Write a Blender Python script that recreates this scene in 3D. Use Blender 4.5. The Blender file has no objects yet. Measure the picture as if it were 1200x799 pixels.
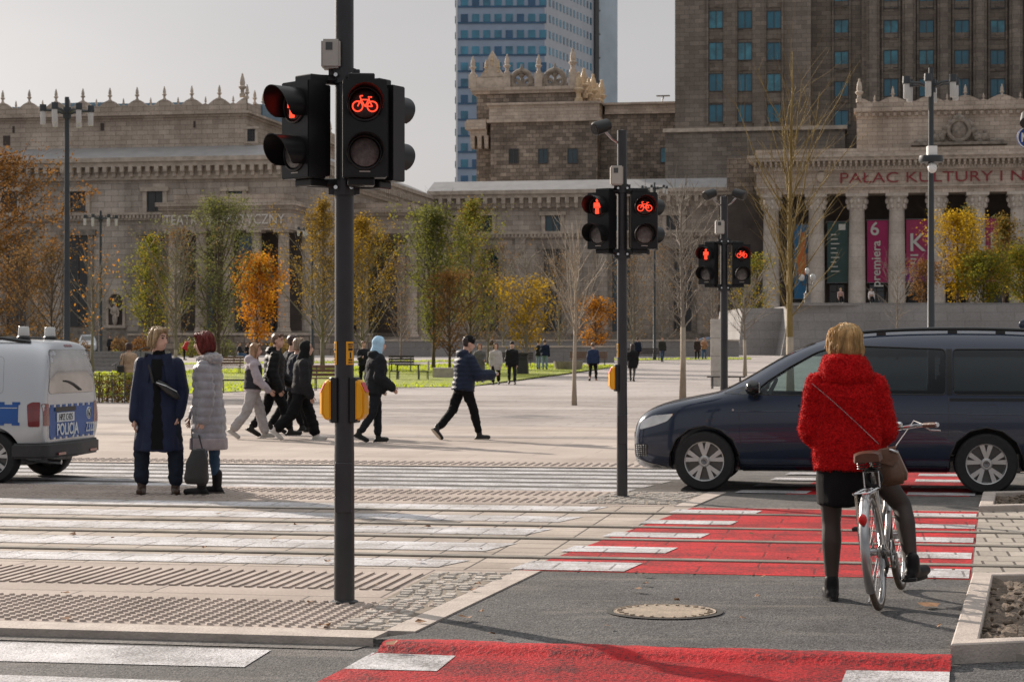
import bpy, bmesh, math, random
from mathutils import Vector, Matrix, noise, Euler
from mathutils.bvhtree import BVHTree
R = math.radians
SC = bpy.context.scene
COL = SC.collection
random.seed(7)
EYE, FPX, PCX, HZY = 1.55, 2333.0, 600.0, 406.0
def gz(Y):                      # the square rises gently towards the palace
    return max(0.0, min((Y - 90.0) * 0.009, 1.55))
def G(px, py, z=0.0):           # a measured spot on level ground
    Y = FPX * (EYE - z) / (py - HZY)
    return Vector(((px - PCX) * Y / FPX, Y, z))
def XY(px, Y):                  # a measured bearing at a known distance, standing on the ground
    return Vector(((px - PCX) * Y / FPX, Y, gz(Y)))
def ZH(py, Y):
    return EYE + (HZY - py) * Y / FPX
ANG = R(10.3)                   # the street and the palace fronts run at this angle
CA, SA = math.cos(ANG), math.sin(ANG)
def ST(s, t, z=0.0):            # street frame: s along the rails, t across them
    return Vector((s * CA + t * SA, -s * SA + t * CA, z))
def toST(p):
    return (p[0] * CA - p[1] * SA, p[0] * SA + p[1] * CA)
def bp(px, py, t):              # measured bearing/height on a plane t = const of the street frame -> (s, z)
    dx = (px - PCX) / FPX
    Y = t / (dx * SA + CA)
    return (dx * Y * CA - Y * SA, EYE + (HZY - py) * Y / FPX)

def put(o, parent=None):
    COL.objects.link(o)
    if parent is not None: o.parent = parent
    return o
def empty(name, loc=(0, 0, 0), rz=0.0):
    o = bpy.data.objects.new(name, None); COL.objects.link(o)
    o.location = loc; o.rotation_euler = (0, 0, rz); o.empty_display_size = .3
    return o
def tag(o, label=None, cat=None, group=None, kind=None):
    if label: o['label'] = label
    if cat: o['category'] = cat
    if group: o['group'] = group
    if kind: o['kind'] = kind
    return o
def thing(name, label, cat, loc=(0, 0, 0), rz=0.0, group=None):
    return tag(empty(name, loc, rz), label, cat, group)
def copy_tree(o, parent=None):
    c = o.copy(); COL.objects.link(c)
    if parent is not None: c.parent = parent
    for ch in list(o.children): copy_tree(ch, c)
    return c

class MB:
    def __init__(s, M=None):
        s.v, s.f, s.m = [], [], []; s.M = M or Matrix(); s.mi = 0
    def add(s, verts, faces):
        b = len(s.v); M = s.M
        s.v.extend([tuple(M @ Vector(p)) for p in verts])
        for f in faces:
            s.f.append([b + i for i in f]); s.m.append(s.mi)
        return s
    def box(s, c, d, rz=0.0, top=1.0):       # centre, size; top scales the upper face
        x, y, z = d[0] / 2, d[1] / 2, d[2] / 2
        vs = []
        cr, sr = math.cos(rz), math.sin(rz)
        for zz, k in ((-z, 1.0), (z, top)):
            for xx, yy in ((-x, -y), (x, -y), (x, y), (-x, y)):
                xx *= k; yy *= k
                vs.append((c[0] + xx * cr - yy * sr, c[1] + xx * sr + yy * cr, c[2] + zz))
        return s.add(vs, [(3, 2, 1, 0), (4, 5, 6, 7), (0, 1, 5, 4), (1, 2, 6, 5), (2, 3, 7, 6), (3, 0, 4, 7)])
    def bx(s, x0, x1, y0, y1, z0, z1):
        return s.box(((x0 + x1) / 2, (y0 + y1) / 2, (z0 + z1) / 2), (abs(x1 - x0), abs(y1 - y0), abs(z1 - z0)))
    def prism(s, poly, z0, z1):
        n = len(poly)
        a = sum(poly[i][0] * poly[(i + 1) % n][1] - poly[(i + 1) % n][0] * poly[i][1] for i in range(n))
        if a < 0: poly = list(poly)[::-1]
        vs = [(p[0], p[1], z0) for p in poly] + [(p[0], p[1], z1) for p in poly]
        fs = [tuple(range(n))[::-1], tuple(range(n, 2 * n))] + [(i, (i + 1) % n, n + (i + 1) % n, n + i) for i in range(n)]
        return s.add(vs, fs)
    def prismy(s, poly, y0, y1):             # poly in (x, z), extruded along y
        n = len(poly)
        a = sum(poly[i][0] * poly[(i + 1) % n][1] - poly[(i + 1) % n][0] * poly[i][1] for i in range(n))
        if a < 0: poly = list(poly)[::-1]
        lo, hi = min(y0, y1), max(y0, y1)
        vs = [(p[0], lo, p[1]) for p in poly] + [(p[0], hi, p[1]) for p in poly]
        fs = [tuple(range(n)), tuple(range(n, 2 * n))[::-1]] + [((i + 1) % n, i, n + i, n + (i + 1) % n) for i in range(n)]
        return s.add(vs, fs)
    def tube(s, path, r, n=8, cap=True):
        path = [Vector(p) for p in path]
        k = len(path)
        rs = r if isinstance(r, (list, tuple)) else [r] * k
        vs, fs = [], []
        t0 = (path[1] - path[0]).normalized()
        ref = Vector((0, 0, 1)) if abs(t0.z) < .9 else Vector((1, 0, 0))
        a = t0.cross(ref).normalized()
        for i in range(k):
            t = (path[min(i + 1, k - 1)] - path[max(i - 1, 0)])
            if t.length < 1e-9: t = t0
            t.normalize()
            a = a - t * a.dot(t)
            if a.length < 1e-6: a = t.orthogonal()
            a.normalize(); b = t.cross(a)
            for j in range(n):
                th = 2 * math.pi * j / n
                vs.append(path[i] + (a * math.cos(th) + b * math.sin(th)) * rs[i])
        for i in range(k - 1):
            for j in range(n):
                fs.append((i * n + j, i * n + (j + 1) % n, (i + 1) * n + (j + 1) % n, (i + 1) * n + j))
        if cap:
            fs.append(tuple(range(n))[::-1]); fs.append(tuple(range((k - 1) * n, k * n)))
        return s.add(vs, fs)
    def ring(s, c, axis, rad, r, n=20, m=6, a0=0.0, a1=360.0):   # torus or arc of one
        ax = Vector(axis).normalized(); a = ax.orthogonal().normalized(); b = ax.cross(a)
        full = abs(a1 - a0) >= 359.9
        k = n if full else n + 1
        vs, fs = [], []
        for i in range(k):
            th = R(a0 + (a1 - a0) * i / n)
            d = a * math.cos(th) + b * math.sin(th)
            for j in range(m):
                ph = 2 * math.pi * j / m
                vs.append(Vector(c) + d * (rad + r * math.cos(ph)) + ax * (r * math.sin(ph)))
        for i in range(n if full else n):
            for j in range(m):
                i2 = (i + 1) % k
                fs.append((i * m + j, i2 * m + j, i2 * m + (j + 1) % m, i * m + (j + 1) % m))
        return s.add(vs, fs)
    def lathe(s, prof, n=16, c=(0, 0, 0), axis='z', cap=True):            # prof: (radius, height) along the axis
        vs, fs = [], []
        for r, h in prof:
            for j in range(n):
                th = 2 * math.pi * j / n
                x, y = r * math.cos(th), r * math.sin(th)
                if axis == 'z': p = (x, y, h)
                elif axis == 'y': p = (y, h, x)
                else: p = (h, x, y)
                vs.append((p[0] + c[0], p[1] + c[1], p[2] + c[2]))
        for i in range(len(prof) - 1):
            for j in range(n):
                fs.append((i * n + j, i * n + (j + 1) % n, (i + 1) * n + (j + 1) % n, (i + 1) * n + j))
        if cap and prof[0][0] > 1e-6: fs.append(tuple(range(n))[::-1])
        if cap and prof[-1][0] > 1e-6: fs.append(tuple(range((len(prof) - 1) * n, len(prof) * n)))
        return s.add(vs, fs)
    def ell(s, c, r, n=12, m=8, rot=None):
        vs, fs = [], []
        Rm = rot or Matrix.Identity(3)
        for i in range(m + 1):
            ph = math.pi * i / m
            for j in range(n):
                th = 2 * math.pi * j / n
                p = Vector((r[0] * math.sin(ph) * math.cos(th), r[1] * math.sin(ph) * math.sin(th), -r[2] * math.cos(ph)))
                vs.append(Vector(c) + Rm @ p)
        for i in range(m):
            for j in range(n):
                fs.append((i * n + j, i * n + (j + 1) % n, (i + 1) * n + (j + 1) % n, (i + 1) * n + j))
        return s.add(vs, fs)
    def quad(s, a, b, c, d): return s.add([a, b, c, d], [(0, 1, 2, 3)])
    def build(s, name, mats, parent=None, smooth=False, bevel=0.0, merge=False, seg=1):
        me = bpy.data.meshes.new(name)
        me.from_pydata(s.v, [], s.f)
        if not isinstance(mats, (list, tuple)): mats = [mats]
        for m in mats: me.materials.append(m)
        if len(mats) > 1: me.polygons.foreach_set('material_index', s.m)
        if bevel or merge:
            bm = bmesh.new(); bm.from_mesh(me)
            bmesh.ops.remove_doubles(bm, verts=bm.verts, dist=1e-5)
            if bevel:
                ed = [e for e in bm.edges if len(e.link_faces) == 2 and e.calc_face_angle(0) > R(35)]
                bmesh.ops.bevel(bm, geom=ed, offset=bevel, segments=seg, affect='EDGES', clamp_overlap=True)
            bm.to_mesh(me); bm.free()
        if smooth:
            me.polygons.foreach_set('use_smooth', [True] * len(me.polygons))
            if smooth != 'all': 
                try: me.set_sharp_from_angle(angle=R(38))
                except Exception: pass
        me.update()
        return put(bpy.data.objects.new(name, me), parent)

_TMP = bpy.data.scenes.new('workbench')
def evaluated(me, mods, helpers=()):
    """Mesh ME through modifiers: mods = [(type, {settings})]."""
    o = bpy.data.objects.new('work', me); _TMP.collection.objects.link(o)
    for h in helpers: _TMP.collection.objects.link(h)
    for t, kw in mods:
        m = o.modifiers.new(t, t)
        for k, v in kw.items(): setattr(m, k, v)
    vl = _TMP.view_layers[0]; vl.update()
    dg = vl.depsgraph; dg.update()
    out = bpy.data.meshes.new_from_object(o.evaluated_get(dg), depsgraph=dg)
    bpy.data.objects.remove(o)
    for h in helpers: bpy.data.objects.remove(h)
    return out

def add_text(txt, size, name, m, parent, loc, rot, depth=.0, align='CENTER', sx=1.0, bold=0.0):
    cu = bpy.data.curves.new('letters', 'FONT'); cu.body = txt; cu.size = size; cu.align_x = align; cu.align_y = 'CENTER'
    cu.extrude = depth; cu.offset = bold; cu.resolution_u = 4
    o = bpy.data.objects.new('work', cu); _TMP.collection.objects.link(o)
    vl = _TMP.view_layers[0]; vl.update(); dg = vl.depsgraph; dg.update()
    me = bpy.data.meshes.new_from_object(o.evaluated_get(dg), depsgraph=dg)
    bpy.data.objects.remove(o)
    me.materials.clear(); me.materials.append(m)
    q = put(bpy.data.objects.new(name, me), parent)
    q.location = loc; q.rotation_euler = rot; q.scale = (sx, 1, 1)
    return q

class NT:
    def __init__(s, name):
        s.mat = bpy.data.materials.new(name); s.mat.use_nodes = True
        s.t = s.mat.node_tree; s.t.nodes.clear()
        s.out = s.n('ShaderNodeOutputMaterial')
    def n(s, t, **kw):
        x = s.t.nodes.new(t)
        for k, v in kw.items():
            if k in x.inputs: x.inputs[k].default_value = v
            else: setattr(x, k, v)
        return x
    def l(s, a, b): s.t.links.new(a, b)
def c4(c): return (c[0], c[1], c[2], 1.0)
def mul(c, k): return tuple(min(1.0, x * k) for x in c)
_PTS = {}
def mat(name, col, rough=.75, metal=0.0, var=.12, scale=3.0, bump=0.0, bscale=60.0, coat=0.0, spec=.5, col2=None, stretch=None, sheen=0.0, detail=5.0, subs=0.0):
    q = NT(name)
    b = q.n('ShaderNodeBsdfPrincipled'); b.inputs['Roughness'].default_value = rough; b.inputs['Metallic'].default_value = metal
    b.inputs['Coat Weight'].default_value = coat; b.inputs['Specular IOR Level'].default_value = spec; b.inputs['Coat Roughness'].default_value = .04
    if sheen: b.inputs['Sheen Weight'].default_value = sheen
    tc = q.n('ShaderNodeTexCoord')
    v = tc.outputs['Object']
    if stretch:
        mp = q.n('ShaderNodeMapping'); mp.inputs['Scale'].default_value = stretch; q.l(v, mp.inputs[0]); v = mp.outputs[0]
    if var:
        nz = q.n('ShaderNodeTexNoise'); nz.inputs['Scale'].default_value = scale; nz.inputs['Detail'].default_value = detail; nz.inputs['Roughness'].default_value = .65
        q.l(v, nz.inputs['Vector'])
        rp = q.n('ShaderNodeValToRGB'); rp.color_ramp.elements[0].position = .3; rp.color_ramp.elements[1].position = .7
        rp.color_ramp.elements[0].color = c4(mul(col, 1 - var)); rp.color_ramp.elements[1].color = c4(col2 or mul(col, 1 + var))
        q.l(nz.outputs['Fac'], rp.inputs[0]); q.l(rp.outputs[0], b.inputs['Base Color'])
    else: b.inputs['Base Color'].default_value = c4(col)
    if bump:
        n2 = q.n('ShaderNodeTexNoise'); n2.inputs['Scale'].default_value = bscale; n2.inputs['Detail'].default_value = 3
        q.l(v, n2.inputs['Vector'])
        bu = q.n('ShaderNodeBump'); bu.inputs['Strength'].default_value = min(1, bump); bu.inputs['Distance'].default_value = .02
        q.l(n2.outputs['Fac'], bu.inputs['Height']); q.l(bu.outputs[0], b.inputs['Normal'])
    q.l(b.outputs[0], q.out.inputs[0])
    return q.mat
def brick(name, c1, c2, mortar, bw, bh, ms=.01, rz=0.0, wall=False, bump=.4, dirt=.25, dscale=.6, rough=.85, off=.5, grain=40.0, streak=False, tile=1.0, fine=.12):
    """Courses of stone, slabs or setts; wall=True maps them on upright faces."""
    q = NT(name)
    b = q.n('ShaderNodeBsdfPrincipled'); b.inputs['Roughness'].default_value = rough; b.inputs['Specular IOR Level'].default_value = .3
    tc = q.n('ShaderNodeTexCoord'); v = tc.outputs['Object']
    if wall:
        sp = q.n('ShaderNodeSeparateXYZ'); q.l(v, sp.inputs[0])
        ad = q.n('ShaderNodeMath', operation='ADD'); q.l(sp.outputs[0], ad.inputs[0]); q.l(sp.outputs[1], ad.inputs[1])
        cb = q.n('ShaderNodeCombineXYZ'); q.l(ad.outputs[0], cb.inputs[0]); q.l(sp.outputs[2], cb.inputs[1]); bv = cb.outputs[0]
    else:
        mp = q.n('ShaderNodeMapping'); mp.inputs['Rotation'].default_value = (0, 0, rz); q.l(v, mp.inputs[0]); bv = mp.outputs[0]
    br = q.n('ShaderNodeTexBrick'); br.inputs['Scale'].default_value = 1.0; br.inputs['Brick Width'].default_value = bw; br.inputs['Row Height'].default_value = bh
    br.inputs['Mortar Size'].default_value = ms; br.inputs['Mortar Smooth'].default_value = .2; br.offset = off; br.inputs['Bias'].default_value = 0.0
    br.inputs['Color1'].default_value = c4(c1); br.inputs['Color2'].default_value = c4(c2); br.inputs['Mortar'].default_value = c4(mortar)
    q.l(bv, br.inputs['Vector'])
    nz = q.n('ShaderNodeTexNoise'); nz.inputs['Scale'].default_value = dscale; nz.inputs['Detail'].default_value = 7; nz.inputs['Roughness'].default_value = .62
    if streak:
        m2 = q.n('ShaderNodeMapping'); m2.inputs['Scale'].default_value = (1.0, 1.0, .22); q.l(v, m2.inputs[0]); q.l(m2.outputs[0], nz.inputs['Vector'])
    else: q.l(v, nz.inputs['Vector'])
    rp = q.n('ShaderNodeValToRGB'); rp.color_ramp.elements[0].position = .32; rp.color_ramp.elements[1].position = .68
    k = 1 - dirt; rp.color_ramp.elements[0].color = (k, k * .98, k * .96, 1); rp.color_ramp.elements[1].color = (1, 1, 1, 1)
    q.l(nz.outputs['Fac'], rp.inputs[0])
    n3 = q.n('ShaderNodeTexNoise'); n3.inputs['Scale'].default_value = grain; n3.inputs['Detail'].default_value = 2; q.l(v, n3.inputs['Vector'])
    r3 = q.n('ShaderNodeMapRange'); r3.inputs[1].default_value = .3; r3.inputs[2].default_value = .7; r3.inputs[3].default_value = 1 - fine; r3.inputs[4].default_value = 1 + fine
    q.l(n3.outputs['Fac'], r3.inputs[0])
    mx = q.n('ShaderNodeMix', data_type='RGBA', blend_type='MULTIPLY'); mx.inputs[0].default_value = 1.0
    q.l(br.outputs['Color'], mx.inputs[6]); q.l(rp.outputs[0], mx.inputs[7])
    mx2 = q.n('ShaderNodeMix', data_type='RGBA', blend_type='MULTIPLY'); mx2.inputs[0].default_value = 1.0
    q.l(mx.outputs[2], mx2.inputs[6]); q.l(r3.outputs[0], mx2.inputs[7])
    q.l(mx2.outputs[2], b.inputs['Base Color'])
    bu = q.n('ShaderNodeBump'); bu.inputs['Strength'].default_value = bump; bu.inputs['Distance'].default_value = .02; bu.invert = True
    q.l(br.outputs['Fac'], bu.inputs['Height'])
    b2 = q.n('ShaderNodeBump'); b2.inputs['Strength'].default_value = .25; b2.inputs['Distance'].default_value = .01
    q.l(n3.outputs['Fac'], b2.inputs['Height']); q.l(bu.outputs[0], b2.inputs['Normal'])
    q.l(b2.outputs[0], b.inputs['Normal']); q.l(b.outputs[0], q.out.inputs[0])
    return q.mat
def asphalt(name, base, light, rough=.85, spk=.5, scale=55.0, patch=.35):
    q = NT(name)
    b = q.n('ShaderNodeBsdfPrincipled'); b.inputs['Roughness'].default_value = rough; b.inputs['Specular IOR Level'].default_value = .35
    tc = q.n('ShaderNodeTexCoord'); v = tc.outputs['Object']
    vo = q.n('ShaderNodeTexVoronoi'); vo.inputs['Scale'].default_value = scale; q.l(v, vo.inputs['Vector'])
    mx = q.n('ShaderNodeMix', data_type='RGBA'); mx.inputs[6].default_value = c4(base); mx.inputs[7].default_value = c4(light)
    rr = q.n('ShaderNodeMapRange'); rr.inputs[1].default_value = .15; rr.inputs[2].default_value = 1.0; rr.inputs[4].default_value = spk
    q.l(vo.outputs['Color'], rr.inputs[0]); q.l(rr.outputs[0], mx.inputs[0])
    nz = q.n('ShaderNodeTexNoise'); nz.inputs['Scale'].default_value = .9; nz.inputs['Detail'].default_value = 8; nz.inputs['Roughness'].default_value = .7; q.l(v, nz.inputs['Vector'])
    rp = q.n('ShaderNodeMapRange'); rp.inputs[1].default_value = .3; rp.inputs[2].default_value = .72; rp.inputs[3].default_value = 1 - patch; rp.inputs[4].default_value = 1 + patch
    q.l(nz.outputs['Fac'], rp.inputs[0])
    m2 = q.n('ShaderNodeMix', data_type='RGBA', blend_type='MULTIPLY'); m2.inputs[0].default_value = 1.0
    q.l(mx.outputs[2], m2.inputs[6]); q.l(rp.outputs[0], m2.inputs[7])
    mp = q.n('ShaderNodeMapping'); mp.inputs['Scale'].default_value = (.5, 2.2, 1); mp.inputs['Rotation'].default_value = (0, 0, .2); q.l(v, mp.inputs[0])
    n4 = q.n('ShaderNodeTexNoise'); n4.inputs['Scale'].default_value = 1.3; n4.inputs['Detail'].default_value = 9; n4.inputs['Roughness'].default_value = .72; q.l(mp.outputs[0], n4.inputs['Vector'])
    r4 = q.n('ShaderNodeMapRange'); r4.inputs[1].default_value = .52; r4.inputs[2].default_value = .72; r4.inputs[4].default_value = .55; q.l(n4.outputs['Fac'], r4.inputs[0])
    m4 = q.n('ShaderNodeMix', data_type='RGBA'); m4.inputs[7].default_value = (.23, .205, .18, 1); q.l(r4.outputs[0], m4.inputs[0]); q.l(m2.outputs[2], m4.inputs[6]); q.l(m4.outputs[2], b.inputs['Base Color'])
    n2 = q.n('ShaderNodeTexNoise'); n2.inputs['Scale'].default_value = scale * 1.3; n2.inputs['Detail'].default_value = 3; q.l(v, n2.inputs['Vector'])
    ad = q.n('ShaderNodeMath', operation='ADD'); q.l(n2.outputs['Fac'], ad.inputs[0]); q.l(vo.outputs['Distance'], ad.inputs[1])
    bu = q.n('ShaderNodeBump'); bu.inputs['Strength'].default_value = .6; bu.inputs['Distance'].default_value = .007
    q.l(ad.outputs[0], bu.inputs['Height']); q.l(bu.outputs[0], b.inputs['Normal']); q.l(b.outputs[0], q.out.inputs[0])
    return q.mat
def paint(name, col, under, wear=.5, scale=70.0, joints=None):
    """Thick road paint, worn through to what lies under it; joints=(w, h, rz) lets the slab joints below show through."""
    q = NT(name)
    b = q.n('ShaderNodeBsdfPrincipled'); b.inputs['Roughness'].default_value = .7; b.inputs['Specular IOR Level'].default_value = .3
    tc = q.n('ShaderNodeTexCoord'); v = tc.outputs['Object']
    nz = q.n('ShaderNodeTexNoise'); nz.inputs['Scale'].default_value = scale; nz.inputs['Detail'].default_value = 3; nz.inputs['Roughness'].default_value = .7; q.l(v, nz.inputs['Vector'])
    n2 = q.n('ShaderNodeTexNoise'); n2.inputs['Scale'].default_value = 1.6; n2.inputs['Detail'].default_value = 7; n2.inputs['Roughness'].default_value = .7; q.l(v, n2.inputs['Vector'])
    ad = q.n('ShaderNodeMath', operation='MULTIPLY_ADD'); ad.inputs[1].default_value = .55; q.l(n2.outputs['Fac'], ad.inputs[0]); q.l(nz.outputs['Fac'], ad.inputs[2])
    mr = q.n('ShaderNodeMapRange'); c = .80 - .22 * (1 - wear); mr.inputs[1].default_value = c - .03; mr.inputs[2].default_value = c + .13; mr.inputs[3].default_value = 0; mr.inputs[4].default_value = wear
    q.l(ad.outputs[0], mr.inputs[0])
    mx = q.n('ShaderNodeMix', data_type='RGBA'); mx.inputs[6].default_value = c4(col); mx.inputs[7].default_value = c4(under); q.l(mr.outputs[0], mx.inputs[0])
    dm = q.n('ShaderNodeMapRange'); dm.inputs[1].default_value = .32; dm.inputs[2].default_value = .66; dm.inputs[3].default_value = 1.08; dm.inputs[4].default_value = .62; q.l(n2.outputs['Fac'], dm.inputs[0])
    dx_ = q.n('ShaderNodeMix', data_type='RGBA', blend_type='MULTIPLY'); dx_.inputs[0].default_value = 1; q.l(mx.outputs[2], dx_.inputs[6]); q.l(dm.outputs[0], dx_.inputs[7])
    cout = dx_.outputs[2]
    bu = q.n('ShaderNodeBump'); bu.inputs['Strength'].default_value = .8; bu.inputs['Distance'].default_value = .012; q.l(nz.outputs['Fac'], bu.inputs['Height'])
    nout = bu.outputs[0]
    if joints:
        mp = q.n('ShaderNodeMapping'); mp.inputs['Rotation'].default_value = (0, 0, joints[2]); q.l(v, mp.inputs[0])
        br = q.n('ShaderNodeTexBrick'); br.inputs['Scale'].default_value = 1; br.inputs['Brick Width'].default_value = joints[0]; br.inputs['Row Height'].default_value = joints[1]; br.inputs['Mortar Size'].default_value = .009
        br.inputs['Color1'].default_value = br.inputs['Color2'].default_value = (1, 1, 1, 1); br.inputs['Mortar'].default_value = (.3, .27, .27, 1); q.l(mp.outputs[0], br.inputs['Vector'])
        mm = q.n('ShaderNodeMix', data_type='RGBA', blend_type='MULTIPLY'); mm.inputs[0].default_value = .8; q.l(cout, mm.inputs[6]); q.l(br.outputs['Color'], mm.inputs[7]); cout = mm.outputs[2]
        b2 = q.n('ShaderNodeBump'); b2.inputs['Strength'].default_value = .6; b2.inputs['Distance'].default_value = .015; b2.invert = True; q.l(br.outputs['Fac'], b2.inputs['Height']); q.l(nout, b2.inputs['Normal']); nout = b2.outputs[0]
    q.l(cout, b.inputs['Base Color']); q.l(nout, b.inputs['Normal']); q.l(b.outputs[0], q.out.inputs[0])
    return q.mat
def leafmat(name, c1, c2, c3, trans=.5):
    q = NT(name)
    tc = q.n('ShaderNodeTexCoord'); v = tc.outputs['Object']
    nz = q.n('ShaderNodeTexNoise'); nz.inputs['Scale'].default_value = 1.1; nz.inputs['Detail'].default_value = 6; nz.inputs['Roughness'].default_value = .8; q.l(v, nz.inputs['Vector'])
    rp = q.n('ShaderNodeValToRGB'); e = rp.color_ramp.elements; e[0].position = .33; e[0].color = c4(c1); e[1].position = .7; e[1].color = c4(c3)
    m = rp.color_ramp.elements.new(.52); m.color = c4(c2)
    q.l(nz.outputs['Fac'], rp.inputs[0])
    d = q.n('ShaderNodeBsdfDiffuse'); t = q.n('ShaderNodeBsdfTranslucent'); x = q.n('ShaderNodeMixShader'); x.inputs[0].default_value = trans
    q.l(rp.outputs[0], d.inputs[0]); q.l(rp.outputs[0], t.inputs[0]); q.l(d.outputs[0], x.inputs[1]); q.l(t.outputs[0], x.inputs[2]); q.l(x.outputs[0], q.out.inputs[0])
    return q.mat
def emit(name, col, st):
    q = NT(name); e = q.n('ShaderNodeEmission'); e.inputs[0].default_value = c4(col); e.inputs[1].default_value = st; q.l(e.outputs[0], q.out.inputs[0]); return q.mat
def glass(name, tint, mixf=.5, rough=.03):
    """Car glass: a tinted see-through layer with a clear reflection."""
    q = NT(name)
    t = q.n('ShaderNodeBsdfTransparent'); t.inputs[0].default_value = c4(tint)
    g = q.n('ShaderNodeBsdfGlossy'); g.inputs['Roughness'].default_value = rough; g.inputs[0].default_value = (.9, .95, 1, 1)
    fr = q.n('ShaderNodeFresnel'); fr.inputs[0].default_value = 1.5
    x = q.n('ShaderNodeMixShader'); q.l(fr.outputs[0], x.inputs[0]); q.l(t.outputs[0], x.inputs[1]); q.l(g.outputs[0], x.inputs[2]); q.l(x.outputs[0], q.out.inputs[0])
    return q.mat
M = {}
M['black'] = mat('black plastic', (.012, .012, .013), .45, var=.3, scale=9)
M['blackgloss'] = mat('black gloss', (.008, .008, .009), .15, var=0)
M['pole'] = mat('pole paint', (.026, .026, .030), .42, var=.25, scale=4, bump=.05, bscale=90)
M['housing'] = mat('signal housing', (.009, .009, .010), .38, var=.3, scale=5, spec=.35)
M['greybox'] = mat('grey box', (.45, .42, .38), .5, var=.1)
M['steel'] = mat('steel', (.38, .38, .385), .3, 1.0, var=.1, scale=12)
M['chrome'] = mat('chrome', (.55, .55, .56), .16, 1.0, var=0)
M['darksteel'] = mat('dark steel', (.10, .10, .10), .4, .8, var=.2)
M['rubber'] = mat('rubber', (.014, .014, .015), .8, var=.3, scale=20)
M['white'] = mat('white', (.78, .78, .77), .5, var=.05)
M['yellow'] = mat('signal yellow', (.85, .40, .01), .35, var=.05)
M['redplastic'] = mat('red plastic', (.55, .01, .01), .25, var=.05)
M['wood'] = mat('bench wood', (.16, .085, .05), .6, var=.3, scale=6, stretch=(1, 8, 8))
M['darkwood'] = mat('dark wood', (.05, .04, .035), .6, var=.3, scale=6)
M['skin'] = mat('skin', (.55, .33, .25), .55, var=.08, scale=8)
M['asphalt'] = asphalt('asphalt', (.026, .025, .026), (.25, .24, .236), spk=.5, patch=.5, scale=80)
M['asphaltfar'] = asphalt('worn asphalt', (.075, .07, .066), (.21, .195, .185), spk=.5, scale=40)
M['slab'] = brick('concrete slabs', (.36, .302, .266), (.45, .378, .332), (.13, .11, .10), 1.5, .52, .009, ANG, bump=.3, dirt=.32, dscale=1.2, off=.3)
M['plazanear'] = brick('square slabs warm', (.40, .34, .302), (.49, .42, .375), (.28, .235, .21), 1.6, .8, .008, ANG, bump=.2, dirt=.34, dscale=.45)
M['plazamid'] = brick('square slabs grey', (.33, .29, .272), (.41, .362, .34), (.19, .168, .156), 1.2, .6, .012, ANG, bump=.2, dirt=.42, dscale=.35)
M['plazafar'] = brick('square slabs pale', (.39, .352, .335), (.45, .405, .385), (.26, .232, .22), 2.0, 1.0, .02, ANG, bump=.2, dirt=.3, dscale=.2)
M['trackslab'] = brick('track setts', (.40, .34, .29), (.48, .41, .355), (.09, .08, .072), .40, .36, .009, ANG, bump=.7, dirt=.4, dscale=1.2, off=.0)
M['setts'] = brick('paving blocks', (.34, .305, .265), (.43, .385, .335), (.10, .085, .075), .22, .36, .010, ANG, bump=.8, dirt=.3, dscale=2)
M['kerb'] = mat('kerb stone', (.41, .355, .315), .8, var=.22, scale=5, bump=.3, bscale=60)
M['redpaint'] = paint('red cycle paint', (.50, .009, .013), (.09, .010, .013), wear=.85, scale=38)
M['redtrack'] = paint('red cycle paint on slabs', (.52, .010, .014), (.13, .014, .016), wear=.8, scale=34, joints=(.8, .36, ANG))
M['whitepaint'] = paint('white road paint', (.60, .585, .60), (.20, .185, .18), wear=.8, scale=55)
M['whitetrack'] = paint('white paint on slabs', (.62, .61, .635), (.40, .36, .32), wear=.75, scale=45, joints=(.40, .36, ANG))
M['rail'] = mat('rail steel', (.52, .47, .40), .34, .6, var=.3, scale=3, stretch=(1, 1, 1))
M['groove'] = mat('rail groove', (.03, .027, .025), .9, var=.3)
M['soil'] = mat('soil', (.085, .062, .045), .95, var=.6, scale=14, bump=1.0, bscale=30, col2=(.20, .15, .11))
M['cobble'] = mat('cobbles', (.36, .325, .29), .8, var=.35, scale=3.5, bump=.4, bscale=70)
M['tactile'] = mat('tactile slabs', (.38, .315, .275), .8, var=.22, scale=3, bump=.2, bscale=80)
M['manhole'] = mat('manhole iron', (.30, .24, .18), .75, var=.3, scale=8, bump=.3, bscale=40)
M['lawn'] = mat('lawn', (.19, .25, .02), .9, var=.4, scale=1.2, bump=.8, bscale=25, col2=(.30, .33, .035))
M['grass'] = leafmat('grass blades', (.26, .34, .02), (.42, .50, .035), (.54, .56, .05), .6)

def sheet(name, pts, z, m, kind='structure'):
    mb = MB(); mb.add([(p[0], p[1], z) for p in pts], [tuple(range(len(pts)))])
    o = mb.build(name, m)
    if o.data.polygons[0].normal.z < 0: o.data.flip_normals()
    return tag(o, kind=kind)
def slab_(name, pts, z0, z1, m):
    return tag(MB().prism([(p[0], p[1]) for p in pts], z0, z1).build(name, m), kind='structure')
LOW = -.038
mb = MB(); xs = [-3000, -600, -150, -40, -10, 0, 10, 40, 150, 600, 3000]; ys = [-300, -20, 0, 20, 60, 90, 120, 160, 200, 262, 600, 4000]
for y in ys:
    for x in xs: mb.v.append((x, y, gz(y) + LOW - .004))
for j in range(len(ys) - 1):
    for i in range(len(xs) - 1):
        a = j * len(xs) + i; mb.f.append((a, a + 1, a + 1 + len(xs), a + len(xs))); mb.m.append(0)
tag(mb.build('ground', M['asphalt']), kind='structure')

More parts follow.
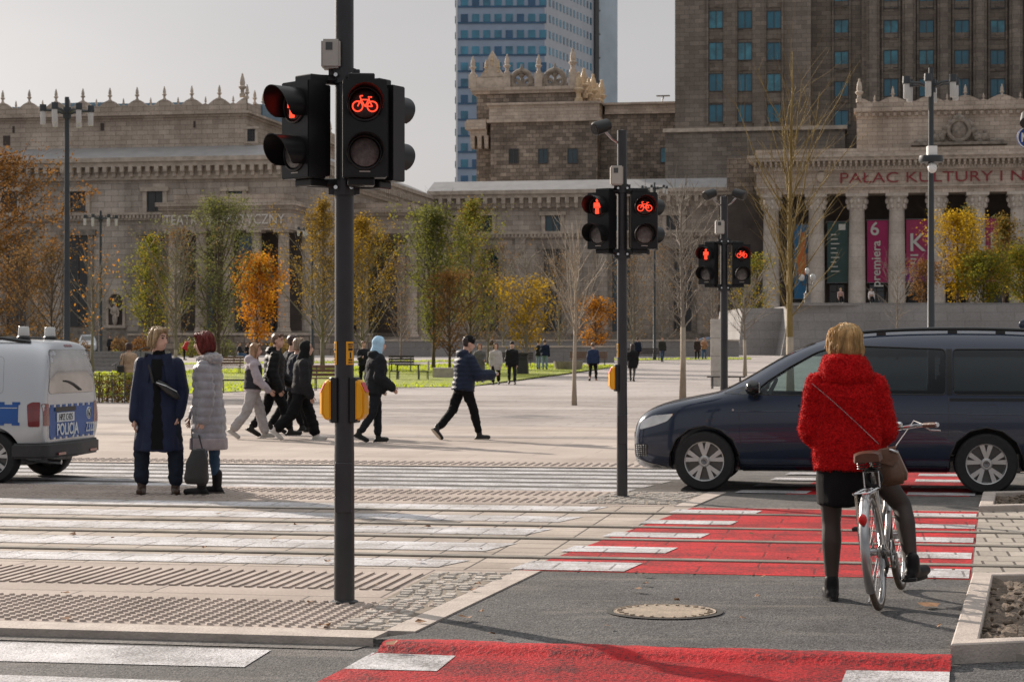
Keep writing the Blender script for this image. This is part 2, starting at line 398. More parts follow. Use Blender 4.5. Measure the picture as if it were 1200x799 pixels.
sL, sR = -60.0, 60.0
e0 = toST(G(432, 748)); e1 = toST(G(598, 672))
def s_edge(t): return e0[0] + (e1[0] - e0[0]) * (t - e0[1]) / (e1[1] - e0[1])
T_K = toST(G(300, 744))[1]           # face of the near kerb
T_A = 13.55; T_B = 19.25             # tram track bed
T_C, T_D = 21.15, 25.3               # far carriageway
slab_('kerb', [ST(sL, T_K), ST(s_edge(T_K) + .02, T_K), ST(s_edge(T_K + .26) + .02, T_K + .26), ST(sL, T_K + .26)], -.3, .004, M['kerb'])
slab_('pavement', [ST(sL, T_K + .262), ST(s_edge(T_K + .262) - .01, T_K + .262), ST(s_edge(T_A) - .01, T_A), ST(sL, T_A)], -.3, 0, M['slab'])
slab_('kerb_strip', [ST(s_edge(T_K + .262), T_K + .262), ST(s_edge(T_K + .262) + .17, T_K + .262), ST(s_edge(T_A) + .17, T_A), ST(s_edge(T_A), T_A)], -.3, .006, M['kerb'])
slab_('tram_track_bed', [ST(sL, T_A + .003), ST(sR, T_A + .003), ST(sR, T_B), ST(sL, T_B)], -.3, .0, M['trackslab'])
f0 = toST(G(798, 590)); f1 = toST(G(838, 574))
def s_edge2(t): return f0[0] + (f1[0] - f0[0]) * (t - f0[1]) / (f1[1] - f0[1])
slab_('pavement', [ST(sL, T_B + .003), ST(s_edge2(T_B), T_B + .003), ST(s_edge2(T_C), T_C), ST(sL, T_C)], -.3, .002, M['slab'])
slab_('kerb_strip', [ST(s_edge2(T_B) + .003, T_B + .003), ST(s_edge2(T_B) + .19, T_B + .003), ST(s_edge2(T_C) + .19, T_C), ST(s_edge2(T_C) + .003, T_C)], -.3, .008, M['kerb'])
rq0 = toST(G(1116, 752)); rq1 = toST(G(1140, 668))
def s_right(t): return rq0[0] + (rq1[0] - rq0[0]) * (t - rq0[1]) / (rq1[1] - rq0[1])
cyc = M['asphalt']
slab_('cycle_path', [ST(s_edge(T_K) + .02, T_K + .0), ST(s_right(T_K) + .1, T_K), ST(s_right(T_A) + .1, T_A), ST(s_edge(T_A) + .173, T_A), ST(s_edge(T_K + .262) + .173, T_K + .262)], -.3, -.002, cyc)
slab_('cycle_path', [ST(s_edge2(T_B) + .193, T_B + .003), ST(s_right(T_B) + .0, T_B + .003), ST(s_right(T_C) - .0, T_C), ST(s_edge2(T_C) + .193, T_C)], -.3, -.002, M['asphaltfar'])
slab_('road', [ST(sL, T_C + .003), ST(sR, T_C + .003), ST(sR, T_D), ST(sL, T_D)], -.3, -.012, M['asphaltfar'])
def band(name, t0, t1, z, m, n=8):
    mb = MB()
    for i in range(n):
        a, b = t0 + (t1 - t0) * i / n, t0 + (t1 - t0) * (i + 1) / n
        mb.quad(*[(p[0], p[1], gz(p[1]) + z) for p in (ST(-70, a), ST(80, a), ST(80, b), ST(-70, b))])
    return tag(mb.build(name, m), kind='structure')
T_P1, T_P2 = 38.0, 62.0
band('square_paving', T_D + .003, T_P1, .0, M['plazanear'])
band('square_paving', T_P1, T_P2, .0, M['plazamid'])
band('square_paving', T_P2, 262, .0, M['plazafar'], 60)
for t0, t1, m in ((33.2, 34.0, 'plazamid'), (42.5, 43.3, 'plazafar'), (48.0, 50.2, 'plazafar'), (55.5, 56.5, 'plazafar')):
    band('paving_band', t0, t1, .004, M[m], 2)
for t in (14.40, 15.84, 16.96, 18.40):
    mb = MB()
    for (a, b, z, k) in ((-.035, .035, .012, 0), (.035, .062, .005, 1), (.062, .09, .010, 0)):
        mb.mi = k; mb.prism([tuple(ST(sL, t + a)[:2]), tuple(ST(sR, t + a)[:2]), tuple(ST(sR, t + b)[:2]), tuple(ST(sL, t + b)[:2])], -.02, z)
    tag(mb.build('tram_rail', [M['rail'], M['groove']]), kind='structure')
    sheet('rail_joint', [ST(sL, t - .062), ST(sR, t - .062), ST(sR, t - .037), ST(sL, t - .037)], .0085, M['groove'])
for t0, t1, px, py in ((13.66, 14.16, 538, 660), (14.80, 15.42, 592, 641), (16.12, 16.70, 638, 622), (17.36, 17.94, 676, 607), (18.55, 19.1, 703, 597)):
    s1 = toST(G(px, py))[0]
    sheet('crossing_stripe', [ST(sL, t0), ST(s1 - .10, t0), ST(s1 + .04, t1), ST(sL, t1)], .004, M['whitetrack'])
for i in range(6):
    t0 = T_C + .12 + i * .70
    s1 = toST(G(806, 568))[0] + (t0 - T_C) * .18 - .6
    sheet('crossing_stripe', [ST(sL, t0), ST(s1, t0), ST(s1 + .08, t0 + .40), ST(sL, t0 + .40)], -.008, M['whitepaint'])
a, b = G(640, 657), G(797, 600); c, d = G(1146, 600), G(1138, 671)
sa = toST(a); sb = toST(b); sc_, sd = toST(c), toST(d)
def s_redl(t): return sa[0] + (sb[0] - sa[0]) * (t - sa[1]) / (sb[1] - sa[1])
def s_redr(t): return sd[0] + (sc_[0] - sd[0]) * (t - sd[1]) / (sc_[1] - sd[1])
sheet('cycle_crossing', [ST(s_redl(T_A + .02), T_A + .02), ST(s_redr(T_A + .02), T_A + .02), ST(s_redr(T_B - .1), T_B - .1), ST(s_redl(T_B - .1), T_B - .1)], .004, M['redtrack'])
for (t0, t1) in ((13.60, 14.15), (14.85, 15.28), (16.08, 16.48), (17.32, 17.70), (18.5, 18.86)):
    sheet('cycle_crossing_mark', [ST(s_redl(t0) - .08, t0), ST(s_redl(t0) + .72, t0), ST(s_redl(t1) + .72, t1), ST(s_redl(t1) - .08, t1)], .008, M['whitetrack'])
    sheet('cycle_crossing_mark', [ST(s_redr(t0) - .62, t0), ST(s_redr(t0) - .01, t0), ST(s_redr(t1) - .01, t1), ST(s_redr(t1) - .62, t1)], .008, M['whitetrack'])
sheet('cycle_crossing', [ST(s_redl(T_C) + .55, T_C + .02), ST(s_redr(T_C) - .1, T_C + .02), ST(s_redr(T_D) - .1, T_D), ST(s_redl(T_D) + .55, T_D)], -.004, M['redpaint'])
for i in range(4):
    t0 = T_C + .10 + i * 1.05; t1 = t0 + .42
    sheet('cycle_crossing_mark', [ST(s_redl(t0) + .0, t0), ST(s_redl(t0) + .75, t0), ST(s_redl(t1) + .75, t1), ST(s_redl(t1) + .0, t1)], 0.0, M['whitepaint'])
    sheet('cycle_crossing_mark', [ST(s_redr(t0) - .75, t0), ST(s_redr(t0) - .05, t0), ST(s_redr(t1) - .05, t1), ST(s_redr(t1) - .75, t1)], 0.0, M['whitepaint'])
T_L = toST(G(455, 751))[1]
def s_nl(t):
    p, q_ = toST(G(455, 751)), toST(G(375, 799, LOW)); return p[0] + (q_[0] - p[0]) * (t - p[1]) / (q_[1] - p[1])
def s_nr(t):
    p, q_ = toST(G(1116, 768)), toST(G(1110, 799, LOW)); return p[0] + (q_[0] - p[0]) * (t - p[1]) / (q_[1] - p[1])
mb = MB()
prof = [(T_L + .06, .004), (T_L - .02, .012), (T_L - .10, .010), (T_L - .16, -.008), (T_L - .20, -.030), (T_L - 5, -.032)]
K = 40
for (t, z) in prof:
    for i in range(K + 1):
        s = s_nl(min(t, T_L)) + (s_nr(t) - s_nl(min(t, T_L))) * i / K
        w = (noise.noise(Vector((s * 2.5, t * 3, 0))) + .7 * noise.noise(Vector((s * 9, t * 9, 3)))) * .008 if t > T_L - 1 else 0
        mb.v.append(ST(s, t + w * 4, z + w * .6))
for j in range(len(prof) - 1):
    for i in range(K):
        q_ = j * (K + 1) + i; mb.f.append((q_, q_ + 1, q_ + K + 2, q_ + K + 1)); mb.m.append(0)
o = mb.build('cycle_crossing', M['redpaint'], smooth=True); tag(o, kind='structure')
if o.data.polygons[0].normal.z < 0: o.data.flip_normals()
sheet('cycle_crossing_mark', [G(436, 766.5, LOW), G(534, 770, LOW), G(512, 788, LOW), G(403, 785, LOW)], -.028, M['whitepaint'])
sheet('cycle_crossing_mark', [G(992, 787, LOW), G(1113, 789, LOW), G(1110, 830, LOW), G(975, 828, LOW)], -.028, M['whitepaint'])
sheet('crossing_stripe', [G(-120, 748, LOW), G(318, 761, LOW), G(286, 781, LOW), G(-120, 771, LOW)], LOW, M['whitepaint'])
sheet('crossing_stripe', [G(-120, 786, LOW), G(212, 797, LOW), G(180, 826, LOW), G(-120, 815, LOW)], LOW, M['whitepaint'])
sheet('gutter', [ST(sL, T_K - .16), ST(s_edge(T_K) - .05, T_K - .16), ST(s_edge(T_K), T_K - .003), ST(sL, T_K - .003)], LOW + .001, M['asphaltfar'])
slab_('pavement', [ST(s_right(T_K) + .103, T_K + .1), ST(sR, T_K + .1), ST(sR, T_A), ST(s_right(T_A) + .103, T_A)], -.3, -.006, M['setts'])
slab_('pavement', [ST(s_right(T_B) + .003, T_B + .003), ST(sR, T_B + .003), ST(sR, T_C), ST(s_right(T_C) + .003, T_C)], -.3, -.006, M['setts'])
sheet('paving_band', [ST(s_redr(T_A + .02) + .01, T_A + .02), ST(sR, T_A + .02), ST(sR, T_B - .02), ST(s_redr(T_B) + .01, T_B - .02)], .004, M['setts'])
def studs(name, t0, t1, sfun, s_min, dx, dt, r, ribs=False):
    mb = MB()
    t = t0 + dt / 2; row = 0
    while t < t1:
        s = s_min; smax = sfun(t)
        while s < smax:
            p = ST(s, t)
            k = 6
            lo = [(p.x + r * math.cos(R(60 * j)), p.y + r * math.sin(R(60 * j)), 0.0) for j in range(k)]
            hi = [(p.x + r * .7 * math.cos(R(60 * j)), p.y + r * .7 * math.sin(R(60 * j)), .012) for j in range(k)]
            mb.add(lo + hi, [(j, (j + 1) % k, k + (j + 1) % k, k + j) for j in range(k)] + [tuple(range(k, 2 * k))])
            s += dx
        t += dt; row += 1
    return tag(mb.build(name, M['tactile']), kind='structure')
def ribs(name, t0, t1, sfun, s_min, dx, w):
    mb = MB(); s = s_min; smax = sfun(t0)
    while s < smax:
        a, b, c, d = ST(s, t0), ST(s + w, t0), ST(s + w, t1), ST(s, t1)
        mb.prism([a[:2], b[:2], c[:2], d[:2]], 0, .010); s += dx
    return tag(mb.build(name, M['tactile']), kind='structure')
n1 = toST(G(300, 734))[1]; n2 = toST(G(300, 702))[1]; n3 = toST(G(300, 688))[1]; n4 = toST(G(300, 668.5))[1]
studs('tactile_paving', n1, n2, lambda t: toST(G(440, 715))[0] + (t - n1) * .3, -8.0, .075, .075, .024)
ribs('tactile_paving', n3, n4, lambda t: toST(G(480, 682))[0], -8.5, .085, .04)
studs('tactile_paving', T_B + .22, T_B + .80, lambda t: toST(G(725, 585))[0], -10.5, .09, .09, .028)
studs('tactile_paving', T_B + 1.15, T_B + 1.72, lambda t: toST(G(760, 580))[0], -10.5, .09, .09, .028)
studs('tactile_paving', T_D + .22, T_D + .9, lambda t: toST(G(800, 544))[0], -11.5, .11, .11, .033)
def cobbles(t0, t1, fa, fb, z=0.0, r=.10):
    mb = MB(); rnd = random.Random(3); t = t0
    while t < t1:
        s = fa(t) + rnd.uniform(0, .04)
        while s < fb(t) - .04:
            w = rnd.uniform(.085, .12); h = r * rnd.uniform(.8, .92)
            p = ST(s + w / 2, t + r / 2); zt = z + rnd.uniform(.004, .016)
            mb.box((p.x, p.y, (zt + z - .05) / 2), (w * .9, h, zt - z + .05), -ANG + rnd.uniform(-.12, .12), .86); s += w
        t += r
    return tag(mb.build('cobbles', M['cobble'], bevel=.008), kind='structure')
M['bedding'] = mat('sand bedding', (.20, .165, .13), .95, var=.3, scale=20)
c0 = toST(G(385, 738))[0]; c1 = toST(G(505, 672))[0]
fa = lambda t: c0 + (c1 - c0) * (t - n1) / (n4 - n1)
cob_t0, cob_t1 = T_K + .30, T_A - .22
sheet('cobble_bed', [ST(fa(cob_t0), cob_t0), ST(s_edge(cob_t0) - .01, cob_t0), ST(s_edge(cob_t1) - .01, cob_t1), ST(fa(cob_t1), cob_t1)], .003, M['bedding'])
cobbles(cob_t0, cob_t1, fa, lambda t: s_edge(t) - .02)
fa2 = lambda t: s_edge2(t) - 1.0
sheet('cobble_bed', [ST(fa2(T_B + .2), T_B + .2), ST(s_edge2(T_B + .2) - .01, T_B + .2), ST(s_edge2(T_C) - .01, T_C - .1), ST(fa2(T_C), T_C - .1)], .005, M['bedding'])
cobbles(T_B + .2, T_C - .1, fa2, lambda t: s_edge2(t) - .02, .002)
p = G(779, 716.5)
mb = MB(); mb.lathe([(.0, .0), (.29, .0), (.30, .004), (.30, -.05)], 40)
for k in range(26):
    a = 2 * math.pi * k / 26; mb.box((.265 * math.cos(a), .265 * math.sin(a), .003), (.03, .012, .008), a)
o = mb.build('manhole_cover', M['manhole']); o.location = (p.x, p.y, .0045)
tag(o, 'round pale manhole cover in the asphalt of the cycle path', 'manhole cover')
mb = MB(); mb.lathe([(.305, .0), (.305, .004), (.34, .004), (.34, .0)], 40); o = mb.build('cover_rim', M['groove']); o.parent = bpy.data.objects['manhole_cover']; o.location = (0, 0, -.003)
def bed(pts, label, h=.06):
    c = sum((Vector(p) for p in pts), Vector()) / len(pts)
    root = thing('planting_bed', label, 'planting bed', (c.x, c.y, 0))
    n = len(pts); mb = MB()
    inn = []
    L = [Vector((p[0] - c.x, p[1] - c.y)) for p in pts]
    w = .13
    for i in range(n):
        a, b, q_ = L[i - 1], L[i], L[(i + 1) % n]
        d1 = (b - a).normalized(); d2 = (q_ - b).normalized()
        n1_, n2_ = Vector((-d1.y, d1.x)), Vector((-d2.y, d2.x))
        if n1_.dot(-b) < 0: n1_ = -n1_
        if n2_.dot(-b) < 0: n2_ = -n2_
        k = n1_ + n2_; inn.append(b + k * (w / max(.3, (1 + n1_.dot(n2_)))))
    for i in range(n):
        j = (i + 1) % n
        mb.prism([L[i], L[j], inn[j], inn[i]], -.2, h)
    mb.build('kerb', M['kerb'], root, bevel=.008)
    m2 = MB(); g = 26
    rnd = random.Random(5)
    A, B, C_, D = inn
    for j in range(g + 1):
        for i in range(g + 1):
            u, v = i / g, j / g
            p = (A * (1 - u) + B * u) * (1 - v) + (D * (1 - u) + C_ * u) * v
            m2.v.append((p.x, p.y, h - .045 + noise.noise(Vector((p.x * 5, p.y * 5, 1))) * .03 + rnd.uniform(-.012, .012)))
    for j in range(g):
        for i in range(g):
            q_ = j * (g + 1) + i; m2.f.append((q_, q_ + 1, q_ + g + 2, q_ + g + 1)); m2.m.append(0)
    m3 = m2
    for k in range(70):
        u, v = rnd.random(), rnd.random(); p = (A * (1 - u) + B * u) * (1 - v) + (D * (1 - u) + C_ * u) * v
        m3.ell((p.x, p.y, h - .035), (rnd.uniform(.008, .03),) * 2 + (rnd.uniform(.006, .016),), 6, 4)
    o = m2.build('soil', M['soil'], root, smooth='all')
    if o.data.polygons[0].normal.z < 0: o.data.flip_normals()
    return root
bed([G(1114, 768), G(1290, 760), G(1275, 679), G(1140, 681)], 'bare soil bed in a concrete kerb beside the asphalt of the cycle path')
bed([G(1147, 600), G(1260, 597), G(1245, 580), G(1152, 582.5)], 'small soil bed in a concrete kerb beyond the tram rails')
M['deadleaf'] = mat('dry leaf', (.22, .11, .05), .8, var=.4, scale=30)
mb = MB(); rnd = random.Random(11)
spots = [(1085, 712, .09), (380, 736, .05), (545, 727, .05)] + [(rnd.uniform(430, 1130), rnd.uniform(610, 760), rnd.uniform(.02, .045)) for _ in range(26)] + [(rnd.uniform(0, 400), rnd.uniform(590, 735), rnd.uniform(.02, .04)) for _ in range(14)]
for px, py, r in spots:
    p = G(px, py); a = rnd.uniform(0, 6.28)
    ring = [(p.x + r * math.cos(a + k) * rnd.uniform(.5, 1), p.y + r * math.sin(a + k) * rnd.uniform(.5, 1), .014 + rnd.uniform(0, .02)) for k in (0, 1.0, 2.1, 3.2, 4.2, 5.2)]
    mb.add(ring, [(0, 1, 2, 3, 4, 5)])
tag(mb.build('fallen_leaves', M['deadleaf']), 'dry brown leaves scattered over the asphalt and paving', 'fallen leaves', kind='stuff')
lawn_areas = [
    [G(-60, 470), G(112, 466), G(400, 452), G(400, 437), G(-60, 452)],
    [G(400, 452.2), G(552, 454), G(720, 432.6), G(640, 430), G(400, 432)],
    ]
LAWNS = []
def gsheet(name, pts, dz, m):
    mb = MB(); mb.add([(p[0], p[1], gz(p[1]) + dz) for p in pts], [tuple(range(len(pts)))])
    o = mb.build(name, m)
    if o.data.polygons[0].normal.z < 0: o.data.flip_normals()
    return tag(o, kind='structure')
def inpoly(x, y, P):
    c = False; n = len(P)
    for i in range(n):
        a, b = P[i], P[(i + 1) % n]
        if (a[1] > y) != (b[1] > y) and x < (b[0] - a[0]) * (y - a[1]) / (b[1] - a[1]) + a[0]: c = not c
    return c
LW = [[XY(-40, 62), XY(115, 60), XY(380, 74), XY(545, 76), XY(735, 128), XY(560, 134), XY(-40, 100)],
      [XY(-40, 128), XY(560, 150), XY(880, 160), XY(880, 152), XY(690, 146), XY(560, 142), XY(-40, 122)]]
mb = MB(); rnd = random.Random(2)
for k, P in enumerate(LW):
    gsheet('lawn', P, .02, M['lawn'])
    x0, x1 = min(p.x for p in P), max(p.x for p in P); y0, y1 = min(p.y for p in P), max(p.y for p in P)
    for _ in range(26000 if k == 0 else 6000):
        x, y = rnd.uniform(x0, x1), rnd.uniform(y0, y1)
        if not inpoly(x, y, P): continue
        h = rnd.uniform(.05, .12); a = rnd.uniform(0, 6.28); w = .05; z = gz(y) + .02
        dx, dy = w * math.cos(a), w * math.sin(a)
        mb.add([(x - dx, y - dy, z), (x + dx, y + dy, z), (x + rnd.uniform(-.03, .03), y + rnd.uniform(-.03, .03), z + h)], [(0, 1, 2)])
tag(mb.build('grass', M['grass']), 'sunlit short grass of the lawns behind the square', 'grass', kind='stuff')
STN1, STN2 = (.46, .395, .34), (.62, .545, .475)
M['stone'] = brick('sandstone blocks', STN1, STN2, (.28, .24, .205), 1.5, .62, .025, wall=True, bump=.35, dirt=.5, dscale=.35, streak=True, grain=6.0)
M['stonewarm'] = brick('warm sandstone', (.50, .415, .345), (.64, .54, .455), (.30, .245, .205), 1.2, .5, .025, wall=True, bump=.3, dirt=.42, dscale=.3, streak=True, grain=6.0)
M['stonedark'] = brick('sooty sandstone', (.20, .165, .138), (.44, .365, .30), (.10, .085, .075), .95, .55, .03, wall=True, bump=.35, dirt=.5, dscale=.3, grain=5.0, fine=.2)
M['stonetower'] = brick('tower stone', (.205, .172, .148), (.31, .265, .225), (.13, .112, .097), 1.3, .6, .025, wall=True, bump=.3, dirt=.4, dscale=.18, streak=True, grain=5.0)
M['trim'] = mat('stone trim', (.46, .39, .325), .85, var=.3, scale=1.2, bump=.3, bscale=8)
M['trimdark'] = mat('weathered stone trim', (.24, .205, .172), .9, var=.45, scale=1.6, bump=.4, bscale=8)
M['palecol'] = brick('pale drums', (.46, .41, .36), (.60, .545, .485), (.34, .30, .26), 40, 1.35, .02, wall=True, bump=.15, dirt=.2, dscale=.8, grain=5)
M['rooflead'] = mat('roof sheet', (.27, .262, .26), .6, var=.15, scale=.7)
M['roofblue'] = mat('blue roof glass', (.10, .19, .27), .3, var=.2, scale=.4)
M['goldtan'] = mat('golden tan stone', (.50, .39, .26), .6, var=.25, scale=2)  # warmer, yellower tone than the stone trim
M['winframe'] = mat('window frame', (.055, .05, .048), .5, var=.1)
M['pane'] = mat('window pane', (.015, .045, .062), .06, var=.5, scale=.35, spec=.6)
M['paneblue'] = mat('teal window pane', (.015, .125, .19), .12, var=.35, scale=.3, spec=.6)
M['panedark'] = mat('dark window pane', (.02, .022, .025), .1, var=.4, scale=.5)
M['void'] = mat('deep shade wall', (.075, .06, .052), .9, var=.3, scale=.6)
M['granite'] = brick('granite blocks', (.26, .25, .247), (.31, .30, .295), (.19, .18, .178), 2.4, .75, .018, wall=True, bump=.2, dirt=.22, dscale=.25, streak=True, grain=8)
M['letters'] = mat('sign letters', (.72, .68, .62), .6, var=.05)
M['lettersred'] = mat('red sign letters', (.24, .018, .028), .6, var=.05)
WR_ = random.Random(12)
M['panelight'] = mat('lighter teal pane', (.04, .19, .26), .1, var=.5, scale=.6, spec=.6)

def win(root, x, yf, z, w, h, pane='pane', mull=1, trans=0, fr=.08, surround=.0, depth=.12, smat='trim'):
    """A window on the wall plane y = yf (looking along +y): stone surround, frame, panes."""
    if surround:
        mb = MB(); a = surround
        mb.bx(x - w / 2 - a, x - w / 2, yf - .22, yf + .02, z - a * .3, z + h)
        mb.bx(x + w / 2, x + w / 2 + a, yf - .22, yf + .02, z - a * .3, z + h)
        mb.bx(x - w / 2 - a * 1.5, x + w / 2 + a * 1.5, yf - .34, yf + .02, z + h, z + h + a)
        mb.bx(x - w / 2 - a * 1.2, x + w / 2 + a * 1.2, yf - .3, yf + .02, z - a * .8, z - a * .3 - .004)
        mb.build('window_surround', M[smat], root)
    mb = MB()
    mb.bx(x - w / 2, x - w / 2 + fr, yf - depth, yf + .01, z, z + h); mb.bx(x + w / 2 - fr, x + w / 2, yf - depth, yf + .01, z, z + h)
    mb.bx(x - w / 2 + fr, x + w / 2 - fr, yf - depth, yf + .01, z, z + fr); mb.bx(x - w / 2 + fr, x + w / 2 - fr, yf - depth, yf + .01, z + h - fr, z + h)
    for k in range(mull):
        xm = x - w / 2 + w * (k + 1) / (mull + 1); mb.bx(xm - fr * .45, xm + fr * .45, yf - depth + .01, yf + .01, z + fr, z + h - fr)
    for k in range(trans):
        zm = z + h * (k + 1) / (trans + 1); mb.bx(x - w / 2 + fr, x + w / 2 - fr, yf - depth + .012, yf + .008, zm - fr * .4, zm + fr * .4)
    f = mb.build('window', M['winframe'], root)
    mb = MB(); mb.bx(x - w / 2 + fr * .5, x + w / 2 - fr * .5, yf - .03, yf - .005, z + fr * .5, z + h - fr * .5)
    mb.build('pane', M[pane if WR_.random() < .62 else {'paneblue': 'panelight', 'pane': 'panedark'}.get(pane, 'pane')], f)
def corbels(mb, x0, x1, yf, z, h, w, pitch, d):
    n = int(abs(x1 - x0) / pitch)
    for i in range(n + 1):
        x = x0 + (x1 - x0) * i / max(n, 1)
        mb.box((x, yf - d * .5, z + h * .72), (w, d, h * .56)); mb.box((x, yf - d * .36, z + h * .22), (w * .82, d * .7, h * .44))
def corbels_y(mb, y0, y1, xf, z, h, w, pitch, d):
    n = int(abs(y1 - y0) / pitch)
    for i in range(n + 1):
        y = y0 + (y1 - y0) * i / max(n, 1)
        mb.box((xf + d * .5, y, z + h * .72), (d, w, h * .56)); mb.box((xf + d * .36, y, z + h * .22), (d * .7, w * .82, h * .44))
FIN = [(.34, 0), (.34, .35), (.22, .42), (.20, .75), (.42, 1.0), (.44, 1.1), (.26, 1.22), (.30, 1.5), (.22, 2.0), (.10, 2.3), (.13, 2.4), (0.0, 2.55)]
def finial(root, x, y, z, k=1.0, m='trim', name='finial', n=8):
    mb = MB(); mb.lathe([(r * k, h * k) for r, h in FIN], n, (x, y, z)); return mb.build(name, M[m], root, smooth=True)
def scallop(mb, x0, x1, y, z, pitch, h, th=.35):
    """Attic parapet whose upper edge swings up to each finial."""
    n = max(1, round(abs(x1 - x0) / pitch)); top = []; k = 10
    for i in range(n * k + 1):
        u = (i % k) / k
        c = .42 + .58 * abs(math.cos(math.pi * u)) ** 1.4 + (.22 if .44 < u < .56 else 0)
        top.append((x0 + (x1 - x0) * i / (n * k), z + h * c))
    for i in range(len(top) - 1):
        a, b = top[i], top[i + 1]
        mb.prismy([(a[0], z), (b[0], z), b, a], y, y + th)
    return [x0 + (x1 - x0) * i / n for i in range(n + 1)]
def column(root, x, y, z0, z1, r, name='column', m='palecol', base=.5, cap=.0, fl=0):
    mb = MB(); H = z1 - z0
    prof = [(r * 1.22, 0), (r * 1.22, base * .45), (r * 1.1, base * .55), (r * 1.12, base * .9), (r, base)]
    for i in range(1, 8): prof.append((r * (1 - .14 * (i / 7) ** 1.6), base + (H - cap - base) * i / 7))
    if cap:
        prof += [(r * .92, H - cap + .02), (r * .88, H - cap + .1), (r * 1.0, H - cap * .6), (r * 1.12, H - cap * .3), (r * 1.22, H - cap * .2)]
    mb.lathe([(a, b) for a, b in prof], 24, (x, y, z0))
    mb.box((x, y, z1 - (cap * .1 if cap else .12)), (r * 2.55, r * 2.55, cap * .2 if cap else .24))
    if cap:
        for q in range(8):
            a = 2 * math.pi * q / 8 + .2
            for zz, rr, s in ((z1 - cap * .85, r * .96, .30), (z1 - cap * .5, r * 1.12, .30)):
                mb.ell((x + rr * math.cos(a), y + rr * math.sin(a), zz), (r * s * .8, r * s * .8, cap * .22), 6, 5)
    return mb.build(name, M[m], root, smooth=True)
class B:
    def __init__(s, name, label, cat, s0, t0, z0=0.0):
        s.s0, s.t0 = s0, t0; p = ST(s0, t0)
        s.root = thing(name, label, cat, (p.x, p.y, 0), -ANG)
    def p(s, px, py, t):
        a, z = bp(px, py, t); return a - s.s0, z

TF, TS = 198.0, -57.7
th = B('theatre_building', 'long grey stone theatre wing with portico, corbelled cornice and finials on its roof', 'theatre', TS, TF)
r = th.root
zc = th.p(300, 183, TF)[1]                   # top of the cornice
L = -62.0; D = 58.0
mb = MB(); mb.bx(L, 0, 0, D, 0, zc - 2.3); mb.build('wall', M['stone'], r)
mb = MB(); mb.bx(L, .35, -.35, D, zc - 2.3, zc - 1.75); mb.bx(L, .75, -.75, D, zc - .95, zc - .45); mb.bx(L, .95, -.95, D, zc - .45, zc)
mb.bx(L, .18, -.18, D, zc - 1.75, zc - .95)
corbels(mb, L, .3, -.18, zc - 2.0, 1.1, .42, .93, .75); corbels_y(mb, 0, D, .18, zc - 2.0, 1.1, .42, .93, .75)
mb.build('cornice', M['trim'], r)
mb = MB(); zr = th.p(300, 170, TF + 3)[1]
mb.add([(L, -.9, zc), (.9, -.9, zc), (-2.5, 3.2, zr), (L, 3.2, zr)], [(0, 1, 2, 3)]); mb.add([(.9, -.9, zc), (.9, D, zc), (-2.5, D, zr), (-2.5, 3.2, zr)], [(0, 1, 2, 3)])
mb.build('roof', M['rooflead'], r)
za = th.p(250, 131, TF + 3)[1]               # upper storey, set back
mb = MB(); ux = th.p(287, 130, TF + 3.0)[0]
mb.bx(L, ux, 3.2, D - 8, zr - 1.4, za - .5); mb.build('upper_wall', M['stonewarm'], r)
mb = MB(); mb.bx(L, ux + .3, 2.9, D - 8, za - .5, za - .25); mb.bx(L, ux + .6, 2.6, D - 8, za - .25, za)
zt = th.p(30, 123, TF + 3)[1] - za
xs_ = scallop(mb, L, ux + .2, 3.0, za, 3.07, 1.45)
xs2 = scallop(mb, ux + .2, ux + .2, 3.0, za, 3, 1.2)
for k in range(14):                          # the parapet returns along the side
    mb.bx(ux - .15, ux + .2, 3.4 + k * 3, 3.4 + k * 3 + 2.99, za, za + .9 + .3 * (k % 2))
mb.build('parapet', M['stonewarm'], r)
for i, x in enumerate(xs_): finial(r, x, 3.15, za + 1.3, .6)
for i in range(len(xs_) - 1): finial(r, (xs_[i] + xs_[i + 1]) / 2, 3.15, za + .75, .36)
finial(r, ux - .4, 3.4, za + 1.5, 1.0)
for k in range(1, 12): finial(r, ux, 3.4 + k * 3, za + 1.1, .6)
mb = MB()
for x0, x1, h in ((-40, -31, 1.6), (-30.5, -25, 1.9), (-24, -15.5, 1.7), (-13, -7, 1.3)): mb.bx(x0, x1, 8, 16, za, za + h)
mb.build('roof_light', M['roofblue'], r)
for px, py, w, h in ((120, 149, 4.5, 9), (228, 146, 2.5, 8), (16, 152, 2.5, 8), (8, 165, 9, 12)):
    x, z = th.p(px, py, TF + 3.2); k = (TF + 5) / FPX
    mb = MB(); mb.bx(x - w * k / 2, x + w * k / 2, 3.14, 3.25, z - h * k / 2, z + h * k / 2); mb.build('vent', M['void'], r)
x, z = th.p(295, 166, TF + 3.2); win(r, x, 3.2, z, .85, 1.3, 'panedark', 2, 3, .05, .25)
for px in (12, 92, 182, 275):                # first-floor windows
    x, z = th.p(px, 248, TF); win(r, x, 0, z, 1.75, 2.1, 'pane' if px != 182 else 'panedark', 1, 0, .1, .45)
zs = th.p(90, 253, TF)[1]
mb = MB(); mb.bx(L, .25, -.25, D, zs - .55, zs); mb.bx(L, .4, -.4, D, zs, zs + .25)
for i in range(150): mb.box((L + .2 + i * .41, -.36, zs - .2), (.2, .2, .32))
mb.build('string_course', M['trim'], r)
for px in (92, 182, 20):                     # tall windows below
    x, z1 = th.p(px, 276, TF); z0 = th.p(px, 383, TF)[1]
    win(r, x, 0, z0, 2.2, z1 - z0, 'panedark', 1, 4, .13, .6, smat='trimdark')
x, z0 = th.p(136, 381, TF); z1 = th.p(136, 345, TF)[1]
mb = MB()
arc = [(x + .78 * math.cos(R(a)), z1 - .78 + .78 * math.sin(R(a))) for a in range(0, 181, 15)]
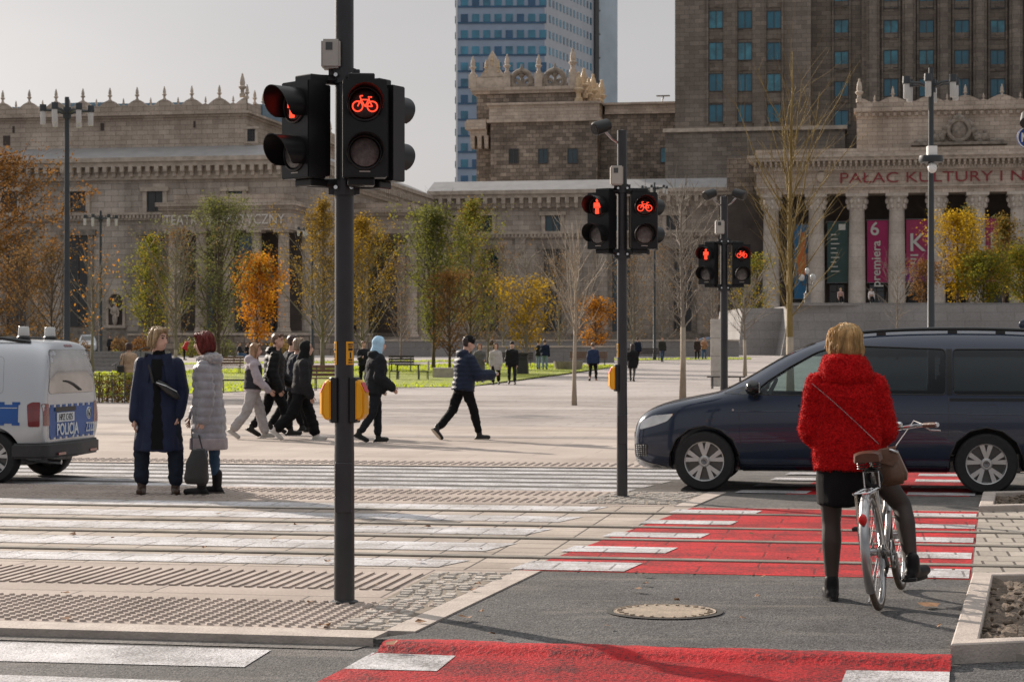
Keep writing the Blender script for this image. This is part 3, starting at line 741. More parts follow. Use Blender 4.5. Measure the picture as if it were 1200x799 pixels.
mb.prismy([(x - .78, z0), (x + .78, z0)] + arc, -.04, .02); nic = mb.build('niche', M['void'], r)
mb = MB(); mb.ring((x, -.06, z1 - .78), (0, 1, 0), .9, .14, 24, 6, 0, 360); mb.bx(x - 1.05, x - .78, -.2, -.0, z0, z1 - .8); mb.bx(x + .78, x + 1.05, -.2, 0, z0, z1 - .8); mb.bx(x - 1.2, x + 1.2, -.45, 0, z0 - .3, z0)
mb.build('niche_frame', M['trim'], r)
mb = MB(); mb.ell((x, -.3, z0 + .7), (.30, .22, .75)); mb.ell((x, -.3, z0 + 1.55), (.36, .22, .5)); mb.ell((x + .02, -.32, z0 + 2.2), (.15, .16, .19)); mb.tube([(x - .32, -.32, z0 + 1.8), (x - .4, -.4, z0 + 1.3), (x - .15, -.5, z0 + 1.1)], .09); mb.tube([(x + .32, -.32, z0 + 1.8), (x + .42, -.36, z0 + 1.3), (x + .38, -.4, z0 + .9)], .09)
mb.build('statue', M['trim'], nic, smooth=True)
mb = MB(); zp = th.p(90, 388, TF)[1]; mb.bx(L, .3, -.5, D, 0, zp); mb.build('plinth', M['trimdark'], r)
x0, z1 = th.p(190, 238, TF - 5); x1 = th.p(341, 238, TF - 5)[0]; z2 = th.p(250, 270, TF - 5)[1]
mb = MB(); mb.bx(x0, x1, -5, 0, z2, z1 - .8); mb.bx(x0 - .3, x1 + .3, -5.3, 0, z1 - .8, z1 - .4); mb.bx(x0 - .55, x1 + .55, -5.55, 0, z1 - .4, z1); mb.bx(x0 + 1, x1 - 1, -4.2, 0, z1, z1 + .9)
mb.build('entablature', M['stonewarm'], r)
zb = th.p(300, 390, TF - 4)[1]
mb = MB(); mb.bx(x0 - .5, x1 + .5, -5.4, 0, 0, zb); mb.build('portico_base', M['stone'], r)
for i in range(5): column(r, x0 + 1.0 + (x1 - x0 - 2.0) * i / 4, -4.2, zb, z2, .62, m='stonewarm')
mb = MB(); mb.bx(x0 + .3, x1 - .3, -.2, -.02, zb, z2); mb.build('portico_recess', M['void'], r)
for k in range(3):
    x = x0 + 3 + k * (x1 - x0 - 6) / 2; win(r, x, -.2, zb, 1.9, 5.5, 'panedark', 1, 3, .12)
zt_ = (z1 - .8 + z2) / 2
add_text('TEATR DRAMATYCZNY', 1.42, 'lettering', M['letters'], r, ((x0 + x1) / 2 - .2, -5.12, zt_), (R(90), 0, 0), .05, sx=.84, bold=.0)
y0, y1 = 17.0, 40.0
zz1 = ZH(243, 218); zz2 = ZH(272, 218)
mb = MB(); mb.bx(0, 8.0, y0, y1, zz2, zz1 - .8); mb.bx(0, 8.4, y0 - .4, y1 + .4, zz1 - .8, zz1 - .4); mb.bx(0, 8.7, y0 - .7, y1 + .7, zz1 - .4, zz1); mb.bx(0, 7, y0 + 1, y1 - 1, zz1, zz1 + .8)
mb.build('entablature', M['stonewarm'], r)
mb = MB(); mb.bx(0, 8.6, y0 - .5, y1 + .5, 0, 2.6); mb.build('portico_base', M['stone'], r)
for k in range(5): column(r, 7.0, y0 + 1.1 + (y1 - y0 - 2.2) * k / 4, 2.6, zz2, .72, m='stonewarm')
column(r, 1.4, y0 + 1.1, 2.6, zz2, .72, m='stonewarm')
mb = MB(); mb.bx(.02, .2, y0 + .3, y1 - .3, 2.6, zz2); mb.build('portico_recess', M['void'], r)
add_text('TEATR', 1.5, 'lettering', M['letters'], r, (8.06, (y0 + y1) / 2, (zz2 + zz1 - .8) / 2), (R(90), 0, R(90)), .06, bold=.01)
for k in range(8):
    mb = MB(); y = 6 + k * 6; mb.bx(-.02, .08, y - .6, y + .6, zc - 6.2, zc - 4.2); f = mb.build('side_window', M['panedark'], r)
    mb = MB(); mb.bx(0, .25, y - .85, y - .6, zc - 6.4, zc - 4.2); mb.bx(0, .25, y + .6, y + .85, zc - 6.4, zc - 4.2); mb.bx(0, .3, y - .85, y + .85, zc - 4.2, zc - 3.95); mb.build('frame', M['trim'], f)
M['bannerblue'] = mat('blue banner cloth', (.03, .06, .12), .8, var=.2, scale=.5)
bx_, bz1 = th.p(294, 278, TF - 3); bz0 = th.p(294, 372, TF - 3)[1]
p = ST(TS + bx_, TF - 4.9)
ro = thing('banner', 'dark blue banner hanging between columns of the theatre portico', 'banner', (p.x, p.y, bz0), -ANG, 'banners on the palace fronts')
mb = MB(); mb.bx(-.6, .6, -.02, .02, 0, bz1 - bz0); mb.build('cloth', M['bannerblue'], ro)
mb = MB(); mb.tube([(-.65, 0, bz1 - bz0), (.65, 0, bz1 - bz0)], .04); mb.build('rod', M['darksteel'], ro)
add_text('ŁADY', .8, 'lettering', M['white'], ro, (0, -.03, (bz1 - bz0) * .5), (R(90), R(-90), 0), .005)

TM = 256.0
mw = B('palace_wing', 'long stone palace wing with pale roof edge and corbels between theatre and entrance portico', 'palace wing', TS, TM)
r = mw.root; sE = mw.p(905, 300, TM)[0]
zt = mw.p(640, 209, TM)[1]; zc = mw.p(640, 223, TM)[1]
mb = MB(); mb.bx(0, sE, 0, 20, 0, zc - 2.2); mb.build('wall', M['stone'], r)
mb = MB(); mb.bx(0, sE, -.2, 18, zc - 2.2, zc - 1.0); mb.bx(0, sE, -.8, 18, zc - 1.0, zc - .5); mb.bx(0, sE, -1.0, 18, zc - .5, zc); corbels(mb, .6, sE, -.2, zc - 2.35, 1.35, .5, 1.17, .8)
mb.build('cornice', M['trim'], r)
mb = MB(); mb.add([(0, -.9, zc), (sE, -.9, zc), (sE, 3.5, zt), (0, 3.5, zt)], [(0, 1, 2, 3)]); mb.bx(0, sE, 3.5, 18, zc, zt); mb.build('roof', M['rooflead'], r)
for px in (525, 568, 648, 728, 790, 868):
    x, z = mw.p(px, 272 if px < 800 else 267, TM); win(r, x, 0, z, 2.0, 2.15, 'paneblue' if px > 800 else 'pane', 1, 0, .11, .5)
zs = mw.p(640, 274.5, TM)[1]
mb = MB(); mb.bx(0, sE, -.45, 1, zs, zs + .35); mb.bx(0, sE, -.28, 1, zs - .5, zs)
for i in range(int(sE / .5)): mb.box((.3 + i * .5, -.36, zs - .2), (.24, .2, .36))
mb.build('string_course', M['trim'], r)
for px in (575, 648, 728, 800, 868):
    x, z1 = mw.p(px, 292, TM); z0 = mw.p(px, 388, TM)[1]
    win(r, x, 0, z0, 2.3, z1 - z0, 'panedark', 1, 4, .14, .6, smat='trimdark')
for px in (610, 690, 770, 835):
    x, z0 = mw.p(px, 390, TM); mb = MB(); mb.bx(x - .7, x + .7, -.25, .02, z0, zs - .5); mb.build('pilaster', M['stone'], r)
mb = MB(); mb.bx(0, sE, -.6, .02, 0, mw.p(640, 391, TM)[1]); mb.build('plinth', M['trimdark'], r)

TB = 280.0
sb = B('attic_block', 'stepped stone block with a sculpted attic of finials and golden tan figures before the blue tower', 'palace block', *[bp(548, 300, TB)[0], TB])
r = sb.root
xa = 0; xm = sb.p(700, 200, TB)[0]; xe = sb.p(800, 200, TB)[0]
z1 = sb.p(640, 143, TB)[1]; z2 = sb.p(640, 123, TB)[1]; z3 = sb.p(640, 106, TB)[1]
xc = sb.p(575, 200, TB)[0]
mb = MB(); mb.bx(xc, xm, 0, 24, 12, z1); mb.bx(xa + .9, xc, 2.0, 22, 12, z1 - 2); mb.build('wall', M['stonedark'], r)
mb = MB(); mb.bx(xm, xe, 3, 24, 12, z1 + 1.2); mb.build('wall', M['stonedark'], r)
mb = MB(); mb.bx(xc - .5, xm + .6, -.5, 24, z1, z1 + .45); mb.bx(xc - .2, xm + .3, -.2, 24, z1 + .45, z2); mb.bx(xc - .5, xm + .6, -.5, 24, z2, z2 + .35)
mb.bx(xm + .7, xe, 2.6, 24, z1 + 1.2, z1 + 1.6); mb.bx(xm + .7, xe, 2.9, 24, z1 + 1.6, z2 + .1); mb.bx(xm + .7, xe, 2.5, 24, z2 + .1, z2 + .4)
mb.build('cornice', M['stonewarm'], r)
zb = sb.p(560, 147, TB)[1]
mb = MB(); mb.bx(-.3, xc - .6, -.5, 3, zb - .6, zb + .5); mb.bx(.3, xc - .6, .1, 3, zb - 1.5, zb - .6)
for k in range(3): mb.box((.7 + k * 1.0, 1, zb - 2.4), (.5, 1.6, 1.8), 0, 1.3)
mb.bx(-.1, xc - .7, -.3, 2.4, zb + .5, zb + .8); mb.build('balcony', M['stonewarm'], r)
x5 = sb.p(549, 200, TB)[0]; x6 = sb.p(674, 200, TB)[0]; z4 = z2 + .35
mb = MB(); mb.bx(x5 + .6, x6, 3, 22, zb, z3); mb.build('attic_wall', M['stonedark'], r)
mb = MB(); mb.bx(x5, x6 + .4, 2.6, 22, z3, z3 + .4); mb.bx(x5 - .2, x6 + .6, 2.4, 22, z3 + .4, z3 + .9); mb.build('attic_cornice', M['stonewarm'], r)
zq = z3 + .9
def px_x(px): return sb.p(px, 100, TB + 3)[0]
mb = MB(); mb.bx(px_x(550), px_x(598), 2.8, 3.6, zq, zq + 1.6); mb.build('parapet', M['trim'], r)
for px, k in ((554, 1.35), (594, 1.45), (631, 1.35), (671, 1.75)): 
    mb = MB(); mb.bx(px_x(px) - .55, px_x(px) + .55, 2.7, 3.7, zq, zq + 2.0); mb.build('pedestal', M['trim'], r); finial(r, px_x(px), 3.2, zq + 1.9, k * .82)
for px in (611, 650):
    x = px_x(px); mb = MB()
    mb.ring((x, 3.2, zq + 1.0), (0, 1, 0), 1.35, .42, 20, 8); mb.ring((x - .9, 3.2, zq + .6), (0, 1, 0), .5, .25, 12, 6); mb.ring((x + .9, 3.2, zq + .6), (0, 1, 0), .5, .25, 12, 6)
    mb.bx(x - 1.9, x + 1.9, 2.9, 3.5, zq, zq + .5); mb.build('rosette', M['trimdark'], r, smooth=True); finial(r, x, 3.2, zq + .5, 1.15, 'trimdark')
x = px_x(577); mb = MB(); mb.prismy([(x - 1.9, zq + 1.5), (x + 1.9, zq + 1.5), (x + 1.0, zq + 2.8), (x + .5, zq + 4.6), (x, zq + 5.4), (x - .5, zq + 4.6), (x - 1.0, zq + 2.8)], 2.8, 3.5)
mb.build('gable', M['trim'], r)
for k in range(3): finial(r, x - .9 + k * .9, 2.9, zq + 2.2 + (1.0 if k == 1 else 0), .75, 'goldtan')
for k, px in enumerate((678, 684, 690, 695, 700, 705)):
    y = 2 + k * 3.2; x = sb.p(px, 110, TB + y)[0]
    finial(r, x, y, z3 - 1.6 + (k % 2) * 1.0, 1.75, 'goldtan'); mb = MB(); mb.bx(x - .5, x + .5, y - .6, y + .6, z4 + .0, z3 - 1.3); mb.build('pedestal', M['goldtan'], r)
for px in (602, 636.5, 671):
    x, z = sb.p(px, 192, TB); win(r, x, 0, z, 1.45, 2.15, 'pane', 1, 0, .1, 0)
x, z = sb.p(780, 191, TB + 3); win(r, x, 3, z, 1.55, 2.2, 'paneblue', 1, 0, .1, 0)
x, z = sb.p(776, 122, TB + 5); mb = MB(); mb.tube([(x - .3, 6, z - .2), (x + .1, 6, z + 1.2)], .08); mb.bx(x - .9, x + 1.0, 5.6, 6.4, z + 1.2, z + 1.32); mb.build('antenna', M['darksteel'], r)

TT = 268.0
tw = B('palace_tower', 'massive dark stone palace tower with columns of teal windows rising out of view', 'tower', bp(791, 300, TT)[0], TT)
r = tw.root
x1 = tw.p(950, 80, TT)[0]; x2 = tw.p(1010, 80, TT + 3)[0]; x3 = 66.0
ztop = 62.0; zbase = tw.p(850, 151, TT)[1]
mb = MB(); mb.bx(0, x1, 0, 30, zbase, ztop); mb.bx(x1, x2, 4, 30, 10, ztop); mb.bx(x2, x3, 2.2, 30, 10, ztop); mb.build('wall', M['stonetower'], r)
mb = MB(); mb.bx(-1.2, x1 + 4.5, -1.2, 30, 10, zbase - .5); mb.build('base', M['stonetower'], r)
mb = MB(); mb.bx(-1.5, x1 + 4.8, -1.5, 3.9, zbase - .5, zbase); mb.build('base_cornice', M['trim'], r)
rows = [151 - 18, 97, 60.5, 23.5, -13, -50]     # heights of the window centres at the first stack
cols = [(839, 0), (873, 0), (907, 0), (986, 4), (1044, 2.2), (1085.5, 2.2), (1127, 2.2), (1169, 2.2), (1211, 2.2), (1253, 2.2)]
for (px, d) in cols:
    for i, py in enumerate(rows):
        off = 0 if px < 950 else (6 if px < 1000 else -1 + (px - 1044) * -.02)
        x, z = tw.p(px, py, TT + d)
        if px > 950: z = tw.p(px, [140, 106, 71, 34, -3, -40][i] if px < 1000 else [103 + 37.5, 103, 69.5 , 34.5, 0, -36][i], TT + d)[1]
        h = 2.45; win(r, x, d, z - h / 2, 1.95, h, 'paneblue', 1, 0, .1, 0)
for (px, d) in cols:                           # sunk spandrel strips framing each stack, carved panels between the storeys
    x, _ = tw.p(px, 80, TT + d); mb = MB()
    for sx in (-1, 1): mb.bx(x + sx * 1.12 - .12, x + sx * 1.12 + .12, d - .35, d + .02, zbase + .6, ztop)
    for i in range(6):
        zc_ = tw.p(px, [117, 79.5, 42.5, 5.5, -31, -68][i], TT + d)[1]
        mb.bx(x - .95, x + .95, d - .10, d + .02, zc_ - .45, zc_ + .45); mb.bx(x - .35, x + .35, d - .16, d - .1, zc_ - .3, zc_ + .3)
    mb.build('spandrel', M['stonetower'], r)
for px in (1023, 1065, 1106, 1148, 1190, 1232):  # broad ribs of the recessed front
    x, _ = tw.p(px, 80, TT + 2); mb = MB(); mb.bx(x - .85, x + .85, .9, 2.22, 12, ztop); mb.bx(x - .5, x + .5, .5, .9, 12, ztop); mb.build('rib', M['stonetower'], r)
for px in (856, 890):
    x, _ = tw.p(px, 80, TT); mb = MB(); mb.bx(x - .7, x + .7, -.45, .02, zbase + .0, ztop); mb.build('rib', M['stonetower'], r)

TP = 238.0
ep = B('entrance_portico', 'broad stone entrance portico with pale columns and red lettering on its frieze', 'portico', bp(888, 300, TP)[0], TP)
r = ep.root; X1 = 52.0
zcol = ep.p(1050, 222, TP)[1]; zf0 = ep.p(1050, 217, TP)[1]; zf1 = ep.p(1050, 199, TP)[1]; zc = ep.p(1050, 173, TP)[1]
zg = 5.2
mb = MB(); mb.bx(-4, X1, 4.6, 17, 0, zc - .5); mb.build('wall', M['stonedark'], r)
mb = MB(); mb.bx(-.2, X1, .2, 4.6, zf0 - .9, zf1); mb.build('frieze', M['stonewarm'], r)
mb = MB(); mb.bx(-.4, X1, -.05, 4.6, zf0 - .2, zf0); mb.bx(-.5, X1, -.2, 4.6, zf1, zf1 + .5); mb.bx(-1.0, X1, -1.0, 4.6, zf1 + 1.1, zf1 + 1.5); mb.bx(-1.2, X1, -1.25, 4.6, zf1 + 1.5, zf1 + 1.8); mb.bx(-.4, X1, -.1, 4.6, zf1 + .5, zf1 + 1.1)
corbels(mb, -.3, X1, -.15, zf1 + .45, .7, .3, .62, .7)
for i in range(int(X1 / .35)): mb.box((i * .35, -.26, zf1 + .28), (.18, .14, .34))
mb.build('cornice', M['trim'], r)
mb = MB(); mb.bx(-.3, X1, .3, 4.6, zf1 + 1.8, zc); mb.build('attic', M['stonewarm'], r)
cpx = [903, 956, 1004, 1051, 1098, 1146, 1194, 1242]
cx = [ep.p(p_, 300, TP)[0] for p_ in cpx]
for i, x in enumerate(cx): column(r, x, 1.4, zg, zf0 - .9, 1.02, cap=1.75, base=.6)
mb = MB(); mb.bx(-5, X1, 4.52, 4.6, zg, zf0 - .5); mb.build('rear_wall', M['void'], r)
for i in range(len(cx) - 1):
    x = (cx[i] + cx[i + 1]) / 2; win(r, x, 4.5, zg, 1.9, 4.4, 'panedark', 1, 2, .12)
mb = MB(); mb.bx(-5, X1, -1.0, 4.6, 0, zg); mb.build('podium', M['granite'], r)
xl, zl = ep.p(983, 208, TP)
add_text('PAŁAC KULTURY I NAUKI', 1.72, 'lettering', M['lettersred'], r, (xl, .12, (zf0 + zf1) / 2 - .05), (R(90), 0, 0), .08, 'LEFT', 1.34, -.012)
x, z = ep.p(963, 208, TP); mb = MB(); mb.lathe([(0, -.25), (.62, -.2), (.7, 0), (.7, .12)], 20, (x, .1, z), 'y'); mb.ring((x, -.1, z), (0, 1, 0), .5, .1, 16, 6); mb.build('rosette', M['trim'], r, smooth=True)
TU = TP + 7
xg, zg1 = ep.p(1004, 124, TU); zg0 = zc; zgc = ep.p(1050, 131, TU)[1]
mb = MB(); mb.bx(xg, X1, 7, 17, zc - 1, zgc); mb.build('gallery_wall', M['stonewarm'], r)
mb = MB(); mb.bx(xg - .35, X1, 6.5, 17, zgc, zgc + .45); mb.bx(xg - .1, X1, 6.9, 17, zgc - .5, zgc)
for i in range(50): mb.box((xg + .3 + i * .85, 6.78, zgc - .32), (.4, .3, .4))
x5 = scallop(mb, xg, xg + 4.28 * 10, 6.9, zgc + .45, 4.28, 1.35)
mb.build('parapet', M['stonewarm'], r)
for x in x5[1:]: finial(r, x, 7.05, zgc + 1.5, .62)
finial(r, xg + .3, 7.05, zgc + 1.2, 1.15)
for i in range(len(x5) - 1): finial(r, (x5[i] + x5[i + 1]) / 2, 7.05, zgc + 1.2, .34)
x, z = ep.p(1124, 168, TU - 1)
mb = MB(); rnd = random.Random(4)
mb.ell((x, 6.6, z + 1.6), (1.0, .45, 1.35)); mb.ring((x, 6.4, z + 1.6), (0, 1, 0), 1.25, .28, 20, 6); mb.ell((x, 6.5, z + 3.0), (.75, .4, .5))
for sx in (-1, 1):
    for k in range(9): mb.ell((x + sx * (1.0 + .18 * k + rnd.uniform(-.1, .1)), 6.5, z + max(.3, 2.6 - .3 * k) + rnd.uniform(-.2, .3)), (.38, .3, .42), 8, 6)
    mb.ell((x + sx * 3.0, 6.5, z + .7), (.6, .4, .55)); mb.ell((x + sx * 3.0, 6.5, z + 1.4), (.22, .22, .35)); mb.ell((x + sx * 4.4, 6.5, z + .3), (.9, .35, .3))
mb.bx(x - 5.6, x + 5.6, 5.6, 7.0, z - .2, z + .15); mb.build('carved_emblem', M['trimdark'], r, smooth=True)

def banner(label, x0, x1, py1, py0, colr, art):
    xa = ep.p(x0, 300, TP)[0]; xb = ep.p(x1, 300, TP)[0]; z1 = ep.p(x0, py1, TP)[1]; z0 = max(ep.p(x0, py0, TP)[1], zg + .05)
    p_ = ST(ep.s0 + (xa + xb) / 2, TP + 1.6)
    ro = thing('banner', label, 'banner', (p_.x, p_.y, z0), -ANG, 'banners on the palace fronts'); w = (xb - xa) / 2; h = z1 - z0
    mb = MB(); n = 12
    for j in range(n + 1):
        for sx in (-1, 1): mb.v.append((sx * w, .05 * math.sin(j * 1.1), h * j / n))
    for j in range(n): mb.f.append((2 * j, 2 * j + 1, 2 * j + 3, 2 * j + 2)); mb.m.append(0)
    mb.build('cloth', colr, ro)
    for z in (0, h): mb = MB(); mb.tube([(-w - .1, 0, z), (w + .1, 0, z)], .06); mb.build('rod', M['darksteel'], ro)
    art(ro, w, h); return ro
bm_ = lambda n, c: mat(n, c, .8, var=.06, scale=.5)
M['pink'] = bm_('crimson banner cloth', (.28, .016, .085)); M['pink2'] = bm_('raspberry banner cloth', (.28, .03, .09)); M['greenb'] = bm_('dark green banner cloth', (.03, .06, .055)); M['lilac'] = bm_('pale violet banner cloth', (.36, .38, .60))
M['orangeb'] = bm_('orange banner print', (.42, .12, .03)); M['tealb'] = bm_('blue banner print', (.02, .11, .22)); M['palegrey'] = bm_('pale banner print', (.45, .45, .42)); M['purple'] = bm_('purple banner print', (.16, .02, .16))
def art_six(ro, w, h):
    add_text('6', 2.2, 'lettering', M['palegrey'], ro, (-.35, -.09, h * .85), (R(90), 0, 0), .01, bold=.03)
    add_text('premiera', 1.5, 'lettering', M['palegrey'], ro, (-.15, -.09, h * .30), (R(90), R(-90), 0), .01, bold=.02)
def art_k(ro, w, h):
    add_text('K', 3.0, 'lettering', M['palegrey'], ro, (0, -.09, h * .62), (R(90), 0, 0), .01, bold=.02)
    mb = MB()
    for k in range(3): mb.bx(-w * .6, -w * .6 + w * (.7 - .15 * k), -.10, -.08, h * .42 - k * .45, h * .42 - k * .45 + .2)
    mb.build('small_print', M['palegrey'], ro)
def art_green(ro, w, h):
    mb = MB()
    for k in range(9): mb.bx(-w * .65, -w * .65 + w * (.5 + .45 * ((k * 7) % 3) / 3), -.10, -.08, h * .78 - k * h * .075, h * .78 - k * h * .075 + .12)
    mb.box((.5, -.09, h * .91), (.8, .02, .7)); mb.build('small_print', M['palegrey'], ro)
def art_orange(ro, w, h):
    mb = MB(); mb.ell((-.1, -.05, h * .5), (w * .55, .05, h * .25)); mb.ell((.1, -.05, h * .8), (w * .35, .05, h * .1)); mb.build('print', M['orangeb'], ro); 
    mb = MB(); mb.bx(-w, -w * .2, -.1, -.06, h * .8, h * .98); mb.build('pale_print', M['tealb'], ro)
def art_plain(ro, w, h): pass
def art_bottom(ro, w, h):
    mb = MB(); mb.bx(-w * .98, w * .98, -.09, -.06, .1, h * .25); mb.build('print', M['purple'], ro)
def art_k2(ro, w, h): art_k(ro, w, h); art_bottom(ro, w, h)
banner('blue and orange picture banner behind the thin yellowish tree', 930, 950, 262, 350, M['tealb'], art_orange)
banner('dark green banner with small pale print between portico columns', 969, 994, 259, 331, M['greenb'], art_green)
banner('crimson banner with a big 6 and the word premiera', 1016, 1041, 257, 331, M['pink'], art_six)
banner('raspberry banner with a big K, next to the crimson premiera banner', 1062, 1088, 256, 331, M['pink2'], art_k2)
banner('pale violet banner partly hidden by the yellow tree', 1109, 1133, 256, 331, M['lilac'], art_plain)
banner('raspberry banner with a big K behind the yellow tree', 1156, 1184, 254, 331, M['pink2'], art_k)

tp = thing('terrace_wall', 'long grey granite terrace wall below the entrance portico', 'terrace wall', tuple(XY(1000, 170)))
g0 = gz(170); o = XY(1000, 170)
mb = MB()
A0, A1, A2 = XY(864, 176), XY(914, 172), XY(1330, 168)
zt = ZH(358, 172)
def blk(mb, pa, pb, d, z1, batter=.9):
    a, b = Vector((pa.x - o.x, pa.y - o.y)), Vector((pb.x - o.x, pb.y - o.y)); z1 -= g0
    nrm = Vector((0, 1))
    vs = [(a.x, a.y, -.5), (b.x, b.y, -.5), (b.x, b.y + d, -.5), (a.x, a.y + d, -.5), (a.x + batter, a.y + .25, z1), (b.x, b.y + .25, z1), (b.x, b.y + d, z1), (a.x + batter, a.y + d, z1)]
    mb.add(vs, [(3, 2, 1, 0), (4, 5, 6, 7), (0, 1, 5, 4), (1, 2, 6, 5), (2, 3, 7, 6), (3, 0, 4, 7)])
blk(mb, A1, A2, 18, zt); mb.build('wall', M['granite'], tp)
mb = MB(); blk(mb, A0, XY(918, 175.9), 20, ZH(361, 176), .5); mb.build('wing', M['granite'], tp)
mb = MB(); mb.bx(A1.x - o.x + 1, A2.x - o.x, A1.y - o.y - .6, A1.y - o.y + .7, zt - g0, zt - g0 + .22); mb.build('coping', M['granite'], tp)

M['bluepane'] = mat('blue curtain glass', (.02, .15, .26), .08, var=.55, scale=.12, spec=.7, col2=(.05, .30, .46))
M['bluepane2'] = mat('deep blue glass', (.012, .085, .19), .1, var=.4, scale=.2, spec=.7)
M['cladblue'] = mat('blue grey cladding', (.30, .38, .50), .4, var=.08, scale=.3)
M['cladpale'] = mat('pale cladding', (.50, .52, .56), .5, var=.08, scale=.2)
M['darkglass'] = mat('grey curtain glass', (.46, .55, .62), .35, var=.25, scale=.05, spec=.8)
Yt = 480.0
xL = (534 - 600) * Yt / FPX; xM = (641 - 600) * Yt / FPX
sk = thing('office_tower', 'tall blue glass office tower rising behind the stone palace', 'skyscraper', (xL, Yt, 0), R(-1.5))
W = xM - xL; k = Yt / FPX
H_ = 102.0; dep = 34.0
dx = (696 - 641) * k + dep * 41 / Yt * .0
side = Vector(((695 - 600) * (Yt + dep) / FPX - xM, dep))
mb = MB(); mb.prism([(2.4 * k, .3), (W - .2, .3), (W + side.x - .2, side.y), (2.4 * k, side.y)], 0, H_); mb.build('facade', M['cladblue'], sk)
mb = MB(); mb.prism([(W, .2), (W + side.x, side.y), (W + side.x - .6, side.y), (W - .6, .2)], 0, H_); mb.build('flank', M['cladpale'], sk)
mb = MB(); mb.prism([(W + side.x + .3, side.y - 2), (W + side.x + 24 * k * 1.1, side.y + 2), (W + side.x + 24 * k, side.y + 22), (W + side.x, side.y + 22)], 0, H_); mb.build('glass_slab', M['darkglass'], sk)
mb = MB(); mb.prism([(W + side.x - .4, side.y - 2.5), (W + side.x + .6, side.y - 2.5), (W + side.x + .6, side.y), (W + side.x - .4, side.y)], 0, H_)
for i in range(12):
    z = ZH(-14 + i * 27.5 + 30, Yt + dep); mb.prism([(W + side.x + .2, side.y - 2.1), (W + side.x + 25 * k, side.y + 1.9), (W + side.x + 25 * k, side.y + 2.0), (W + side.x + .2, side.y - 2.0)], z, z + .45)
for i in range(4):
    u = (i + 1) / 5; mb.bx(W + side.x + 25 * k * u - .08, W + side.x + 25 * k * u + .08, side.y - 2.15 + 4.0 * u, side.y - 2.0 + 4.0 * u, 0, H_)
mb.build('mullions', M['darksteel'], sk)
mb = MB(); mb.bx(0, 2.2 * k, .6, 12, 0, H_); mb.build('edge_fin', M['white'], sk)
pitch = 18.9 * k
for fl in range(15):
    zc_ = ZH(211 - fl * 18.9 - 0, Yt)
    for c in range(8):
        xw = (537 + c * 13.15 + 3 - 534) * k
        if fl < 6 or c >= 0:
            vis = (ZH(211, Yt) <= zc_)
            if fl in (3, 4, 5) and 550 < 537 + c * 13.15 and fl < 5: continue       # behind the stone block
            if fl < 3 and c > 1: continue
            mb = MB(); mb.bx(xw, xw + 8.3 * k, .12, .32, zc_ - .8, zc_ + 1.05); 
            mb.build('window', M['bluepane'] if (c * 7 + fl * 3) % 5 else M['bluepane2'], sk)
mb = MB()
for fl in range(15):
    zc_ = ZH(211 - fl * 18.9, Yt); mb.bx(2.4 * k, W - .2, .16, .31, zc_ - 1.25, zc_ - .82)
mb.build('ribbon', M['bluepane2'], sk)
mb = MB(); dirv = side.normalized(); nrm = Vector((-dirv.y, dirv.x)) * -1
for fl in range(15):
    zc_ = ZH(211 - fl * 18.9, Yt)
    for c in range(13):
        a = Vector((W, .2)) + dirv * (1.4 + c * (dep - 2) / 13); b = a + dirv * 1.1
        o2 = nrm * .1
        mb.prism([a + o2, b + o2, b - nrm * .1, a - nrm * .1], zc_ - .8, zc_ + 1.0)
tag(mb.build('flank_windows', M['bluepane'], sk), kind='stuff')
mb = MB(); mb.v = []
for fl in range(15):
    zc_ = ZH(211 - fl * 18.9, Yt); 
    for c in range(3): mb.bx(-.25, .02, 1.5 + c * 3.3, 3.2 + c * 3.3, zc_ - .8, zc_ + .8)
mb.build('edge_windows', M['bluepane2'], sk)
M['barkpale'] = mat('pale bark', (.36, .30, .23), .9, var=.3, scale=5, bump=.5, bscale=30, stretch=(1, 1, .3))
M['barkbrown'] = mat('brown bark', (.105, .078, .058), .9, var=.35, scale=5, bump=.5, bscale=30, stretch=(1, 1, .3))
M['barkolive'] = mat('olive bark', (.21, .15, .05), .85, var=.3, scale=5, bump=.4, bscale=30, stretch=(1, 1, .3))
M['barkgrey'] = mat('grey bark', (.21, .18, .15), .9, var=.35, scale=5, bump=.5, bscale=30, stretch=(1, 1, .3))
M['l_rust'] = leafmat('rust leaves', (.12, .058, .022), (.21, .105, .035), (.29, .16, .05))
M['l_brown'] = leafmat('brown leaves', (.12, .07, .032), (.20, .12, .05), (.29, .18, .065))
M['l_tan'] = leafmat('tan yellow leaves', (.14, .09, .022), (.26, .165, .035), (.36, .24, .045))
M['l_yellow'] = leafmat('yellow leaves', (.28, .17, .015), (.46, .29, .02), (.56, .37, .04))
M['l_orange'] = leafmat('orange leaves', (.34, .12, .012), (.54, .22, .02), (.62, .31, .035))
M['l_green'] = leafmat('green leaves', (.085, .095, .04), (.14, .15, .06), (.23, .22, .09))
M['l_lime'] = leafmat('yellow green leaves', (.11, .125, .022), (.20, .20, .032), (.35, .30, .04))

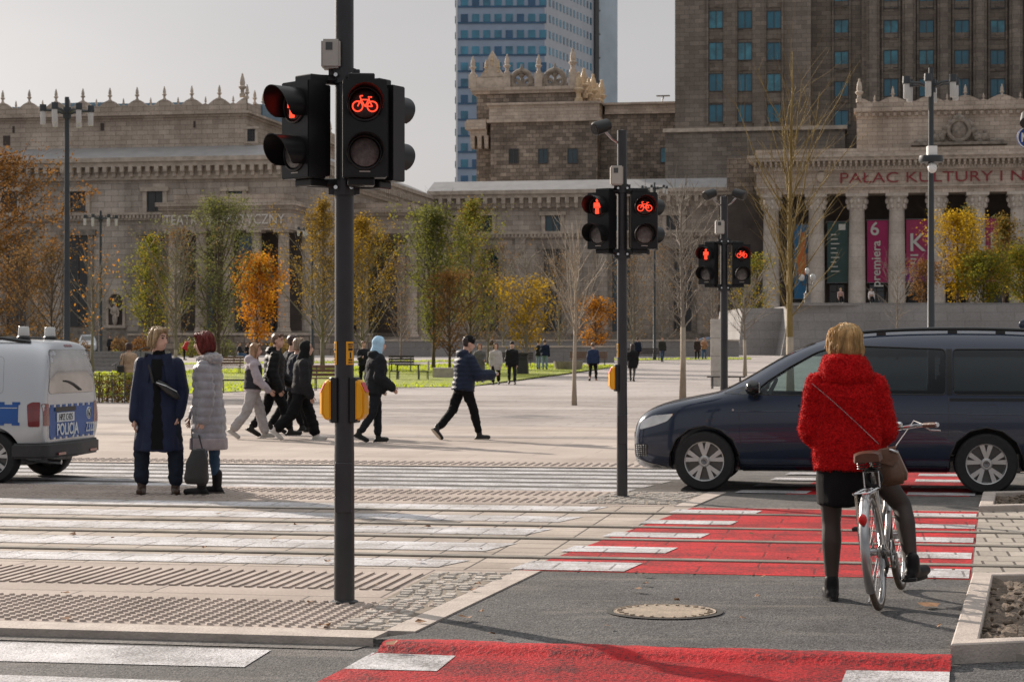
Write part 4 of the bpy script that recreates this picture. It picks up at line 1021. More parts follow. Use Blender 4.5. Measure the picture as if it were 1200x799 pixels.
def tree(name, label, px, Y, top, wpx, bark, leaf=None, nl=2000, ls=.10, clear=.18, rise=55, nb=34, sub=5, shape='oval', r0=.07, z0=None, group=None, seed=1, curl=.25, wrap=None, lean=0.0, leafzone=(0, 1), twig=.010, kink=.05, leaf2=None, nl2=0):
    curl *= .6 if shape != 'vase' else 1
    rnd = random.Random(seed); base = XY(px, Y)
    if z0 is not None: base.z = z0
    H = ZH(top, Y) - base.z; Rc = wpx / 2 * Y / FPX
    root = thing(name, label, 'tree', base, 0, group)
    tb = MB(); npt = 9; path = []; rad = []
    for i in range(npt):
        u = i / (npt - 1)
        path.append(Vector((math.sin(u * 5 + seed) * kink * u * H * .12 + lean * u * u, math.cos(u * 4 + seed * 2) * kink * u * H * .12, H * .97 * u)))
        rad.append(max(r0 * (1 - u) ** .8 * (1.25 if i == 0 else 1), .012))
    def at(u):
        x = u * (npt - 1); i = min(int(x), npt - 2); return path[i].lerp(path[i + 1], x - i)
    tb.tube(path, rad, 8)
    cb = MB(); pts = []
    def prof(u):
        v = (u - clear) / (1 - clear)
        if shape == 'oval': return max(.12, math.sin(math.pi * min(1, .12 + .86 * v)) ** .75)
        if shape == 'cone': return max(.05, (1 - v) ** .85)
        if shape == 'spire': return max(.05, min(1, .6 + v * 2) * (1 - v) ** .6)
        if shape == 'vase': return .35 + .65 * v if v < .85 else .9 - (v - .85) * 2
        return 1.0
    for b in range(nb):
        u = clear + (1 - clear) * ((b + rnd.random() * .6) / nb) * (.98 if shape != 'vase' else .72)
        az = b * 2.39996 + rnd.uniform(-.4, .4); rs = R(rise + rnd.uniform(-13, 13))
        reach = Rc * prof(u if shape != 'vase' else min(1, u + .35)) * rnd.uniform(.72, 1.22) * {'oval': 1.15, 'cone': 1.15}.get(shape, 1)
        Lb = reach / max(.25, math.cos(rs))
        Lb = min(Lb, (H * 1.03 - H * u) / max(.2, math.sin(rs + curl * .4)) if rise > 20 else Lb)
        p = at(u * .97); d = Vector((math.cos(az) * math.cos(rs), math.sin(az) * math.cos(rs), math.sin(rs)))
        bp_ = [p.copy()]; seg = 5
        for k in range(seg):
            d = (d + Vector((rnd.uniform(-1, 1), rnd.uniform(-1, 1), rnd.uniform(-.6, .6))) * .16 + Vector((0, 0, curl * .28))).normalized()
            p = p + d * (Lb / seg); bp_.append(p.copy())
        rb = min(r0 * .45, .008 + .011 * Lb) * (1 - .5 * u) * (.62 if shape == 'vase' else 1)
        cb.tube(bp_, [rb * (1 - .8 * k / seg) + .003 for k in range(seg + 1)], 4, False)
        for q in range(sub):
            k = 1 + int(rnd.random() * (seg - .01)); st = bp_[k - 1].lerp(bp_[k], rnd.random())
            dd = (bp_[k] - bp_[k - 1]).normalized() + Vector((rnd.uniform(-1, 1), rnd.uniform(-1, 1), rnd.uniform(-.4, .8))) * .75
            dd.normalize(); l2 = Lb * rnd.uniform(.22, .5); tp = [st]; e = st.copy()
            for m_ in range(3):
                dd = (dd + Vector((rnd.uniform(-1, 1), rnd.uniform(-1, 1), rnd.uniform(-.2, .7))) * .2).normalized(); e = e + dd * l2 / 3; tp.append(e.copy())
            cb.tube(tp, [twig, twig * .8, twig * .6, twig * .35], 3, False)
            pts.extend([tp[1].lerp(tp[2], rnd.random()), tp[2], tp[3], tp[2].lerp(tp[3], rnd.random())])
        pts.extend(bp_[2:])
    tb.build('trunk', M[bark], root, smooth='all')
    if wrap:
        wb = MB(); wb.tube([path[0], at(wrap * .5), at(wrap)], [rad[0] * 1.05, r0 * .98, r0 * .92], 10); wb.build('trunk_wrap', M['barkpale'], root, smooth='all')
    cb.build('branches', M[bark], root, smooth='all')
    def leaves(n, lf):
        lb = MB(); zlo, zhi = leafzone
        P = [q for q in pts if zlo <= q.z / H <= zhi] or pts
        P = rnd.sample(P, max(1, int(len(P) * .34)))
        for i in range(int(n * 1.7)):
            q = P[int(rnd.random() * len(P))]; sp = ls * 1.45
            c = q + Vector((rnd.gauss(0, sp), rnd.gauss(0, sp), rnd.gauss(0, sp)))
            a = Vector((rnd.uniform(-1, 1), rnd.uniform(-1, 1), rnd.uniform(-1, .6))).normalized(); o_ = a.orthogonal().normalized()
            o_ = (o_ * math.cos(rnd.random() * 6) + a.cross(o_) * math.sin(rnd.random() * 6)).normalized()
            s = ls * rnd.uniform(.4, 1.0); bb = len(lb.v)
            lb.v.extend([tuple(c - a * s * .6), tuple(c + o_ * s * .36), tuple(c + a * s * .6), tuple(c - o_ * s * .36)]); lb.f.append((bb, bb + 1, bb + 2, bb + 3)); lb.m.append(0)
        lb.build('foliage', M[lf], root)
    if leaf: leaves(nl, leaf)
    if leaf2: leaves(nl2, leaf2)
    return root
TG = 'trees planted in the square'
tree('oak_tree', 'large rust coloured spreading tree at the picture edge above the police van', -12, 70, 168, 175, 'barkbrown', 'l_rust', 7500, .13, .22, 22, 46, 9, 'oval', .16, seed=3, group=TG, curl=.12)
tree('young_tree', 'thin brown young tree behind the police van, below the big rust coloured crown', 24, 62, 292, 62, 'barkbrown', 'l_brown', 1100, .085, .2, 52, 34, 7, 'oval', .05, seed=4, group=TG)
tree('young_tree', 'thin brown twiggy young tree between the rust coloured tree and the tall lamp post', 60, 66, 288, 54, 'barkbrown', 'l_brown', 900, .085, .2, 52, 34, 7, 'oval', .05, seed=5, group=TG)
tree('young_tree', 'almost bare young tree with a few orange leaves beside the further lamp post', 108, 104, 296, 70, 'barkgrey', 'l_orange', 110, .17, .3, 48, 26, 5, 'oval', .10, seed=6, group=TG, twig=.014)
tree('hornbeam_tree', 'yellow green tree with a bright yellow spire before the theatre', 178, 128, 272, 84, 'barkbrown', 'l_lime', 3600, .15, .12, 50, 46, 7, 'cone', .10, seed=7, group=TG, leaf2='l_yellow', nl2=500)
tree('young_tree', 'bare twiggy tree with pale trunk between the two standing women', 206, 108, 268, 80, 'barkgrey', 'l_brown', 700, .12, .2, 55, 40, 7, 'oval', .11, seed=8, group=TG, wrap=.16, twig=.014)
tree('poplar_tree', 'tall dense green columnar tree in front of the theatre lettering', 256, 124, 232, 92, 'barkbrown', 'l_green', 5200, .15, .08, 50, 60, 8, 'oval', .12, seed=9, group=TG, leaf2='l_lime', nl2=900)
tree('maple_tree', 'small bright orange maple in front of the theatre columns', 301, 150, 303, 62, 'barkbrown', 'l_orange', 3600, .22, .16, 48, 36, 6, 'oval', .11, seed=10, group=TG, leaf2='l_yellow', nl2=500)
tree('hornbeam_tree', 'tall narrow tan tree just beside the big signal pole, on the theatre side', 378, 106, 224, 108, 'barkgrey', 'l_tan', 4300, .12, .14, 50, 56, 8, 'cone', .12, seed=11, group=TG, leaf2='l_yellow', nl2=500, twig=.013)
tree('hornbeam_tree', 'yellow tan tree partly behind the big signal pole, on the entrance side', 424, 108, 246, 108, 'barkgrey', 'l_tan', 3300, .12, .13, 50, 50, 7, 'cone', .11, seed=12, group=TG, leaf2='l_yellow', nl2=2200, twig=.013)
tree('poplar_tree', 'loose light green tree in front of the theatre side portico', 508, 116, 246, 86, 'barkbrown', 'l_green', 3600, .16, .1, 58, 44, 7, 'oval', .10, seed=13, group=TG, leaf2='l_lime', nl2=2600)
tree('cypress_oak_tree', 'pointed olive green spire tree before the corner of the palace wing', 551, 126, 226, 86, 'barkbrown', 'l_lime', 4400, .135, .1, 52, 54, 8, 'cone', .10, seed=14, group=TG, leaf2='l_tan', nl2=1800)
tree('young_tree', 'low rust brown tree under the pointed olive green spire tree', 527, 104, 318, 62, 'barkbrown', 'l_rust', 2200, .12, .15, 50, 36, 7, 'oval', .08, seed=15, group=TG)
tree('young_tree', 'brown bare tree between the spire tree and the yellow leaved tree', 572, 128, 320, 44, 'barkgrey', 'l_brown', 1000, .12, .15, 55, 34, 7, 'oval', .08, seed=16, group=TG, twig=.014)
tree('young_tree', 'sparse tree with clusters of yellow leaves near the bare pale tree', 617, 100, 290, 72, 'barkgrey', 'l_yellow', 1500, .14, .18, 48, 36, 6, 'oval', .10, seed=17, group=TG, leafzone=(.15, .75), twig=.013, leaf2='l_tan', nl2=700)
tree('bare_tree', 'bare pale tree with upright fan of twigs standing in the paving', 673, 52.5, 255, 112, 'barkpale', None, 0, .1, .34, 56, 26, 6, 'vase', .062, seed=18, group=TG, twig=.007, kink=.12)
tree('maple_tree', 'low orange leaved tree behind the bare pale tree', 698, 140, 352, 46, 'barkbrown', 'l_orange', 1100, .16, .15, 45, 30, 6, 'oval', .08, seed=19, group=TG, leaf2='l_rust', nl2=900)
tree('bare_tree', 'bare tree with dark knotted crown on a pale trunk beside the third signal pole', 800, 59, 205, 100, 'barkgrey', None, 0, .1, .32, 40, 46, 7, 'oval', .085, seed=20, group=TG, wrap=.33, twig=.009, kink=.1)
tree('bare_tree', 'small bare tree with slender trunk before the end of the granite terrace wall', 873, 98, 318, 76, 'barkgrey', None, 0, .1, .36, 42, 34, 6, 'oval', .085, seed=21, group=TG, wrap=.36, twig=.012, kink=.12)
tree('bare_tree', 'tall leafless tree with olive yellow upswept branches behind the dark van', 926, 50, 48, 150, 'barkolive', None, 0, .1, .25, 58, 40, 11, 'vase', .10, seed=22, group=TG, wrap=.20, twig=.0055, kink=.05, curl=.16)
tree('bare_tree', 'tiny bare tree before the granite terrace wall, beside the tall lamp post', 1051, 150, 300, 60, 'barkgrey', None, 0, .1, .3, 45, 30, 6, 'oval', .08, seed=23, group=TG, twig=.014)
zt_ = 5.0
tree('birch_tree', 'golden yellow tree on the terrace in front of the portico columns', 1122, 186, 252, 58, 'barkbrown', 'l_yellow', 3800, .24, .05, 55, 44, 7, 'oval', .11, z0=zt_, seed=24, group=TG)
tree('pine_tree', 'slim dark olive tree on the terrace behind the golden yellow tree', 1134, 196, 238, 34, 'barkbrown', 'l_green', 2000, .24, .05, 60, 40, 6, 'cone', .1, z0=zt_, seed=25, group=TG, leaf2='l_tan', nl2=700)
tree('birch_tree', 'yellow green bushy tree on the terrace next to the golden one', 1152, 184, 300, 60, 'barkbrown', 'l_lime', 3600, .24, .04, 40, 40, 7, 'oval', .1, z0=zt_, seed=26, group=TG, leaf2='l_yellow', nl2=600)
tree('pine_tree', 'brown olive pointed tree on the terrace near the edge of the picture', 1176, 190, 250, 44, 'barkbrown', 'l_tan', 2200, .24, .05, 60, 40, 6, 'cone', .1, z0=zt_, seed=27, group=TG, leaf2='l_green', nl2=900)
tree('birch_tree', 'green and yellow shrubby tree on the terrace beyond the pointed brown one', 1200, 184, 290, 50, 'barkbrown', 'l_lime', 3000, .24, .04, 40, 40, 7, 'oval', .1, z0=zt_, seed=28, group=TG, leaf2='l_yellow', nl2=600)
tree('young_tree', 'rust brown shrubby tree on the terrace in front of the K banner', 1082, 186, 308, 56, 'barkbrown', 'l_rust', 1300, .22, .05, 45, 36, 6, 'oval', .08, z0=zt_, seed=29, group=TG)
tree('birch_tree', 'yellow green loose tree beside the first column of the entrance portico', 878, 188, 300, 56, 'barkbrown', 'l_lime', 1700, .22, .05, 50, 36, 6, 'oval', .09, seed=30, group=TG, leaf2='l_yellow', nl2=700)
for i, (px, Y, top, w, sd, lab) in enumerate(((742, 150, 296, 56, 31, 'brown leafless tree seen just beyond the second signal pole'), (776, 160, 285, 60, 32, 'brown twiggy tree near the distant lamp post'), (835, 165, 300, 56, 33, 'grey brown twiggy tree behind the third signal pole'), (655, 150, 300, 50, 34, 'brown leafless tree behind the bare pale tree trunk'), (590, 150, 285, 50, 35, 'brown twiggy tree before the palace wing, behind the sparse yellow leaved tree'), (470, 150, 300, 50, 36, 'brown twiggy tree before the side portico of the theatre'), (45, 120, 272, 60, 37, 'brown leafless tree before the theatre windows behind the tall lamp post'))):
    tree('bare_tree', lab, px, Y, top, w, 'barkgrey', 'l_brown', 500, .16, .12, 52, 36, 7, 'oval', .09, seed=sd, group=TG, twig=.015)

def shrub(label, px, Y, top, wpx, leaf, n, ls, seed, twigs=30):
    rnd = random.Random(seed); base = XY(px, Y); root = thing('shrub', label, 'shrub', base, 0, 'shrubs along the palace'); H = ZH(top, Y) - base.z; W = wpx / 2 * Y / FPX
    tb = MB()
    for k in range(twigs):
        a = rnd.uniform(0, 6.28); q = rnd.random() ** .5; e = Vector((math.cos(a) * W * q, math.sin(a) * W * q, H * (1 - .45 * q) * rnd.uniform(.7, 1)))
        tb.tube([(e.x * .15, e.y * .15, 0), (e.x * .55, e.y * .55, e.z * .6), e], [.02, .014, .006], 4, False)
    tb.build('twigs', M['barkbrown'], root)
    lb = MB()
    for k in range(n):
        a = rnd.uniform(0, 6.28); q = rnd.random() ** .4; c = Vector((math.cos(a) * W * q, math.sin(a) * W * q, H * rnd.uniform(.08, 1) * (1 - .4 * q)))
        v = Vector((rnd.uniform(-1, 1), rnd.uniform(-1, 1), rnd.uniform(-1, 1))).normalized() * ls; o_ = v.orthogonal().normalized() * ls * .6
        lb.add([c - v * .5, c + o_ * .5, c + v * .5, c - o_ * .5], [(0, 1, 2, 3)])
    lb.build('foliage', M[leaf], root)
shrub('round brown shrub at the foot of the theatre, beside the white parcel van', 141, 160, 389, 22, 'l_brown', 900, .16, 1)
shrub('rusty round shrub before the theatre, behind the woman in the beige coat', 166, 158, 389, 26, 'l_rust', 900, .16, 2)
shrub('dark olive shrub in front of the granite terrace wall', 1032, 160, 391, 40, 'l_green', 900, .16, 3)
shrub('low yellow green shrub at the foot of the steps near the hedge', 137, 118, 404, 14, 'l_lime', 300, .12, 4)
for k, px in enumerate((60, 92, 224, 262, 330)): shrub(('green shrub behind the roof of the police van', 'brown olive shrub between the lamp posts at the theatre', 'green shrub behind the red haired woman', 'dark green shrub below the green columnar tree', 'tan shrub under the orange maple')[k], px, 162, 393, 30, ('l_green', 'l_brown', 'l_lime', 'l_green', 'l_tan')[k], 700, .16, 10 + k)

M['lampglass'] = mat('frosted lamp glass', (.52, .52, .51), .25, var=.05)
M['lamppost'] = mat('lamp post', (.03, .037, .043), .45, var=.2, scale=2)
def lamp(label, px, Y, top, rad=.72, extra=False):
    b = XY(px, Y); H = ZH(top, Y) - b.z
    root = thing('street_lamp', label, 'street lamp', b, 0, 'tall lantern ring street lamps')
    mb = MB(); mb.lathe([(.14, 0), (.14, .5), (.11, .55), (.085, H * .55), (.07, H)], 14); mb.build('post', M['lamppost'], root, smooth=True)
    zr = H - .42
    for k in range(6):
        a = R(60 * k + 12); dx, dy = math.cos(a), math.sin(a); mb = MB()
        mb.tube([(0, 0, zr - .12), (dx * rad * .5, dy * rad * .5, zr), (dx * rad, dy * rad, zr)], [.05, .045, .04], 6)
        arm = mb.build('arm', M['lamppost'], root)
        mb = MB(); mb.lathe([(0, .20), (.105, .19), (.115, .0), (.10, -.02)], 12, (dx * rad, dy * rad, zr - .02)); mb.build('cap', M['lamppost'], arm, smooth=True)
        mb = MB(); mb.lathe([(.085, -.02), (.085, -.40), (.07, -.43), (0, -.44)], 12, (dx * rad, dy * rad, zr - .02)); mb.build('lamp_glass', M['lampglass'], arm, smooth=True)
    mb = MB(); mb.lathe([(.13, zr - .25), (.13, zr + .1)], 12); mb.build('collar', M['lamppost'], root, smooth=True)
    if extra:
        z = ZH(188, Y) - b.z
        mb = MB(); mb.lathe([(.32, z - .06), (.34, z), (.32, z + .12)], 18); mb.build('loudspeaker_ring', M['lamppost'], root, smooth=True)
        mb = MB(); mb.box((0, -.1, z + .25), (.25, .25, .25)); mb.build('camera_box', M['white'], root); mb = MB(); mb.ell((0, -.16, z - .22), (.13, .13, .15)); mb.build('camera_dome', M['white'], root)
lamp('tall dark street lamp with lantern ring behind the police van', 78.5, 61.5, 114)
lamp('street lamp with lantern ring in front of the theatre niche, further back', 118, 117, 247, .9)
lamp('tall street lamp with camera and loudspeaker ring above the dark van roof', 1091, 54.7, 80, .72, True)
lamp('distant street lamp seen just beyond the second signal pole', 767, 150, 214, .95)
lamp('street lamp whose lantern ring shows behind the tan tree', 366, 137, 262, .95)
def candelabra(px, Y, top, bot):
    b = XY(px, Y); b.z = ZH(bot, Y); H = ZH(top, Y) - b.z
    root = thing('candelabra_lamp', 'small ornate black lamp with round white globes on the terrace', 'street lamp', b)
    mb = MB(); mb.box((0, 0, H * .18), (.55, .55, H * .36)); mb.build('pedestal', M['granite'], root)
    mb = MB(); mb.lathe([(.2, H * .36), (.09, H * .45), (.07, H * .75), (.1, H * .8)], 10); mb.build('post', M['black'], root, smooth=True)
    for k in range(4):
        a = R(90 * k + 30); x, y = math.cos(a) * .72, math.sin(a) * .72; mb = MB()
        mb.tube([(0, 0, H * .6), (x * .7, y * .7, H * .56), (x, y, H * .66)], .04, 6); arm = mb.build('arm', M['black'], root)
        mb = MB(); mb.ell((x, y, H * .76), (.21, .21, .30)); mb.build('globe', M['lampglass'], arm, smooth='all')
    mb = MB(); mb.ell((0, 0, H * .92), (.21, .21, .30)); mb.build('globe', M['lampglass'], root, smooth='all')
candelabra(946, 180, 314, 360)

def bench(label, px, Y, wpx, backrest=False, rz=0.0, tops='wood'):
    b = XY(px, Y); w = wpx * Y / FPX
    root = thing('bench', label, 'bench', b, rz, 'benches in the square'); mb = MB()
    for k in range(4): mb.box((0, -.21 + k * .14, .44), (w, .115, .05))
    mb.build('seat', M[tops], root, bevel=.006)
    if backrest:
        mb = MB()
        for k in range(3): mb.box((0, .30 + k * .02, .56 + k * .14), (w, .035, .11))
        mb.build('backrest', M[tops], root, bevel=.006)
    for sx in (-1, 1):
        mb = MB(); x = sx * (w / 2 - .18)
        mb.tube([(x, -.25, 0), (x, -.22, .41), (x, .26, .41), (x, .30, 0)], .022, 6)
        if backrest: mb.tube([(x, .28, .3), (x, .34, .9)], .02, 6)
        mb.build('leg', M['darksteel'], root)
bench('low slatted bench with thin legs at the foot of the stone monolith', 851, 73, 44, False, -ANG, 'darkwood')
bench('brown bench with backrest on the lawn beside the yellow push button', 384, 70, 40, True)
bench('long backless bench on the lawn behind the girl in grey trousers', 277, 66, 46, False, 0, 'darkwood')
bench('bench with backrest under the trees, near the tan tree trunk', 470, 108, 30, True, 0, 'darkwood')
bench('dark bench behind the man and woman talking on the lawn', 600, 122, 50, True, 0, 'darkwood')
bench('brown bench behind the trunk of the bare pale tree', 690, 126, 44, True)
bench('brown seat bench beside the red haired woman at the lawn edge', 270, 104, 30, True)
bench('dark bench under the lamp post far beyond the second signal pole', 755, 148, 40, True, 0, 'darkwood')
def table_set(px, Y):
    b = XY(px, Y); root = thing('picnic_table', 'small square table on thin legs standing on the lawn', 'table', b)
    mb = MB(); mb.box((0, 0, .74), (1.1, .8, .05)); mb.build('table_top', M['darkwood'], root, bevel=.005)
    for sx in (-1, 1):
        for sy in (-1, 1):
            mb = MB(); mb.tube([(sx * .48, sy * .33, 0), (sx * .46, sy * .31, .72)], .025, 6); mb.build('leg', M['darksteel'], root)
table_set(478, 88)
def chair(px, Y, rz, lab):
    b = XY(px, Y); root = thing('garden_chair', lab, 'chair', b, rz, 'chairs at the lawn table')
    mb = MB(); mb.box((0, 0, .45), (.46, .46, .04)); mb.build('seat', M['darkwood'], root, bevel=.005)
    mb = MB(); mb.box((0, .22, .72), (.46, .035, .42)); mb.build('backrest', M['darkwood'], root, bevel=.005)
    for sx in (-1, 1):
        for sy in (-1, 1):
            mb = MB(); mb.tube([(sx * .2, sy * .2, 0), (sx * .2, sy * .2, .44)], .018, 6); mb.build('leg', M['darksteel'], root)
chair(462, 88, R(95), 'dark chair at the lawn table on the side of the signal pole'); chair(496, 88, R(-80), 'dark chair at the lawn table on the side of the trees')
def bin_(px, Y, lab):
    b = XY(px, Y); root = thing('litter_bin', lab, 'litter bin', b, 0, 'litter bins'); mb = MB()
    mb.box((0, 0, .5), (.55, .5, 1.0)); mb.build('body', M['pole'], root, bevel=.03)
    mb = MB(); mb.box((0, 0, 1.08), (.6, .55, .08)); mb.bx(-.2, .2, -.262, -.25, .78, .92); mb.build('lid', M['black'], root, bevel=.01)
bin_(362, 118, 'dark litter bin behind the teenagers, near the tan tree'); bin_(326, 150, 'dark litter bin far back below the orange maple'); bin_(612, 100, 'dark litter bin beside the talking couple')
b = XY(840.5, 78); root = thing('stone_monolith', 'upright pale stone monolith beside the third signal pole', 'monolith', b, -ANG * .5)
H = ZH(374, 78); mb = MB(); mb.box((0, 0, H / 2), (.52, .42, H)); mb.build('shaft', mat('monolith stone', (.45, .42, .38), .85, var=.22, scale=3, bump=.3, bscale=25), root, bevel=.02)
mb = MB(); 
for z in (H * .22, H * .45, H * .72): mb.box((0, 0, z), (.53, .43, .012))
mb.build('joint', M['groove'], root); mb = MB(); mb.box((0, -.22, H * .55), (.3, .02, .3)); mb.build('plate', M['greybox'], root)
b = XY(462, 112); 
b = XY(520, 92); root = thing('concrete_block', 'small pale concrete seat block on the lawn under the light green tree', 'seat block', b); mb = MB(); mb.box((0, 0, .28), (1.0, .9, .56)); mb.build('block', M['kerb'], root, bevel=.03)
mb = MB(); mb.box((0, 0, .02), (1.1, 1.0, .06)); mb.build('footing', M['trimdark'], root)
b = XY(666, 113); root = thing('round_planter', 'dark low planter at the lawn edge near the walking man', 'planter', b); mb = MB(); mb.lathe([(.75, 0), (.85, .5), (.78, .5), (.72, .4), (0, .4)], 20); mb.build('bowl', M['trimdark'], root, smooth=True)
mb = MB(); rnd = random.Random(9); b = XY(60, 56); p1 = XY(166, 55); p0 = XY(-60, 58)
root = thing('hedge', 'low brown and green clipped hedge behind the police van', 'hedge', (0, 0, 0))
root.location = p0; dv = p1 - p0
for k in range(6500):
    u = rnd.random(); w = rnd.uniform(-.5, .5); z = rnd.random() ** .8 * .82
    if abs(w) < .4 and z < .7: w = math.copysign(rnd.uniform(.4, .5), w) if rnd.random() < .7 else w
    c = dv * u + Vector((0, w, z)); v = Vector((rnd.uniform(-1, 1), rnd.uniform(-1, 1), rnd.uniform(-1, 1))).normalized() * .075; o_ = v.orthogonal().normalized() * .045
    mb.mi = 1 if z > .62 or rnd.random() < .2 else 0
    mb.add([c - v * .5, c + o_ * .5, c + v * .5, c - o_ * .5], [(0, 1, 2, 3)])
mb.build('foliage', [M['l_brown'], M['l_lime']], root)
mb = MB()
for k in range(120):
    u = k / 120; x = dv * u + Vector((0, rnd.uniform(-.3, .3), 0)); mb.tube([x, x + Vector((rnd.uniform(-.1, .1), rnd.uniform(-.1, .1), .75))], .012, 4, False)
mb.build('twigs', M['barkbrown'], root)
root = thing('wire_fence', 'thin dark wire fence along the clipped hedge', 'fence', p0 + Vector((0, -.6, 0))); n = 16
for k in range(n + 1):
    x = dv * (k / n); mb = MB(); mb.tube([x, x + Vector((0, 0, .85))], .018, 6); mb.build('post', M['darksteel'], root)
mb = MB()
for z in (.25, .5, .75): mb.tube([Vector((0, 0, z)), dv + Vector((0, 0, z))], .007, 5)
mb.build('wire', M['darksteel'], root)
def lowwall(name, label, cat, px0, px1, Y, top, th=.6, m='granite', cap=True):
    a, c = XY(px0, Y), XY(px1, Y); H = ZH(top, Y) - a.z
    root = thing(name, label, cat, ((a.x + c.x) / 2, Y, a.z)); w = (c.x - a.x) / 2; mb = MB()
    mb.bx(-w, w, 0, th, -.2, H - .12); mb.build('wall', M[m], root)
    mb = MB(); mb.bx(-w - .06, w + .06, -.06, th + .06, H - .118, H); mb.build('coping', M['trim'], root)
lowwall('low_wall', 'long low stone wall along the palace wing behind the lawn', 'low wall', 440, 866, 168, 398)
lowwall('low_wall', 'dark low wall at the foot of the theatre', 'low wall', 150, 436, 176, 391, .6, 'stonedark')
lowwall('low_wall', 'pale low wall between lawn and trees by the talking couple', 'low wall', 560, 720, 138, 405, .5)
root = thing('stone_steps', 'flight of pale stone steps at the lawn behind the hedge', 'steps', XY(60, 110))
for k in range(5):
    mb = MB(); mb.bx(-5, 6.2, k * .45, k * .45 + .46, -.1, .22 * (k + 1)); mb.build('step', M['granite'], root, bevel=.01)
root = thing('handrail', 'thin dark handrail beside the pale stone steps', 'handrail', XY(150, 109.4)); mb = MB()
mb.tube([(-.9, 0, .3), (.6, 1.2, 1.3), (1.6, 1.2, 1.3)], .03, 6)
for x, y, z in ((-.7, .1, .4), (.5, 1.1, 1.25), (1.4, 1.2, 1.3)): mb.tube([(x, y, -.1), (x, y, z)], .025, 6)
mb.build('bar', M['darksteel'], root)
M['lensoff'] = mat('dark signal lens', (.17, .16, .155), .22, var=.4, scale=30, bump=.3, bscale=160)
M['lensback'] = mat('unlit red lens', (.05, .018, .016), .25, var=.3, scale=30, bump=.3, bscale=160)
M['redlight'] = emit('red signal light', (1.0, .06, .028), 1.5)
M['sticker'] = mat('black sticker print', (.02, .02, .02), .5, var=0)
def bike_symbol(mb, s, y):
    r = .0085 * s / .1
    for sx in (-1, 1): mb.ring((sx * .044 * s / .1, y, -.018 * s / .1), (0, 1, 0), .030 * s / .1, r * .5, 20, 5)
    k = s / .1
    P = lambda x, z: (x * k, y, z * k)
    for a, b in (((-.044, -.018), (-.024, .022)), ((-.024, .022), (.022, .022)), ((-.024, .022), (.0, -.018)), ((.0, -.018), (.026, .03)), ((.0, -.018), (.044, -.018)), ((.044, -.018), (.024, .022)), ((-.024, .022), (-.03, .044)), ((-.03, .044), (-.012, .046)), ((.018, .038), (.042, .038))):
        mb.tube([P(*a), P(*b)], r * .45, 5)
def man_symbol(mb, s, y):
    k = s / .1
    mb.ell((0, y, .058 * k), (.016 * k, .006, .016 * k), 10, 6)
    mb.bx(-.024 * k, .024 * k, y - .005, y + .005, -.005 * k, .038 * k); mb.bx(-.036 * k, -.027 * k, y - .005, y + .005, -.012 * k, .036 * k); mb.bx(.027 * k, .036 * k, y - .005, y + .005, -.012 * k, .036 * k)
    mb.bx(-.018 * k, -.003 * k, y - .005, y + .005, -.07 * k, -.008 * k); mb.bx(.003 * k, .018 * k, y - .005, y + .005, -.07 * k, -.008 * k)
def signal_head(root, loc, yaw, symbol, half=False):
    W, H, D = .285, .635, .15
    mb = MB(); mb.box((0, 0, 0), (W, D, H))
    mb.box((0, D / 2 + .03, 0), (W * .82, .06, H * .94))
    mb.box((0, -.015, 0), (W + .006, .012, .012))
    h = mb.build('signal_head', M['housing'], root, smooth=True, bevel=.012, seg=2)
    h.location = loc; h.rotation_euler = (0, 0, yaw); h.scale = (.915, .915, .915)
    for kz, on in ((.157, True), (-.157, False)):
        mb = MB(); mb.lathe([(.0, -.012), (.06, -.010), (.088, -.003), (.10, .006)], 28, (0, 0, 0), 'y'); 
        ln = mb.build('lens', M['lensback' if on else 'lensoff'], h, smooth='all'); ln.location = (0, -D / 2 - .008, kz)
        mb = MB(); mb.ring((0, -D / 2 - .004, kz), (0, 1, 0), .108, .010, 30, 6); mb.build('lens_ring', M['black'], h, smooth='all')
        mb = MB(); n = 26; Lm = .20
        for layer, rr in ((0, .113), (1, .118)):
            for i in range(n + 1):
                a = R(-38 + 256 * i / n); c, s_ = math.cos(a), math.sin(a)
                f = .42 + .58 * max(0, (s_ + .62) / 1.62) ** .55
                mb.v.append((rr * c, -D / 2, kz + rr * s_)); mb.v.append((rr * c * 1.02, -D / 2 - Lm * f, kz + rr * s_ * 1.02))
        for layer in (0, 1):
            o_ = layer * 2 * (n + 1)
            for i in range(n):
                q = (o_ + 2 * i, o_ + 2 * i + 1, o_ + 2 * i + 3, o_ + 2 * i + 2); mb.f.append(q if layer == 0 else q[::-1]); mb.m.append(0)
        for i in range(n): mb.f.append((2 * i + 1, 2 * (n + 1) + 2 * i + 1, 2 * (n + 1) + 2 * i + 3, 2 * i + 3)); mb.m.append(0)
        mb.build('visor', M['housing'], h, smooth=True)
        if on and symbol:
            mb = MB(); (bike_symbol if symbol == 'bike' else man_symbol)(mb, .108 if symbol == 'bike' else .115, 0)
            sy = mb.build('light_symbol', M['redlight'], h); sy.location = (0, -D / 2 - .022, kz)
    mb = MB(); mb.bx(-.035, .035, -D / 2 - .003, -D / 2 - .001, -.285, -.277); mb.build('maker_plate', M['greybox'], h)
    return h
